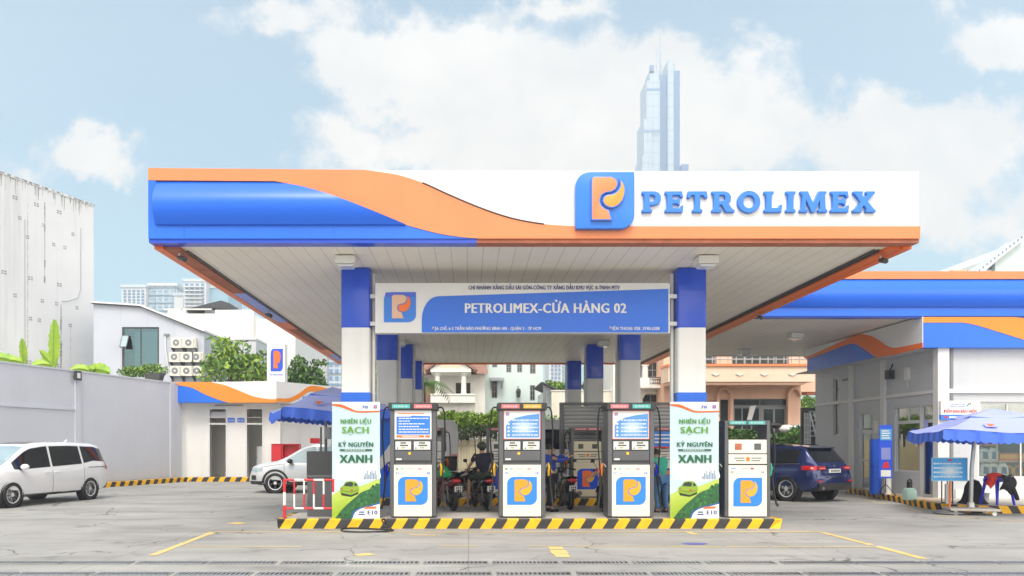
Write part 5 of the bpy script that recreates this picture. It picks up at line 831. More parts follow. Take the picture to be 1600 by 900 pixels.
def hedge(name, label, px0, px1, Y, z0, z1, n, m, d=.6, seed=1, size=.09):
    c = Vector((gx((px0+px1)/2, Y), Y+d, 0)); t = thing(name, label, 'hedge', c); w = gx(px1, Y)-gx(px0, Y); k = max(2, int(w/.8)); r = random.Random(seed)
    b = MB('bark'); [b.bar((-w/2+w*(i+.5)/k, 0, 0), (-w/2+w*(i+.5)/k+r.uniform(-.2, .2), 0, z0+.6*(z1-z0)), .03, 5) for i in range(k)]; b.build('stems', t)
    blobs = [((-w/2+w*(i+.5)/k, r.uniform(-.1, .1), (z0+z1)/2+r.uniform(-.12, .12)), (w/k*.85, d, (z1-z0)/2*(.85+.35*r.random()))) for i in range(k)]; b = MB(); leaves(b, blobs, n, size, m, seed, .8); b.build('foliage', t); return t
hedge('hedge', 'bright green hedge growing above the cream slatted fence, left of the second tall pump', 690, 790, YN, gz(672, YN), gz(643, YN), 5200, ('leaf_light', 'leaf', 'leaf_light'), seed=2); hedge('hedge', 'yellow green hedge above the fence just right of the second tall pump', 838, 900, YN, gz(684, YN), gz(650, YN), 2600, ('leaf_light', 'leaf_light', 'leaf'), seed=3); hedge('hedge', 'dry tangled creeper on the dark railing below the bright hedge', 700, 792, YN-.5, gz(686, YN), gz(668, YN), 1800, ('hedge_dry', 'leaf_dark'), .3, 4, .07)
hedge('hedge', 'dense dark green hedge along the garden wall of the pink house', 1128, 1300, YN-.9, gz(705, YN-.9), gz(671, YN-.9), 8000, ('leaf_dark', 'leaf', 'leaf_dark', 'leaf'), seed=5, size=.10)
# ------------------------------------------------------------------ trees and plants
tree('leafy_tree', 'leafy tree with long arching sprays left of the emblem box', (gx(372, 44), 44, 0), [((-.6, 0, 6.2), (1.2, 1.2, 1.0)), ((.6, .3, 6.0), (1.4, 1.2, 1.0)), ((-.7, 0, 7.2), (.8, .8, .6)), ((1.7, .4, 5.7), (1.0, 1, .8)), ((-1.5, 0, 6.3), (.7, .7, .5)), ((-1.2, 0, 7.7), (.75, .6, .22)), ((.3, 0, 7.3), (.5, .5, .4)), ((-1.8, 0, 5.6), (.6, .6, .4)), ((1.5, 0, 6.9), (.6, .5, .2))], 2300, .16, ('leaf', 'leaf_light', 'leaf_light', 'leaf'), .14, 5, flat=.8)
tree('leafy_tree', 'dark branching tree right of the emblem box', (gx(470, 45), 45, 0), [((-.4, 0, 5.3), (1.0, 1, .9)), ((.5, 0, 5.8), (.8, .8, .5)), ((-.1, 0, 6.4), (.5, .5, .5)), ((.9, 0, 5.1), (.7, .7, .6)), ((1.1, 0, 6.5), (.6, .4, .2))], 1900, .15, ('leaf_dark', 'leaf'), .12, 6)
tree('leafy_tree', 'light green tree between the first left columns', (gx(575, 48), 48, 0), [((0, 0, 4.6), (1.7, 1.2, 1.5)), ((.2, 0, 6.2), (1.0, 1, .9)), ((-1.2, 0, 4.2), (.9, .9, .8))], 3200, .16, ('leaf_light', 'leaf'), .14, 7)
tree('leafy_tree', 'bushy round tree glimpsed between the rear right columns', (gx(868, 58), 58, 0), [((0, 0, 5.0), (1.9, 1.5, 1.5)), ((1.0, 0, 4.4), (1.5, 1.2, 1.2)), ((3.2, 0, 5.5), (1.4, 1, 1.5)), ((3.4, 0, 6.9), (.9, .9, 1.0))], 4200, .2, ('leaf', 'leaf_light', 'leaf'), .2, 8)
tree('leafy_tree', 'light green tree in the gap between the second and third right columns', (gx(948, 50), 50, 0), [((0, 0, 5.4), (.8, .8, 1.4)), ((.2, 0, 6.8), (.6, .6, .8)), ((-.2, 0, 3.8), (.9, .8, .9))], 2200, .16, ('leaf_light', 'leaf'), .12, 9)
tree('leafy_tree', 'small bright tree beyond the gap between the pink house and the shop', (gx(1262, 60), 60, 0), [((0, 0, 4.4), (1.6, 1, 1.1)), ((1.2, 0, 3.9), (1.0, 1, .9))], 1500, .2, ('leaf_light', 'leaf'), .15, 10)
def palm(name, label, base, n, L_, m, up, seed, w=.10):
    t = thing(name, label, 'plant', base); r = random.Random(seed); b = MB('bark'); b.tube([(0, 0, 0), (.05, 0, up*.5), (0, 0, up)], [.12, .1, .08], 8); b.build('trunk', t); b = MB(m)
    for i in range(n):
        a = 2*PI*i/n+r.random()*.4; l = L_*(.7+.5*r.random()); e = r.uniform(.2, 1.1); pts = []
        for k in range(9): q = k/8; pts.append(Vector((math.cos(a)*l*q*math.cos(e*.6), math.sin(a)*l*q*math.cos(e*.6), up+l*(math.sin(e)*q-.75*q*q))))
        for k in range(8):
            d = (pts[k+1]-pts[k]).normalized(); s_ = d.cross(TOP).normalized()
            for sg in (-1, 1):
                for j in range(2):
                    o = pts[k]+(pts[k+1]-pts[k])*j*.5; lw = w*4*(1-abs(k/8-.4)); b.poly([o, o+d*w*.5, o+d*w*1.6+s_*sg*lw-TOP*lw*.35, o+d*w*1.3+s_*sg*lw-TOP*lw*.35])
    b.build('fronds', t); return t
palm('palm', 'palm with drooping fronds right of the rear left columns', (gx(662, 37.5), 37.5, 0), 16, 1.6, 'leaf', 4.6, 3, .09); palm('palm', 'small spiky palm rising beside the right banner', (gx(1104, 38.5), 38.5, 0), 14, .8, 'leaf_dark', 3.25, 4, .06)
def banana(px, Y, py0, specs, label):
    base = at(px, py0, Y); base.z = 0; zb_ = gz(py0, Y); t = thing('banana_plant', label, 'banana plant', base); b = MB('leaf_light'); b.tube([(0, 0, 0), (0, 0, zb_+.1)], [.16, .09], 8); b.build('stem', t)
    for (dx, dz, bend, w) in specs:
        b = MB('banana'); n = 14
        def fn(u, v, dx=dx, dz=dz, bend=bend, w=w):
            q = u; c = Vector((dx*q, -.25*q, zb_-.15+dz*q-bend*q*q)); d = Vector((dx, -.25, dz-2*bend*q)).normalized(); s_ = d.cross(Vector((0, -1, 0))).normalized(); ww = w*math.sin(PI*min(1, .08+q*.9))**.55*(1+.10*math.sin(31*q+7*v)); o = (v-.5)*2; return c+s_*ww*o+Vector((0, -.08*(1-abs(o)), 0))
        b.grid(fn, n, 4); lf = b.build('leaf', t); b = MB('leaf_light'); b.tube([fn(k/10, .5)+Vector((0, -.015, 0)) for k in range(11)], [.025-.002*k for k in range(11)], 5); b.build('midrib', lf)
    return t
banana(84, 34, 566, ((.18, 2.0, .0, .26), (-.9, .35, .5, .25), (-.45, .75, .1, .17)), 'banana plant with one tall upright leaf above the grey wall'); banana(38, 34, 562, ((.05, 1.05, .0, .18), (-1.6, .55, .25, .22), (-.5, .3, .2, .15)), 'banana plant with low leaves at the left edge above the grey wall'); banana(140, 36, 574, ((1.1, .30, .42, .30), (-.8, .35, .4, .22), (.35, .22, .2, .18)), 'banana plant with a drooping broad leaf hanging over the grey wall')
t = hedge('roof_planter_shrub', 'low green shrub in a dark planter at the foot of the warehouse window', 188, 247, 40, gz(588, 40), gz(566, 40), 1900, ('leaf', 'leaf_light', 'leaf'), .4, 12, .07); t['category'] = 'shrub'
t = thing('planter', 'dark planter trough holding the shrub behind the grey wall', 'planter', (gx(245, 39.8), 39.8, 0)); b = MB('frame_dark'); b.prism([(-.5, 5.0), (.2, 5.0), (.28, 5.28), (.4, 5.4), (-.5, 5.35)], -.3, .3); b.box(-.4, -.3, -.2, .2, 0, 5.0); b.build('trough', t)
# ------------------------------------------------------------------ shop on the right
XS, YSF = 13.28, 21.6; ZP = .16
t = thing('shop', 'grey station shop with wave fascia and glazed front on the right', 'shop building', (XS, YSF, 0), world=True)
TSd = frameT((XS, 29.4, 0), (0, -1, 0), (1, 0, 0)); yS = lambda p: 29.4-XS*F/(p-CX)         # u runs towards the camera along the side wall
TF = frameT((XS, YSF, 0), (1, 0, 0), (0, 1, 0)); uF = lambda p: gx(p, YSF)-XS; zF = lambda p: gz(p, YSF)
sh = [(yS(1398), yS(1437), .85, 2.82), (yS(1438), yS(1464), ZP+.02, 2.82), (yS(1343), yS(1363), ZP+.02, 2.72), (yS(1302), yS(1311), 2.0, 4.1)]
b = MB('wall_shop', TSd); b.wall((0, 0, 0), (1, 0, 0), (0, 1, 0), 0, 7.79, 0, 5.2, sh, .2); b.build('side_wall', t)
fh = [(uF(1532), uF(1664), zF(685), zF(628)), (uF(1528), uF(1664), zF(747), zF(688))]
b = MB('wall_shop', TF); b.wall((0, 0, 0), (1, 0, 0), (0, 1, 0), .001, 10, 0, 5.2, fh, .2); b.build('front_wall', t)
b = MB('interior'); b.box(XS+.2, XS+10, YSF+4.5, YSF+4.6, 0, 4, 'wall_shop'); b.box(XS+.2, XS+10, YSF+.2, YSF+4.5, 3.2, 3.25, 'trim_light'); b.box(XS+4, XS+4.1, YSF+.2, YSF+4.5, 0, 3.2, 'wall_shop'); b.box(XS+.2, XS+10, YSF+.2, 29.2, .0, ZP, 'floor_tile'); b.box(XS+.2, XS+4, 27, 27.1, 0, 3.2, 'wall_shop'); b.box(XS+.2, XS+4, YSF+4.6, 29, 3.2, 3.25, 'trim_light'); b.build('inside', t)
b = MB('trim_light'); b.box(XS, XS+10, YSF, 29.4, 5.2, 5.28); b.build('roof', t)
b = MB('trim_light', TSd); [b.box(yS(p)-.12, yS(p)+.12, -.08, -.002, 0, 4.4) for p in (1332, 1382)]; b.box(0, 7.6, -.05, -.003, 3.14, 3.24); b.T = TF; b.box(-.16, .16, -.14, .1, 0, 4.42, 'trim_light'); b.box(.24, .32, -.06, -.002, 0, 4.42, 'frame_grey'); b.box(.16, 10, -.07, -.003, 3.12, 3.24); b.box(.4, 10, -.03, -.003, ZP, .42); b.build('pilaster', t)
for h in sh[:2]: o = win(t, TSd, h[0], h[1], h[2], 2.36, 1, 1, 'trim_light', 'shop_glass', .05, .05, name='window' if h is sh[0] else 'door'); win(t, TSd, h[0], h[1], 2.365, h[3], 2 if h is sh[0] else 1, 1, 'trim_light', 'shop_glass', .04, .05)
win(t, TSd, sh[2][0], sh[2][1], sh[2][2], 2.1, 1, 2, 'trim_light', 'shop_glass', .06, .05, name='door'); win(t, TSd, sh[2][0], sh[2][1], 2.105, 2.72, 1, 1, 'trim_light', 'shop_glass', .05, .05); win(t, TSd, sh[3][0], sh[3][1], 2.0, 4.1, 1, 1, 'trim_light', 'window_dark', .06, .05)
win(t, TF, fh[0][0], fh[0][1], fh[0][2], fh[0][3], 3, 1, 'trim_light', 'shop_glass', .06, .05); win(t, TF, fh[1][0], fh[1][1], fh[1][2], fh[1][3], 2, 1, 'trim_light', 'display_glass', .05, .02)
v = MB('frame_grey', TSd); v.T = TSd @ Matrix.Translation((yS(1322), -.02, 4.0)) @ Matrix.Rotation(.5, 4, 'X'); v.box(-.25, .25, -.02, .02, -.7, 0); v.build('casement', t)
# fascia: front and side
YG = 21.62; XG = 12.72; gX = lambda p: gx(p, YG-.25); gZ = lambda p: gz(p, YG-.25); fy = YG-.25
b = MB('blue'); l3 = wave([(1505, 504), (1525, 508), (1555, 517), (1600, 531), (1640, 543)]); u3 = wave([(1580, 495), (1620, 500), (1680, 512)])
PX = lambda L_: [(gX(a), gZ(c)) for a, c in L_]; b.prism(PX([(1442, 504)]+l3+[(1442, 543)]), fy, fy+.3); b.prism(PX([(1442, 495.5), (1580, 495.5)]+u3[1:]+[(1700, 516), (1700, 543), (1640, 543)]+l3[::-1][1:]+[(1442, 504)]), fy-.01, fy+.3, 'y', 'amber_wave'); b.box(gX(1700)+.01, XS+10, fy, fy+.3, gZ(543), gZ(495.5), 'white_panel'); b.build('fascia', t)
ySd = lambda p: (gX(1442))*F/(p-CX); XG = gX(1442); SZ = lambda p, q: CH+(CY-q)*ySd(p)/F; SP = lambda L_: [(ySd(a), SZ(a, c)) for a, c in L_]; e = .02; y0 = fy-.013
us_ = [(1442, 535.5), (1420, 540), (1400, 543.5), (1388, 541), (1375, 532), (1362, 525), (1350, 522.8), (1338, 524), (1310, 536), (1275, 552), (1257, 559)]; ls_ = [(1442, 543.5), (1420, 549), (1395, 555), (1370, 558)]; bl_ = [(1370, 558), (1356, 549), (1343, 540), (1334, 537), (1324, 539), (1300, 548), (1275, 557), (1262, 561)]
zt_ = ZC-.04; b = MB('white_panel'); S_u = wave(SP(us_), 3); S_u[0] = (y0, S_u[0][1]); ye = S_u[-1][0]; b.prism([(y0, zt_)]+S_u+[(ye, zt_)], XG-.02, XG-.002, 'x')
S_l = wave(SP(ls_), 3); S_b = wave(SP(bl_), 3); S_l[0] = (y0, S_l[0][1]); zbot = S_l[-1][1]; S_b[0] = S_l[-1]
b.prism(S_u+[S_b[-1]]+S_b[::-1][1:]+S_l[::-1][1:], XG-.03, XG-.002, 'x', 'orange'); b.prism(S_b+[(S_b[-1][0], zbot-.002)], XG-.02, XG-.002, 'x', 'blue')
zl = gZ(543); b.prism([(y0, zl), (y0, S_l[0][1])]+S_l[1:]+[(S_b[-1][0], zbot-.002), (29.6, zbot-.002), (29.6, zl)], XG-.018, XG-.002, 'x', 'mural'); b.build('side_fascia', t)
b = MB('trim_light'); b.box(XG, XS+10, fy+.3, 29.6, zl+.02, zl+.06); b.build('soffit', t)
KP = wave([(24, 18.6), (15, 18.6), (13.0, 18.6), (12.25, 18.8), (11.9, 19.4), (12.0, 20.4), (12.4, 22.2), (13.0, 25.5), (13.2, 26.9)], 5)
tag(kerb(KP, .18, .22, -1, .22, .09).build('striped_kerb'), 'curving black and yellow kerb round the shop walkway', 'kerb')
wk = MB('floor_tile'); wk.prism([(p[0]+.12*(p[0] < 12.6), p[1]+.12*(p[1] < 19)) for p in KP]+[(XS+.1, 26.9), (XS+.1, YSF-.05), (24, YSF-.05)], .02, .165, 'z'); structure('walkway', wk)
# house upper right with outside stair
YO = 40.; ox = lambda p: gx(p, YO); oz = lambda p: gz(p, YO); t = thing('rooftop_house', 'white house top with a sloping stair edge above the blue canopy at the right border', 'house', (ox(1590), YO, 0), world=True)
b = MB('mint_white'); b.prism([(ox(1561), 0), (ox(1561), oz(399)), (ox(1602), oz(374)), (ox(1660), oz(374)), (ox(1660), 0)], YO+.3, YO+10); b.build('wall', t); b = MB('wall_grey'); b.prism([(ox(1527), oz(426)), (ox(1601), oz(369)), (ox(1601), oz(373)), (ox(1560), oz(405)), (ox(1536), oz(426))], YO-.05, YO+1.5); b.box(ox(1536), ox(1560), YO+.5, YO+3, 0, oz(418), 'wall_white'); b.box(ox(1536), ox(1560), YO+2.5, YO+2.8, oz(418), oz(404), 'peach'); b.build('stair', t)
b = MB('frame_grey'); [b.bar((ox(1530+i*6), YO-.02, oz(424-i*4.7)), (ox(1530+i*6), YO-.02, oz(421-i*4.7)), .03, 5) for i in range(13)]; b.build('stair_rail', t)

# ------------------------------------------------------------------ umbrellas
def umbrella(label, loc, rz, s, zr, zp, val, cx_, top, pole_r, sides):
    t = thing('market_umbrella', label, 'umbrella', loc, rz, group='blue market umbrellas'); n = 12; ring = .40
    def edge(k, u, q):
        c = [(-1, -1), (1, -1), (1, 1), (-1, 1)]; a, b_ = c[k], c[(k+1) % 4]; return cx_+s*q*(a[0]+(b_[0]-a[0])*u), s*q*(a[1]+(b_[1]-a[1])*u)
    b = MB(top); zm = zr+(zp-zr)*.66
    def low(k): 
        def f(u, v): q = 1+(ring-1)*v; x, y = edge(k, u, q); return (x, y, zr+(zm-zr)*v-.10*math.sin(PI*u)*(1-v)*.8-.05*math.sin(PI*v)+.02*math.sin(9*u+k)*(1-v))
        return f
    for k in range(4): b.grid(low(k), n, 6, top if k not in sides else sides[k])
    c = b.build('canopy', t, smooth=25)
    b = MB(top)
    for k in range(4): b.grid(lambda u, v: (*edge(k, u, .47*(1-v)), zr+(zp-zr)*.62+(zp-zr)*.38*v-.05*math.sin(PI*u)*(1-v)), n, 4, top if k not in sides else sides[k])
    b.build('vent_tier', c, smooth=25)
    b = MB('umbrella_edge'); nn = 114
    for k in range(4):
        def fv(u, v): x, y = edge(k, u, 1.0+.02*v); h = val*(.84+.16*abs(math.sin(u*PI*19)))*(1+.12*math.sin(7*u+k*2)); return (x+.025*math.sin(u*40+k), y+.025*math.sin(u*40+k), zr-.10*math.sin(PI*u)*.8+.02*math.sin(9*u+k)-h*v)
        b.grid(fv, nn, 2)
    for k in range(4): b.grid(lambda u, v: (*edge(k, u, .475), zr+(zp-zr)*.62-.05*math.sin(PI*u)-.07*v*(.8+.2*abs(math.sin(u*18)))), 36, 1)
    b.build('valance', c)
    b = MB('steel'); b.tube([(0, 0, .12), (cx_*.05, 0, zr*.55), (cx_*.2, 0, zr*.95), (cx_, 0, zp-.03)], pole_r, 10); b.build('pole', t, smooth=40); b = MB('steel')
    for k in range(4): x, y = edge(k, 0, .97); b.bar((cx_, 0, zp-.10), (x, y, zr-.01), .014, 6); b.bar((cx_*.9, 0, zr-.3), (cx_+(x-cx_)*.5, y*.5, zr+(zp-zr)*.35-.02), .012, 6)
    b.build('ribs', t); return t, c
t, c = umbrella('blue umbrella with an emblem behind the left banner', (-3.36, 19.0, 0), R(20), 1.36, 2.52, 3.10, .24, 0, 'umbrella_top', .035, {})
b = MB('concrete_top'); b.lathe([(.32, 0), (.32, .08), (.10, .12), (.05, .3)], n=20); b.build('base', t, smooth=30)
def slope_print(t, s, zr, zp, cx_, x0, w, v, body, logo=True):
    zm = zr+(zp-zr)*.66; sl = math.atan2((zm-zr), s*.6); T = Matrix.Translation((cx_, -s*(1-.6*v)-.02, zr+(zm-zr)*v-.05)) @ Matrix.Rotation(-(PI/2-sl), 4, 'X'); b = MB('umbrella_pale', T)
    if logo: b.logo(x0-.32, -.02, .24, .24, 0, .004, 'umbrella_pale', 'orange_paint', 'orange')
    if body: b.text(body, x0, .03, -.006, .10, w, 'umbrella_pale')
    b.build('emblem', t)
slope_print(t, 1.36, 2.52, 3.10, 0, -.30, .42, .34, 'PETROLIMEX')
t, c = umbrella('pale blue umbrella on a wheeled base before the shop', (12.0, 18.35, 0), R(-16), 1.42, 2.02, 2.52, .25, .45, 'umbrella_pale', .045, {})
slope_print(t, 1.42, 2.02, 2.52, .45, -.2, .3, .30, None)
b = MB('concrete_top'); b.box(-.52, .52, -.34, .34, .10, .16); b.lathe([(.09, .16), (.07, .3)], n=14, m='steel'); o = b.build('base', t, bevel=.02)
for x, y in ((-.4, -.28), (.4, -.28), (-.4, .28), (.4, .28)): b = MB('display_white'); b.lathe([(.05, -.02), (.05, .02)], (x, y, .05), 12, axis='y'); b.build('caster', o)
# ------------------------------------------------------------------ things along the shop walkway
t = thing('roll_pillar', 'blue upright cylinder standing against the shop wall by the narrow door', 'pillar', (gx(1368, 23.6), 23.6, .165)); b = MB('pillar_blue'); zt_ = gz(686, 23.6)-.165; b.lathe([(.17, 0), (.17, zt_*.5)], n=22); b.lathe([(.172, zt_*.5), (.165, zt_)], n=22); b.lathe([(.176, zt_*.49), (.176, zt_*.51)], n=22, m='deep_blue'); b.build('cylinder', t, smooth=40)
t = thing('roll_up_stand', 'narrow dark blue poster stand on a black tripod beside the blue cylinder', 'poster stand', (gx(1384, 22.6), 22.6, .165), -.35); z0, z1 = .52, gz(664, 22.6)-.165
b = MB('deep_blue'); b.box(-.17, .17, -.02, .0, z0, z1); b.box(-.15, .15, -.024, -.02, z1-.45, z1-.12, ink(90, 170, 225)); b.box(-.12, .12, -.024, -.02, z0+.55, z0+.9, ink(140, 150, 215)); b.prism([(-.1, z0+.3), (.1, z0+.3), (.06, z0+.5), (-.05, z0+.46)], -.024, -.02, 'y', 'red_paint'); b.box(-.13, .13, -.024, -.02, z0+.05, z0+.24, 'display_white')
for k in range(4): b.box(-.11, .11-.03*(k % 2), -.028, -.024, z1-.40+k*.07, z1-.37+k*.07, 'white_panel')
b.build('poster', t); b = MB('dark_metal'); b.bar((0, .03, .1), (0, .03, z1-.05), .014)
for a in (.3, 2.4, 4.5): b.bar((0, .03, .35), (.30*math.cos(a), .03+.30*math.sin(a), .01), .012, 6)
b.build('tripod', t)
t = thing('white_tube', 'short white cylinder standing behind the tripod of the poster stand', 'tube', (gx(1387, 23.2), 23.2, .165)); b = MB('barrier_white'); b.lathe([(.10, 0), (.10, .55), (.07, .58)], n=16); b.build('tube', t, smooth=40)
t = thing('canister', 'mint green jerrycan with black handle on the shop walkway', 'jerrycan', (gx(1421, 20.9), 20.9, .165), .2); b = MB(ink(190, 226, 214)); b.box(-.15, .15, -.10, .10, 0, .28); b.prism([(-.15, .28), (.15, .28), (.09, .33), (-.09, .33)], -.08, .08, 'y'); b.build('body', t, bevel=.03, smooth=40); b = MB('black'); b.tube(wave([(-.06, 0, .33), (-.05, 0, .52), (.05, 0, .54), (.07, 0, .33)], 4), .022, 8); b.box(-.03, .05, -.03, .03, .33, .5); b.build('handle', t)
t = thing('doorstep_mat', 'small wooden step before the shop door', 'step', (gx(1452, 20.9), 20.9, .165)); b = MB('bark'); b.box(-.42, .42, -.16, .16, 0, .05, 'peach_light'); b.build('step', t, bevel=.01)
t = thing('info_board', 'light blue notice board on an orange post before the shop', 'notice board', (gx(1484, 18.45), 18.45, 0)); w = .43; z0, z1 = gz(752, 18.4), gz(715, 18.4)
b = MB(ink(150, 205, 235)); b.box(-w, w, 0, .03, z0, z1); b.box(-w+.025, w-.025, -.003, 0, z0+.025, z1-.025, ink(70, 175, 250)); [b.prism([((.30-.045*q_)*math.cos(a)*(1+.05*math.sin(3*a)), z0+.24+(.20-.03*q_)*math.sin(a)) for a in [i*PI/14 for i in range(28)]], -.0035-.0004*q_, -.003-.0004*q_, 'y', ink(96+26*q_, 188+11*q_, 250)) for q_ in range(6)]; b.box(-.04, .04, -.006, -.003, z1-.09, z1-.04, 'red_paint')
for k in range(4):
    x = -.33
    while x < .28: l = .04+rnd.random()*.08; b.box(x, min(x+l, .33), -.009, -.006, z0+.09+k*.105, z0+.125+k*.105, ink(225, 235, 250)); x += l+.015
    b.box(-.39, -.34, -.009, -.003, z0+.09+k*.105, z0+.125+k*.105, 'white_panel')
b.build('board', t, bevel=0); b = MB('orange_plastic'); b.bar((.02, .03, .08), (.02, .03, z0), .025); b.build('post', t); b = MB('steel'); b.lathe([(.33, .02), (.34, .06), (.30, .08), (.05, .10)], (0, .03, 0), 20); b.build('base', t, smooth=30)
t = thing('luggage_cart', 'slim steel tube trolley behind the light blue notice board', 'trolley', (gx(1480, 19.6), 19.6, .165)); b = MB('dark_metal'); [b.bar((x, 0, 0), (x, 0, 1.0), .015) for x in (-.14, .0, .14)]; b.bar((-.14, 0, .6), (.14, 0, .6), .012); b.bar((-.14, 0, .03), (.14, 0, .03), .012); b.box(-.05, .05, -.03, .03, .0, .5, 'display_white'); b.build('frame', t)
t = thing('cone_cover', 'dark hooded rain cape shaped like a cone standing behind the umbrella pole', 'cover', (gx(1521, 19.6), 19.6, .165)); b = MB('cloth_black'); r = random.Random(2); nn = 22; prf = [(.36, 0), (.27, .10), (.22, .28), (.20, .45), (.13, .58), (.02, .62)]
vs = []; fs = []
b.grid(lambda u, v: ((lambda i, rr_: (rr_*math.cos(u*2*PI)*(1+.14*math.sin(5*u*2*PI+1)*(1-v)), rr_*math.sin(u*2*PI)*.8*(1+.1*math.sin(4*u*2*PI)), interp([(k/5, p[1]) for k, p in enumerate(prf)], v)))(0, interp([(k/5, p[0]) for k, p in enumerate(prf)], v))), 30, 15); b.build('cape', t, smooth=60)
t = thing('bucket', 'small white plastic tub beside the blue stool', 'bucket', (gx(1537, 19.7), 19.7, .165)); b = MB('barrier_white'); b.lathe([(.10, 0), (.13, .26), (.14, .27), (.12, .27)], n=18, caps=True); b.build('tub', t, smooth=40)
t = thing('plastic_stool', 'stack of blue plastic stools holding a black jacket and a red bag', 'stool', (gx(1558, 19.2), 19.2, .165), .25); b = MB('plastic_blue'); zs = gz(744, 19.2)-.165
b.box(-.21, .21, -.19, .19, zs-.05, zs); b.box(-.22, .22, -.20, .20, zs-.14, zs-.051); b.build('seat', t, bevel=.015)
for x in (-1, 1):
    for y in (-1, 1): b = MB('plastic_blue'); b.tube([(x*.18, y*.17, zs-.14), (x*.27, y*.235, 0)], [.042, .03], 6); b.build('leg', t)
t = thing('jacket', 'black jacket slung over the right side of the blue stool', 'jacket', (gx(1562, 18.9), 18.9, .165+zs-.3)); b = MB('cloth_black'); b.grid(lambda u, v: (-.02+.34*u+.03*math.sin(6*v), -.03-.04*math.sin(PI*u)-.09*math.sin(PI*v), .31-.36*v-.12*max(0, u-.5)*v*2+.04*math.sin(7*u)*v), 14, 12); b.grid(lambda u, v: (-.02+.34*u, -.03+.30*v, .325+.02*math.sin(7*u)+.02*math.sin(6*v)), 10, 6); b.tube(wave([(.26, -.08, .05), (.32, -.1, -.12), (.37, -.1, -.27)], 4), [.05]*8+[.035], 8); b.build('cloth', t, smooth=60)
t = thing('red_bag', 'red cloth bag hanging over the left side of the blue stool', 'bag', (gx(1545, 18.95), 18.95, .165+zs-.25)); b = MB('cloth_red'); b.grid(lambda u, v: (-.10+.22*u+.03*math.sin(5*v), -.06-.05*math.sin(PI*u)-.03*math.sin(8*u), .27-.30*v*(.7+.3*math.sin(PI*u))+.02*math.sin(9*u)), 12, 10); b.tube(wave([(-.06, -.02, .26), (.08, -.05, .31), (.26, -.05, .29)], 4), .04, 8); b.build('cloth', t, smooth=60)
def jug(px, py, label, first=[None]):
    Y = YSF+.23; loc = (gx(px, Y), Y, gz(py, Y))
    if first[0] is None:
        j = thing('oil_jug', label, 'oil jug', loc, group='white oil jugs on the shop shelves'); b = MB('jug'); b.box(-.15, .15, -.08, .08, 0, .26); b.prism([(-.15, .26), (.15, .26), (.06, .36), (-.12, .34)], -.08, .08); o = b.build('bottle', j, bevel=.02, smooth=40); b = MB(ink(40, 120, 160)); b.prism([(-.06, .06), (.10, .05), (.08, .24), (-.05, .26)], -.086, -.081); b.build('label', o); b = MB('barrier_white'); b.lathe([(.03, .35), (.03, .39)], (-.04, 0, 0), 10); b.build('cap', j); first[0] = j; return j
    return dup(first[0], loc, 0, label)
for p, lab in ((1536, 'left white oil jug on the upper display shelf'), (1550, 'right white oil jug on the upper display shelf')): jug(p, 720, lab)
for p, lab in ((1537, 'left white oil jug on the lower display shelf'), (1550, 'middle white oil jug on the lower display shelf'), (1565, 'right white oil jug on the lower display shelf')): jug(p, 743.5, lab)
Y = YSF+.12; t = thing('display_shelf', 'white display shelves inside the shop window with an orange price strip', 'shelf', (gx(1570, Y), Y, 0), world=True); b = MB('display_white'); [b.box(gx(1530, Y), gx(1662, Y), Y, Y+.4, gz(py, Y)-.03, gz(py, Y)) for py in (720.5, 744)]; b.box(gx(1557, Y), gx(1559, Y), Y, Y+.4, gz(720, Y), gz(690, Y)); b.build('boards', t); b = MB('orange_plastic'); b.box(gx(1561, Y), gx(1640, Y), Y-.02, Y-.005, gz(720, Y), gz(708, Y)); [b.lathe([(.06, -.026), (.06, -.02)], (gx(1565+i*6.5, Y), Y, gz(713.5, Y)), 10, 'yellow_plastic', 'y') for i in range(9)]; b.box(gx(1531, Y), gx(1556, Y), Y-.02, Y, gz(696, Y), gz(690, Y)); b.build('price_strip', t)
for i, p in enumerate((1579, 1594)):
    t = thing('hose_reel', ('left' if i == 0 else 'right')+' yellow coil on the lower display shelf', 'coil', (gx(p, Y), Y+.12, gz(743.5, Y))); b = MB('yellow_plastic'); [b.tube([(.12*math.cos(a*.35)*1.0, .03*k-.03, .14+.13*math.sin(a*.35)) for a in range(19)], .025, 6, caps=False) for k in range(3)]; b.build('coil', t, smooth=60)
t = thing('insurance_sign', 'white sign with red lettering and blue strip on the shop front', 'sign', (gx(1500, YSF), YSF-.22, 0), world=True); b = MB('white_panel'); ys = YSF-.22; sX = lambda p: gx(p, ys); sZ = lambda p: gz(p, ys); b.box(sX(1470), sX(1531), ys, ys+.06, sZ(648), sZ(626)); b.box(sX(1470), sX(1531), ys, ys+.06, sZ(656), sZ(648.2), 'blue_sign'); b.build('board', t)
b = MB('red_paint'); b.text('ĐIỂM BÁN BẢO HIỂM', sX(1500), sZ(645), ys-.005, .085, sX(1526)-sX(1475), 'red_paint', .03, 'C'); b.text('TỔNG CÔNG TY CỔ PHẦN', sX(1485), sZ(632.5), ys-.005, .03, sX(1508)-sX(1485), 'blue_sign'); b.text('BẢO HIỂM', sX(1485), sZ(636), ys-.005, .03, sX(1508)-sX(1485), 'blue_sign'); b.prism([(sX(1509), sZ(635)), (sX(1514), sZ(629)), (sX(1515), sZ(632)), (sX(1511), sZ(635))], ys-.005, ys-.001, 'y', 'shirt_teal'); b.prism([(sX(1514), sZ(632)), (sX(1517), sZ(628)), (sX(1517), sZ(632))], ys-.005, ys-.001, 'y', 'orange'); b.box(sX(1475), sX(1480), ys-.004, ys-.001, sZ(653.5), sZ(650.5)); b.box(sX(1483), sX(1495), ys-.004, ys-.001, sZ(653.5), sZ(650.5), 'white_panel'); b.build('lettering', t)
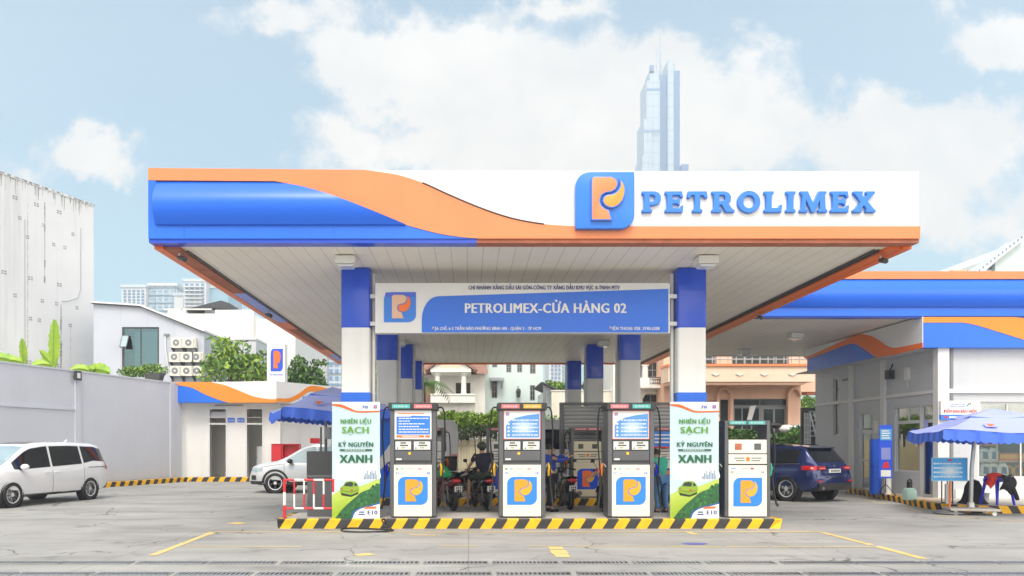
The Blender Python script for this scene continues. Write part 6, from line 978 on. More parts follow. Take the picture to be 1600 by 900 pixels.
t = thing('wall_lamp', 'dark spotlight on the side wall of the shop under the fascia', 'spotlight', (XS, 24.0, 0)); b = MB('dark_metal'); b.box(-.22, -.02, -.10, .10, 3.72, 4.0); b.bar((-.1, 0, 4.0), (-.02, 0, 4.2), .02); b.build('housing', t, bevel=.02)
t = thing('meter_box', 'small white box on the side wall of the shop beside the spotlight', 'meter box', (XS, 23.15, 0)); b = MB('lamp_white'); b.box(-.10, -.002, -.09, .09, 3.62, 4.0); b.bar((-.04, 0, 3.4), (-.04, 0, 3.62), .015); b.build('case', t, bevel=.01)
t = thing('door_notice', 'white paper notice on the side wall beside the narrow door', 'notice', (XS, 25.0, 0)); b = MB('display_white'); b.box(-.012, -.003, -.12, .12, 2.05, 2.45); b.build('paper', t)
for i, (yy, z, w, h, m, lab) in enumerate(((23.0, 1.95, .22, .42, 'deep_blue', 'blue poster on the shop side window'), (22.82, 1.82, .10, .38, 'display_white', 'narrow white paper on the shop side window'), (22.62, 1.82, .12, .40, 'red_paint', 'red paper on the shop side window'), (23.6, 1.8, .10, .40, 'display_white', 'narrow white paper at the left edge of the shop side window'), (22.35, 2.2, .20, .40, 'umbrella_top', 'pale striped paper high on the shop glass door'))):
    t = thing('window_notice', lab, 'notice', (XS+.03, yy, z)); b = MB(m); b.box(0, .01, -w/2, w/2, -h/2, h/2); 
    if i == 0: b.box(-.004, 0, -w*.4, w*.4, -.05, .0, 'white_panel'); b.box(-.004, 0, -w*.4, w*.4, -.15, -.08, 'red_paint')
    b.build('paper', t)
t = thing('office_table', 'white metal table just inside the shop window', 'table', (XS+.7, 22.9, ZP)); b = MB('barrier_white'); b.box(-.35, .35, -.6, .6, .78, .82); b.build('top', t); b = MB('barrier_white')
for y in (-.45, .1): b.bar((-.3, y, 0), (-.3, y+.35, .78), .02); b.bar((-.3, y+.35, 0), (-.3, y, .78), .02)
b.build('legs', t)
t = thing('desk_monitor', 'computer screen and papers on the table in the shop window', 'monitor', (XS+.7, 23.1, ZP+.82), .5); b = MB('lamp_white'); b.box(-.03, .03, -.28, .28, .12, .52); b.box(-.08, .08, -.10, .10, 0, .02); b.bar((0, 0, .02), (0, 0, .15), .02); b.build('monitor', t, bevel=.01)
t = thing('office_chair', 'dark office chair inside the shop door', 'chair', (XS+1.1, 21.95, ZP)); b = MB('cloth_black'); b.box(-.24, .24, -.24, .24, .42, .50); b.box(-.24, .24, .18, .26, .55, 1.1); b.bar((0, 0, .05), (0, 0, .42), .03); b.build('seat', t, bevel=.03)
t = thing('steel_gate', 'white steel lattice gate and leaning ladder between the pink house and the shop', 'gate', (gx(1283, 32), 32, 0), world=True); b = MB('van_white'); g0, g1 = gx(1257, 32), gx(1287, 32)
for i in range(5): x = g0+(gx(1266, 32)-g0)*i/4; b.bar((x, 32, 1.2), (x, 32, gz(645, 32)), .02, 6)
for i in range(6): z = 1.3+i*.30; b.bar((g0, 32, z), (gx(1266, 32), 32, z), .018, 6)
b.bar((gx(1264, 32), 31.9, gz(645, 32)), (gx(1286, 31), 31, .9), .03, 6); b.bar((gx(1270, 32), 31.9, gz(645, 32)), (gx(1291, 31), 31, .9), .03, 6); b.bar((gx(1286, 32), 31.9, 5.4), (gx(1286, 32), 31.9, 0), .06, 8, 'frame_grey'); b.build('bars', t)
b = MB('frame_dark'); b.box(gx(1252, 33), gx(1286, 33), 33, 33.1, 0, gz(637, 33)); b.build('panel', t); b = MB('steel'); [b.box(gx(1264, 32.8), gx(1286, 32.8), 32.8, 32.85, gz(p, 32.8)-.06, gz(p, 32.8)) for p in (642, 648, 656, 664, 672, 680)]; b.build('slats', t)
t = thing('stone_planter', 'stack of grey stone blocks at the far corner of the shop', 'blocks', (gx(1298, 29.5), 30.2, 0)); b = MB('concrete_top'); b.box(-.9, .5, -.3, .3, 0, 1.5, 'wall_shop'); b.box(-.3, .45, -.4, -.302, 0, 1.9, 'wall_shop'); b.box(-.15, .2, -.5, -.402, 0, 2.2, 'trim_light'); b.build('stone', t, bevel=.03)
t = thing('parked_sheet', 'white and black covered motorbike top showing above the dark green hedge', 'cover', (gx(1222, 39.6), 39.6, 1.7)); b = MB('barrier_white'); b.ball((.2, 0, .82), (.40, .2, .20), 14); b.ball((-.35, -.02, .98), (.35, .16, .16), 12, 'black'); b.ball((.85, 0, .85), (.45, .16, .18), 12, 'car_glass_light'); b.box(-.03, .03, -.03, .03, -1.7, .8, 'frame_dark'); b.build('cloth', t, smooth=50)
# ------------------------------------------------------------------ vehicles
def eval_mesh(ob):
    dg = bpy.context.evaluated_depsgraph_get(); return bpy.data.meshes.new_from_object(ob.evaluated_get(dg))
class Car:
    def __init__(s, name, label, loc, rz, paint, L_, top, belt, bot, hw, rw, axles, r, half_track, cat='car', group=None, rim='alloy', spokes=5):
        s.t = thing(name, label, cat, loc, rz, group); s.c = (top, belt, bot, hw, rw); s.paint = paint; s.x0, s.x1 = -L_/2, L_/2
        xs = sorted({s.x0+(L_)*i/54 for i in range(55)} | {p[0] for p in top if s.x0 <= p[0] <= s.x1}); b = MB(paint); rows = []
        for x in xs:
            h = s.sec(x); ring = h+[(-y, z) for y, z in h[-2:0:-1]]; rows.append([(x, y, z) for y, z in ring])
        n = len(rows[0]); vs = [p for r_ in rows for p in r_]; fs = [(i*n+j, i*n+(j+1) % n, (i+1)*n+(j+1) % n, (i+1)*n+j) for i in range(len(rows)-1) for j in range(n)]+[tuple(range(n)), tuple((len(rows)-1)*n+j for j in range(n))]
        b._add(vs, fs); body = b.build('body', s.t, weld=True)
        cut = MB('trim_black')
        for ax in axles:
            for sg in (-1, 1): cut.lathe([(r*1.13, sg*(half_track-.22)), (r*1.13, sg*(half_track+.5))], (ax, 0, r), 36, axis='y')
        co = cut.build('cutter'); md = body.modifiers.new('b', 'BOOLEAN'); md.object = co; md.operation = 'DIFFERENCE'; md.solver = 'EXACT'
        md.material_mode = 'TRANSFER'; me = eval_mesh(body); body.modifiers.clear(); old = body.data; body.data = me; bpy.data.objects.remove(co); me.shade_smooth(); me.set_sharp_from_angle(angle=R(38)); s.body = body
        for ax in axles:
            for sg in (-1, 1): s.wheel(ax, sg, r, half_track, rim, spokes)
    def v(s, k, x): return interp(s.c[k], x)
    def sec(s, x):
        zt, zl, zb, hw, rw = (s.v(k, x) for k in range(5)); k = max(.02, zt-zl); sz = zl+k-min(.10, k*.45); q = min(1, k/.3); d = zl-zb; m = lambda a, b_, t_: a+(b_-a)*t_
        return [(0, zb), (hw*.80, zb), (hw*.955, zb+.06), (hw*.985, zb+.22*d), (hw, zb+.5*d), (hw*.995, zb+.74*d), (hw*.975, zb+.93*d), (hw*.945, zl), (m(hw*.945, rw, .34), m(zl, sz, .33)), (m(hw*.945, rw, .68), m(zl, sz, .67)), (rw, sz), (rw*.95, zt-.045*q), (rw*.84, zt-.018*q), (rw*.45, zt-.002), (0, zt)]
    def ys(s, x, z):
        P = s.sec(x)[1:12]
        for (ya, za), (yb, zb) in zip(P, P[1:]):
            if za <= z <= zb and zb > za: return ya+(yb-ya)*(z-za)/(zb-za)
        return P[-1][0] if z > P[-1][1] else P[0][0]
    def zs(s, x, y):
        P = s.sec(x)[8:][::-1]
        for (ya, za), (yb, zb) in zip(P, P[1:]):
            if ya <= y <= yb and yb > ya: return za+(zb-za)*(y-ya)/(yb-ya)
        return P[-1][1]
    def side(s, name, x0, x1, lo_, hi_, m, off=.006, parent=None, sides=(-1, 1), nu=14, nv=4, label=None, th=None):
        o = None
        for sg in sides:
            b = MB(m); f = lambda v: v if callable(v) else (lambda x: v); l, h = f(lo_), f(hi_)
            def q(u, v): x = x0+(x1-x0)*u; z = l(x)+(h(x)-l(x))*v; return (x, sg*(s.ys(x, z)+off), z)
            b.grid(q, nu, nv); o = b.build(name, parent or s.t, smooth=50)
        return o
    def deck(s, name, x0, x1, w0, w1, m, off=.008, parent=None):
        b = MB(m); b.grid(lambda u, v: (lambda x, y: (x, y, s.zs(x, abs(y))+off))(x0+(x1-x0)*u, (2*v-1)*(w0+(w1-w0)*u)*s.v(4, x0+(x1-x0)*u)), 12, 10); return b.build(name, parent or s.t, smooth=50)
    def wheel(s, ax, sg, r, ht, rim, spokes):
        b = MB('rubber'); y1 = sg*(ht+.01); w = sg*.21; b.lathe([(r*.62, y1-w), (r*.93, y1-w), (r, y1-w*.82), (r, y1-w*.18), (r*.94, y1), (r*.70, y1+sg*.004), (r*.66, y1-sg*.02)], (ax, 0, r), 32, axis='y'); b.lathe([(r*.64, y1-sg*.07), (r*.64, y1-sg*.075)], (ax, 0, r), 28, 'black', 'y'); wo = b.build('wheel', s.t, smooth=40)
        q_ = MB('trim_black'); q_.lathe([(r*1.125, sg*(ht-.21)), (r*1.125, sg*(ht-.008))], (ax, 0, r), 36, axis='y', caps=False); q_.lathe([(r*1.12, sg*(ht-.215)), (r*1.12, sg*(ht-.21))], (ax, 0, r), 36, axis='y'); q_.build('wheel_well', s.t, smooth=40)
        b = MB(rim); b.lathe([(r*.67, y1-sg*.03), (r*.67, y1-sg*.006), (r*.60, y1-sg*.012), (r*.60, y1-sg*.05)], (ax, 0, r), 32, axis='y', caps=False); b.lathe([(r*.16, y1-sg*.05), (r*.15, y1-sg*.018)], (ax, 0, r), 14, axis='y')
        for k in range(spokes*2):
            a = 2*PI*(k//2)/spokes+(-.16 if k % 2 else .16)+.3; c_, s_ = math.cos(a), math.sin(a); p = Vector((c_, 0, s_)); n_ = Vector((-s_, 0, c_)); O = Vector((ax, y1-sg*.02, r)); q = [O+p*r*.1+n_*r*.05, O+p*r*.1-n_*r*.05, O+p*r*.62-n_*r*.075, O+p*r*.62+n_*r*.075]; e = Vector((0, -sg*.03, 0)); b._add(q+[x+e for x in q], [(0, 1, 2, 3), (7, 6, 5, 4), (0, 4, 5, 1), (1, 5, 6, 2), (2, 6, 7, 3), (3, 7, 4, 0)])
        b.build('rim', wo, smooth=30)
    def handle(s, x, z, m='chrome', sides=(-1, 1)):
        for sg in sides: y = s.ys(x, z); b = MB(m); b.tube([(x-.11, sg*(y+.01), z), (x-.08, sg*(y+.035), z), (x+.08, sg*(y+.035), z), (x+.11, sg*(y+.01), z)], .014, 6); b.build('door_handle', s.t)
    def mirror(s, x, z, m=None):
        for sg in (-1, 1): y = s.ys(x, z); b = MB(m or s.paint); b.ball((x, sg*(y+.16), z+.05), (.10, .12, .085), 12); b.box(x-.05, x+.03, min(sg*y, sg*(y+.12)), max(sg*y, sg*(y+.12)), z-.03, z, 'trim_black'); b.build('mirror', s.t, smooth=50)
# white minivan, front towards the lower left
f_ = Vector((-.187, -.983)); 
mv = Car('minivan', 'white minivan parked at the left edge with dark side windows', (-12.72, 22.0, 0), math.atan2(f_.y, f_.x), 'car_white', 5.1,
  [(-2.55, .98), (-2.52, 1.2), (-2.40, 1.48), (-2.25, 1.66), (-1.9, 1.73), (-.8, 1.76), (.2, 1.745), (.72, 1.68), (.98, 1.57), (1.72, 1.13), (2.0, 1.04), (2.36, .92), (2.5, .78), (2.55, .62)],
  [(-2.55, .92), (-2.3, 1.13), (-1.7, 1.16), (-1.2, 1.08), (0, 1.03), (1.2, .98), (1.75, 1.0), (2.3, .83), (2.55, .52)], [(-2.55, .42), (-2.2, .28), (0, .25), (2.2, .24), (2.55, .32)],
  [(-2.55, .74), (-2.42, .90), (-2.1, .97), (0, .99), (1.6, .98), (2.1, .92), (2.4, .78), (2.55, .55)], [(-2.55, .66), (-2.2, .73), (0, .78), (.8, .75), (1.7, .82), (2.2, .78), (2.55, .45)], (-1.53, 1.53), .345, .98, spokes=8)
bl = lambda x: mv.v(1, x)+.025
def sid(c): return lambda x: (lambda zt, zl: zl+max(.02, zt-zl)-min(.10, max(.02, zt-zl)*.45)-.02)(c.v(0, x), c.v(1, x))
mv.side('side_window', -2.30, -1.30, bl, sid(mv), 'car_glass'); mv.side('side_window', -1.22, .02, bl, sid(mv), 'car_glass'); mv.side('side_window', .10, 1.42, bl, sid(mv), 'car_glass')
mv.deck('windscreen', .84, 1.74, .88, .93, 'car_glass_light'); mv.deck('sunroof', -.2, .55, .6, .6, 'car_glass')
for xg in (.06, -1.26): mv.side('door_gap', xg-.006, xg+.006, .34, lambda x: mv.v(1, x), 'trim_black', .003, nu=1, nv=8)
mv.side('slide_rail', -2.35, -1.45, .985, 1.005, 'frame_dark', .008); mv.side('sill', -1.1, 1.1, .255, .33, 'trim_black', .004); mv.side('tail_light', -2.50, -2.28, .92, 1.20, 'red_lens', .012); mv.side('headlight', 2.02, 2.40, .70, .84, 'clear_lens', .012); mv.handle(.26, .90, 'car_white'); mv.handle(-.12, .90, 'car_white'); mv.mirror(1.22, 1.02)
b = MB('trim_black'); b.box(2.50, 2.57, -.45, .45, .36, .58); b.build('grille', mv.t); b = MB('car_white'); b.prism([(-1.75, 1.75), (-1.6, 1.75), (-1.72, 1.83)], -.02, .02); b.build('antenna_fin', mv.t)
# white suv facing left behind the barrier
sv = Car('suv', 'silvery white SUV facing left with black wheel arch trim behind the barrier', (-5.3, 27.25, 0), PI, 'car_silver', 4.62,
  [(-2.31, .85), (-2.28, 1.2), (-2.1, 1.52), (-1.8, 1.68), (-.6, 1.73), (.1, 1.72), (.42, 1.62), (1.12, 1.20), (1.32, 1.12), (1.95, 1.02), (2.2, .92), (2.31, .68)], [(-2.31, .8), (-2.0, 1.06), (0, 1.02), (1.1, 1.04), (1.9, .92), (2.2, .80), (2.31, .55)], [(-2.31, .40), (-1.9, .27), (1.9, .27), (2.31, .36)],
  [(-2.31, .72), (-2.1, .86), (0, .91), (1.5, .90), (2.0, .82), (2.31, .55)], [(-2.31, .6), (-1.8, .66), (0, .70), (.5, .68), (1.2, .78), (1.9, .74), (2.31, .45)], (-1.335, 1.335), .36, .90, spokes=5, rim='alloy')
bs = lambda x: sv.v(1, x)+.03
sv.side('side_window', -1.95, -1.12, bs, sid(sv), 'car_glass_light'); sv.side('side_window', -1.04, -.12, bs, sid(sv), 'car_glass_light'); sv.side('side_window', -.04, 1.0, bs, sid(sv), 'car_glass_light'); sv.deck('windscreen', .40, 1.16, .88, .92, 'car_glass_light'); sv.side('sill', -.95, .95, .275, .40, 'trim_black', .008); sv.side('headlight', 1.78, 2.22, .76, .88, 'car_glass_light', .012); sv.side('bonnet_gap', 1.0, 1.85, lambda x: sv.v(1, x)-.035, lambda x: sv.v(1, x)-.022, 'trim_black', .004, nv=1); sv.side('fog_lamp', 2.02, 2.22, .46, .62, 'trim_black', .010); sv.side('bumper_trim', 1.80, 2.28, .30, .42, 'trim_black', .010); sv.mirror(.80, 1.06, 'trim_black'); sv.handle(.05, .88, 'car_white'); sv.side('door_gap', -.09, -.075, .42, lambda x: sv.v(1, x), 'trim_black', .003, nu=1, nv=8); sv.side('door_gap', 1.02, 1.032, .42, lambda x: sv.v(1, x), 'trim_black', .003, nu=1, nv=8)
for ax in (-1.335, 1.335):
    for sg in (-1, 1):
        def arch(u, v, ax=ax, sg=sg): a = -.25+(PI+.5)*u; rr_ = .36*(1.10+.22*v); x = ax+rr_*math.cos(a); z = .36+rr_*math.sin(a); z = max(z, .29); return (x, sg*(sv.ys(x, z)+.010), z)
        b = MB('trim_black'); b.grid(arch, 26, 5); b.build('arch_trim', sv.t, smooth=50)
# dark blue suv seen from its rear corner
bv = Car('suv', 'dark blue SUV seen from behind between the end pump and the shop', (9.46, 24.35, 0), R(120), 'car_blue', 4.7,
  [(-2.35, .80), (-2.33, 1.03), (-2.26, 1.12), (-1.86, 1.58), (-1.62, 1.65), (-.6, 1.70), (.1, 1.69), (.45, 1.60), (1.15, 1.18), (1.4, 1.12), (2.0, 1.03), (2.25, .93), (2.35, .7)], [(-2.35, .72), (-2.28, 1.0), (-1.9, 1.12), (0, 1.05), (1.1, 1.04), (2.0, .92), (2.35, .6)], [(-2.35, .42), (-2.1, .34), (-1.9, .29), (1.9, .27), (2.35, .34)],
  [(-2.35, .80), (-2.2, .91), (-1.6, .95), (0, .95), (1.6, .94), (2.1, .85), (2.35, .6)], [(-2.35, .70), (-2.2, .72), (-1.8, .68), (0, .72), (.5, .70), (1.2, .82), (2.0, .76), (2.35, .5)], (-1.43, 1.43), .375, .945, spokes=5, rim='alloy')
bb = lambda x: bv.v(1, x)+.025
bv.side('side_window', -1.75, -1.02, bb, sid(bv), 'car_glass'); bv.side('side_window', -.94, -.02, bb, sid(bv), 'car_glass'); bv.side('side_window', .06, 1.05, bb, sid(bv), 'car_glass'); bv.deck('rear_window', -2.22, -1.84, .92, .88, 'car_glass'); bv.deck('windscreen', .44, 1.2, .88, .92, 'car_glass'); bv.side('sill', -1.0, 1.0, .28, .40, 'trim_black', .006); bv.side('window_trim', -1.85, 1.05, lambda x: bv.v(1, x)-.005, lambda x: bv.v(1, x)+.012, 'chrome', .010, nv=1)
b = MB('car_blue'); b.prism([(-1.96, 1.555), (-1.60, 1.60), (-1.60, 1.650), (-1.98, 1.585)], -.56, .56); b.build('roof_spoiler', bv.t, bevel=.015)
for sg in (-1, 1): b = MB('trim_black'); b.tube([(-1.45, sg*.60, 1.60), (-1.35, sg*.61, 1.665), (.15, sg*.63, 1.685), (.3, sg*.63, 1.60)], .018, 6); b.build('roof_rail', bv.t)
bv.side('tail_light', -2.30, -1.93, .94, 1.06, 'red_lens', .012)
for sg in (-1, 1): b = MB('red_lens'); b.box(-2.368, -2.30, sg*.42 if sg > 0 else -.72, .72 if sg > 0 else -.42, .95, 1.05); b.box(-2.372, -2.368, min(sg*.45, sg*.68), max(sg*.45, sg*.68), .985, 1.0, 'clear_lens'); b.build('tail_light', bv.t, bevel=.015)
b = MB('display_white'); b.box(-2.372, -2.345, -.26, .26, .86, .97)
for k in range(7): b.box(-2.376, -2.372, -.21+k*.06, -.17+k*.06, .885, .945, 'frame_dark')
b.build('licence_plate', bv.t); b = MB('trim_black'); b.box(-2.40, -2.22, -.74, .74, .36, .56); b.box(-2.375, -2.34, -.42, .42, .72, .74); b.build('bumper', bv.t, bevel=.03); b = MB('chrome'); [b.lathe([(.05, -2.41), (.05, -2.30), (.04, -2.405)], (0, y, .42), 12, axis='x') for y in (-.58, .58)]; b.build('exhaust', bv.t); b = MB('red_lens'); b.box(-2.392, -2.34, -.78, -.60, .60, .64); b.box(-2.392, -2.34, .60, .78, .60, .64); b.build('reflector', bv.t); b = MB('chrome'); b.lathe([(.04, -2.352), (.04, -2.335)], (0, 0, 1.06), 14, axis='x'); b.build('badge', bv.t); bv.handle(-.70, .95, 'car_blue'); bv.handle(.30, .95, 'car_blue'); bv.mirror(.92, 1.08, 'car_blue')
# tall white vans in the rear lane
vt = [(-2.4, 2.2), (-2.36, 2.5), (-2.2, 2.66), (-1.0, 2.70), (1.0, 2.68), (1.4, 2.45), (1.9, 1.55), (2.3, 1.2), (2.4, .8)]
def van(label, loc):
    v = Car('van', label, loc, PI, 'van_white', 4.8, vt, [(-2.4, 1.5), (1.5, 1.45), (1.9, 1.3), (2.4, .7)], [(-2.4, .4), (0, .32), (2.4, .36)], [(-2.4, .92), (-2.0, .98), (1.6, .98), (2.4, .75)], [(-2.4, .80), (-2, .86), (1.2, .86), (1.8, .88), (2.4, .6)], (-1.5, 1.5), .36, .98, 'van', 'white vans in the rear lane', 'alloy_dark', 6)
    v.side('side_window', -1.95, -1.30, 1.42, 2.28, 'car_glass'); v.side('side_window', -1.15, .3, 1.5, 2.28, 'car_glass'); v.side('side_window', .45, 1.3, 1.5, 2.2, 'car_glass'); v.side('tail_light', -2.37, -2.16, .80, 1.32, 'red_lens', .02); v.side('bumper_trim', -2.38, -1.9, .38, .56, 'trim_black', .02); return v
va = van('white van with a red tail light showing between the first two tall pumps', (-2.82, 30.95, 0)); van('white van half hidden behind the attendant in blue', (3.15, 30.95, 0))
# ------------------------------------------------------------------ motorbikes
def bike(label, loc, rz, paint, group='motorbikes at the pumps', lean=0):
    t = thing('motorbike', label, 'motorbike', loc, rz, group)
    for ax in (-.62, .64):
        b = MB('rubber'); b.lathe([(.20, -.045), (.25, -.055), (.275, -.03), (.28, 0), (.275, .03), (.25, .055), (.20, .045)], (ax, 0, .28), 26, axis='y', caps=False); w = b.build('wheel', t, smooth=50)
        b = MB('alloy_dark'); b.lathe([(.205, -.03), (.205, .03)], (ax, 0, .28), 24, axis='y', caps=False); b.lathe([(.05, -.05), (.05, .05)], (ax, 0, .28), 12, axis='y'); [b.bar((ax+.04*math.cos(a), 0, .28+.04*math.sin(a)), (ax+.2*math.cos(a+.2), 0, .28+.2*math.sin(a+.2)), .014, 5) for a in [k*2*PI/5 for k in range(5)]]; b.build('rim', w)
    P = [(-.86, .80, .07, .10), (-.70, .74, .13, .14), (-.40, .66, .16, .18), (-.10, .54, .15, .16), (.08, .40, .14, .08), (.28, .36, .14, .06), (.40, .55, .16, .20), (.46, .78, .17, .22), (.44, .96, .11, .10)]
    b = MB(paint); n = 14
    b.grid(lambda u, v: (lambda x, zc, w, h: (x, w*math.cos(v*2*PI), zc+h*math.sin(v*2*PI)))(*[interp([(i/8, p[j]) for i, p in enumerate(P)], u) for j in range(4)]), 32, n); b.box(-.10, .32, -.15, .15, .30, .34); b.tube(wave([(.62, 0, .58), (.40, 0, .72), (.44, 0, .6)], 3), .06, 8); b.grid(lambda u, v: (.64+.32*math.cos(.35+1.9*u), (v-.5)*.13, .28+.32*math.sin(.35+1.9*u)), 10, 3); b.build('body', t, smooth=60)
    b = MB('seat_black'); b.grid(lambda u, v: (-.82+.80*u, .15*math.cos(PI*v)*(1-.35*u), .80+.045*math.sin(PI*v)-.06*math.sin(PI*u*.9)+.03*(1-u)), 12, 8); b.build('seat', t, smooth=60)
    b = MB('dark_metal'); b.bar((.42, 0, .80), (.38, 0, 1.0), .03); b.tube(wave([(.30, -.34, 1.0), (.38, -.18, 1.04), (.38, .18, 1.04), (.30, .34, 1.0)], 3), .016, 6); b.tube([(.30, -.36, 1.0), (.31, -.24, 1.02)], .024, 8, 'black'); b.tube([(.30, .36, 1.0), (.31, .24, 1.02)], .024, 8, 'black'); b.ball((.42, 0, 1.0), (.09, .13, .09), 10, paint); b.build('handlebar', t)
    for s_ in (-1, 1): b = MB('black'); b.tube([(.34, s_*.22, 1.03), (.36, s_*.30, 1.18), (.36, s_*.33, 1.22)], .008, 5); b.ball((.36, s_*.34, 1.25), (.02, .065, .05), 10); b.build('mirror', t, smooth=50)
    b = MB('red_lens'); b.ball((-.88, 0, .76), (.05, .13, .06), 10); b.build('tail_light', t, smooth=50)
    b = MB('black'); b.tube(wave([(-.84, 0, .70), (-.95, 0, .55), (-.99, 0, .40)], 3), .04, 6); b.build('mudguard', t); b = MB('display_white'); b.box(-.985, -.975, -.10, .10, .50, .64); [b.box(-.989, -.985, -.07+k*.05, -.04+k*.05, z, z+.04, 'frame_dark') for k in range(3) for z in (.515, .575)]; b.build('licence_plate', t)
    b = MB('engine'); b.tube([(-.05, -.16, .28), (-.5, -.17, .34), (-.92, -.18, .44)], [.04, .06, .065], 10); b.build('exhaust', t, smooth=40); b = MB('engine'); b.box(-.60, -.05, -.10, .13, .22, .42); b.lathe([(.13, .10), (.13, .17)], (-.45, 0, .30), 14, axis='y'); b.tube([(-.62, .12, .28), (-.55, .13, .62)], .03, 8); b.tube([(-.62, -.12, .28), (-.55, -.13, .62)], .03, 8); b.bar((.64, .08, .28), (.44, .08, .72), .024); b.bar((.64, -.08, .28), (.44, -.08, .72), .024); b.bar((-.25, .14, .25), (-.35, .24, .02), .014, 6); b.build('engine', t, bevel=0); return t
hd = R(104)
bike('black scooter ridden by the man in the navy shirt', (.33, 20.05, 0), hd, 'bike_black'); bike('dark red motorbike with white plate beside the first tall pump', (-.62, 19.95, 0), R(112), 'bike_red')
bike('black motorbike standing further back behind the red motorbike', (-.55, 24.6, 0), R(150), 'bike_black'); bike('dark motorbike behind the attendant in blue', (2.55, 20.3, 0), R(95), 'bike_black'); bike('black motorbike half hidden behind the pump next to the person in pink', (3.62, 19.6, 0), R(100), 'bike_black'); bike('black motorbike beside the person in teal', (4.95, 19.5, 0), R(80), 'bike_black')
t = thing('raincoat', 'green raincoat lying over the red motorbike', 'raincoat', (-.78, 19.75, .90), .4); b = MB('cloth_green'); b.grid(lambda u, v: (-.30+.60*u, -.25+.5*v, .16*math.sin(PI*u)*math.sin(PI*v)-.24*abs(v-.5)*1.4+.12+.03*math.sin(8*u+3*v)), 12, 12); b.build('cloth', t, smooth=60)
t = thing('carry_box', 'black carry box on the motorbike further back', 'box', (-.72, 24.3, .85), .5); b = MB('black'); b.box(-.28, .28, -.24, .24, 0, .40); b.box(-.29, .29, -.25, .25, .401, .46); b.build('box', t, bevel=.02)
t = thing('orange_vest', 'orange cloth bag hanging beside the rider', 'bag', (.92, 20.2, .70), .2); b = MB('orange_plastic'); b.ball((0, 0, .2), (.13, .09, .26), 12); b.ball((.12, 0, .36), (.08, .07, .10), 10, 'plastic_blue'); b.box(-.02, .02, -.02, .02, -.70, .0, 'frame_dark'); b.build('cloth', t, smooth=50)
# ------------------------------------------------------------------ people
def skin(verts, edges, rad, m, sub=1):
    me = bpy.data.meshes.new('skin'); me.from_pydata([Vector(v) for v in verts], edges, []); ob = bpy.data.objects.new('skin', me); COL.objects.link(ob); ob.modifiers.new('s', 'SKIN').use_smooth_shade = True
    sd = ob.modifiers.new('d', 'SUBSURF'); sd.levels = sub; sd.render_levels = sub
    for i, d in enumerate(me.skin_vertices[0].data): r_ = rad[i]; d.radius = r_ if isinstance(r_, tuple) else (r_, r_); d.use_root = (i == 0)
    ev = eval_mesh(ob); b = MB(m); b._add([v.co.copy() for v in ev.vertices], [tuple(p.vertices) for p in ev.polygons]); bpy.data.objects.remove(ob); bpy.data.meshes.remove(ev); return b
def chain(spec): 
    """spec: list of (point, radius, parent index)"""
    return [s[0] for s in spec], [(s[2], i) for i, s in enumerate(spec) if s[2] is not None], [s[1] for s in spec]
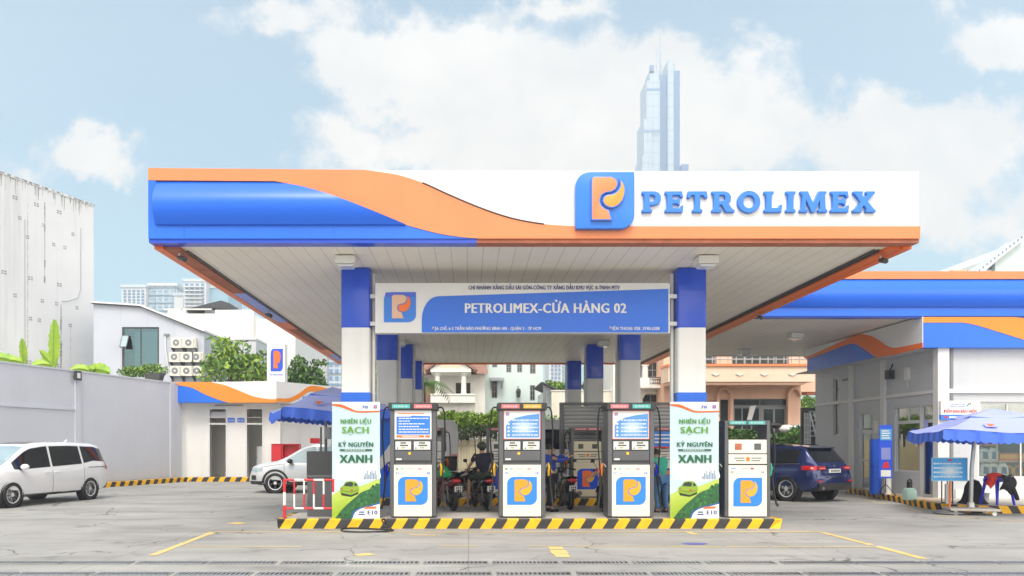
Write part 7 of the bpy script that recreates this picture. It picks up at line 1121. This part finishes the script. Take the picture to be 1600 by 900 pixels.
def person(label, loc, rz, J, shirt, bottoms, sleeves='long', short=False, hat=None, hair=True, shoes='black'):
    t = thing('person', label, 'person', loc, rz); V = Vector; g_ = {k: V(v) for k, v in J.items()}
    sp = [(g_['pelvis'], (.14, .10), None), ((g_['pelvis']+g_['chest'])/2, (.135, .10), 0), (g_['chest'], (.135, .095), 1), (g_['neck'], .058, 2), (g_['head']+V((0, 0, -.07)), .070, 3), (g_['head'], (.080, .092), 4), (g_['head']+V((0, 0, .07)), .066, 5)]
    for s_ in 'LR':
        k = len(sp); sp += [(g_['sh'+s_], .054, 2), (g_['el'+s_], .043, k), (g_['wr'+s_], .029, k+1)]
        d = (g_['wr'+s_]-g_['el'+s_]).normalized(); side = d.cross(V((0, 0, 1))).normalized() if abs(d.z) < .95 else V((0, 1, 0)); palm = g_['wr'+s_]+d*.06; sp.append((palm, (.038, .018), k+2))
        for i, (o, l) in enumerate(((-.030, .075), (-.010, .085), (.010, .080), (.030, .062))):
            m_ = len(sp); sp += [(palm+d*.045+side*o, .0095, k+3), (palm+d*(.045+l*.5)+side*o*1.05+V((0, 0, -.012)), .009, m_), (palm+d*(.045+l*.85)+side*o*1.05+V((0, 0, -.035)), .008, m_+1)]
        m_ = len(sp); sp += [(palm+side*.045-d*.01, .011, k+3), (palm+side*.062+d*.03, .009, m_)]
        k = len(sp); sp += [(g_['hip'+s_], .085, 0), (g_['kn'+s_], .056, k), ((g_['kn'+s_]*.65+g_['an'+s_]*.35), .053, k+1), (g_['an'+s_], .036, k+2), (g_['to'+s_], .032, k+3)]
    b = skin(*chain(sp), 'skin'); hd_ = g_['head']; f = V(J.get('face', (1, 0, 0))).normalized(); sd_ = TOP.cross(f)
    b.ball(hd_+f*.098+V((0, 0, -.012)), (.018, .018, .024), 8); b.ball(hd_+sd_*.088, (.02, .018, .032), 8); b.ball(hd_-sd_*.088, (.02, .018, .032), 8); [b.ball(hd_+f*.086+sd_*o+V((0, 0, .015)), .012, 8, 'black') for o in (-.032, .032)]; b.ball(hd_+f*.085+V((0, 0, -.05)), (.016, .024, .008), 8, 'red_lens' if False else 'skin'); b.build('body', t, smooth=60)
    e = .018; q = [(g_['pelvis']+V((0, 0, -.02)), (.17, .13), None), ((g_['pelvis']+g_['chest'])/2, (.16, .125), 0), (g_['chest'], (.20, .16), 1), (g_['neck']*.6+g_['chest']*.4, .105, 2)]
    for s_ in 'LR':
        k = len(q); en = g_['el'+s_] if sleeves == 'long' else g_['sh'+s_]*.35+g_['el'+s_]*.65
        q += [(g_['sh'+s_], .095, 2), (en, .058, k)]
        if sleeves == 'long': q.append((g_['wr'+s_]*.95+g_['el'+s_]*.05, .042, k+1))
    skin(*chain(q), shirt).build('shirt', t, smooth=60)
    q = [(g_['pelvis'], (.165, .125), None)]
    for s_ in 'LR': k = len(q); q += [(g_['hip'+s_], .102, 0), (g_['kn'+s_], .075, k)]; q += [] if short else [(g_['an'+s_]*.92+g_['kn'+s_]*.08, .058, k+1)]
    skin(*chain(q), bottoms).build('shorts' if short else 'trousers', t, smooth=60)
    for s_ in 'LR': d = g_['to'+s_]-g_['an'+s_]; b = MB(shoes); b.tube([g_['an'+s_]-V((d.x, d.y, 0))*.25-V((0, 0, .045)), g_['an'+s_]+d*.4-V((0, 0, .01)), g_['to'+s_]+V((d.x, d.y, 0))*.35], [.045, .052, .032], 10); b.build('shoe', t, smooth=60)
    if hat: b = MB(hat); b.grid(lambda u, v: hd_+V((.138*math.cos(u*2*PI)*math.sin(v*2.05), .128*math.sin(u*2*PI)*math.sin(v*2.05), .03+.125*math.cos(v*2.05))), 20, 9); b.tube([hd_+f*.11+V((0, 0, .02))+sd_*o-f*abs(o)*.4 for o in (-.09, -.05, 0, .05, .09)], .016, 6); b.build('helmet', t, smooth=60); b = MB('hair'); b.ball(hd_-f*.03+V((0, 0, -.035)), (.075, .085, .06), 12); b.build('hair', t, smooth=60)
    elif hair: b = MB('hair'); b.grid(lambda u, v: hd_-f*.012+V((.098*math.cos(u*2*PI)*math.sin(v*1.9), .096*math.sin(u*2*PI)*math.sin(v*1.9), .025+.092*math.cos(v*1.9)))-f*.05*v, 18, 8); b.build('hair', t, smooth=60)
    return t
person('man in navy T-shirt, dark shorts and camouflage helmet seated on the black scooter', (.36, 19.92, 0), hd, dict(pelvis=(-.10, 0, .92), chest=(-.04, 0, 1.24), neck=(.02, 0, 1.45), head=(.05, 0, 1.60), shL=(-.02, .20, 1.38), elL=(.14, .29, 1.14), wrL=(.33, .31, 1.03), shR=(-.02, -.20, 1.38), elR=(.12, -.31, 1.15), wrR=(.33, -.31, 1.03), hipL=(-.06, .11, .88), knL=(.34, .25, .76), anL=(.22, .34, .12), toL=(.36, .37, .05), hipR=(-.06, -.11, .88), knR=(.34, -.22, .76), anR=(.20, -.26, .38), toR=(.33, -.27, .345)), 'shirt_navy', 'shorts', 'short', True, 'helmet', False, 'sandal')
stand = dict(pelvis=(0, 0, .90), chest=(.0, 0, 1.24), neck=(.01, 0, 1.42), head=(.03, 0, 1.56), shL=(0, .19, 1.36), elL=(.02, .24, 1.08), wrL=(.12, .22, .86), shR=(0, -.19, 1.36), elR=(.02, -.24, 1.08), wrR=(.12, -.22, .86), hipL=(0, .10, .86), knL=(.03, .11, .48), anL=(0, .12, .09), toL=(.14, .13, .045), hipR=(0, -.10, .86), knR=(.03, -.11, .48), anR=(0, -.12, .09), toR=(.14, -.13, .045))
person('attendant in blue uniform with arm stretched out to the right', (gx(859, 19.1), 19.1, 0), R(15), dict(stand, elL=(.22, .22, 1.30), wrL=(.45, .16, 1.42), elR=(.20, -.26, 1.26), wrR=(.42, -.22, 1.36)), 'shirt_blue', 'trousers', face=None) if False else person('attendant in blue uniform with arm stretched out to the right', (gx(859, 19.1), 19.1, 0), R(15), dict(stand, elL=(.22, .22, 1.30), wrL=(.45, .16, 1.42), elR=(.20, -.26, 1.26), wrR=(.42, -.22, 1.36)), 'shirt_blue', 'trousers')
person('person in pink sleeves reaching out from behind the third tall pump', (gx(955, 18.8), 18.8, 0), R(185), dict(stand, head=(.06, 0, 1.50), neck=(.03, 0, 1.36), elR=(.14, -.22, 1.10), wrR=(.36, -.14, .98), elL=(.14, .24, 1.10), wrL=(.36, .14, .98)), 'shirt_pink', 'trousers')
person('person in teal jacket and jeans bending beside the right banner', (gx(1034, 18.3), 18.3, 0), R(110), dict(stand, chest=(.12, 0, 1.18), neck=(.22, 0, 1.33), head=(.27, 0, 1.45), shL=(.14, .19, 1.29), elL=(.24, .24, 1.04), wrL=(.36, .14, .86), shR=(.14, -.19, 1.29), elR=(.24, -.25, 1.04), wrR=(.36, -.14, .86)), 'shirt_teal', 'jeans')
# ------------------------------------------------------------------ air
hz_ = bpy.data.materials.new('haze'); hz_.use_nodes = True; nt = hz_.node_tree; nt.nodes.clear(); o = nt.nodes.new('ShaderNodeOutputMaterial'); v = nt.nodes.new('ShaderNodeVolumePrincipled'); v.inputs['Color'].default_value = (.80, .90, 1.0, 1); v.inputs['Density'].default_value = HAZE; v.inputs['Anisotropy'].default_value = .2; nt.links.new(v.outputs[0], o.inputs['Volume']); M['haze'] = hz_
b = MB('haze'); b.box(-620, 620, -110, 800, -1, 440); hb = tag(b.build('haze'), kind='stuff')
S.cycles.volume_bounces = 1; S.cycles.max_bounces = 8; S.cycles.transparent_max_bounces = 12; S.cycles.volume_step_rate = 10
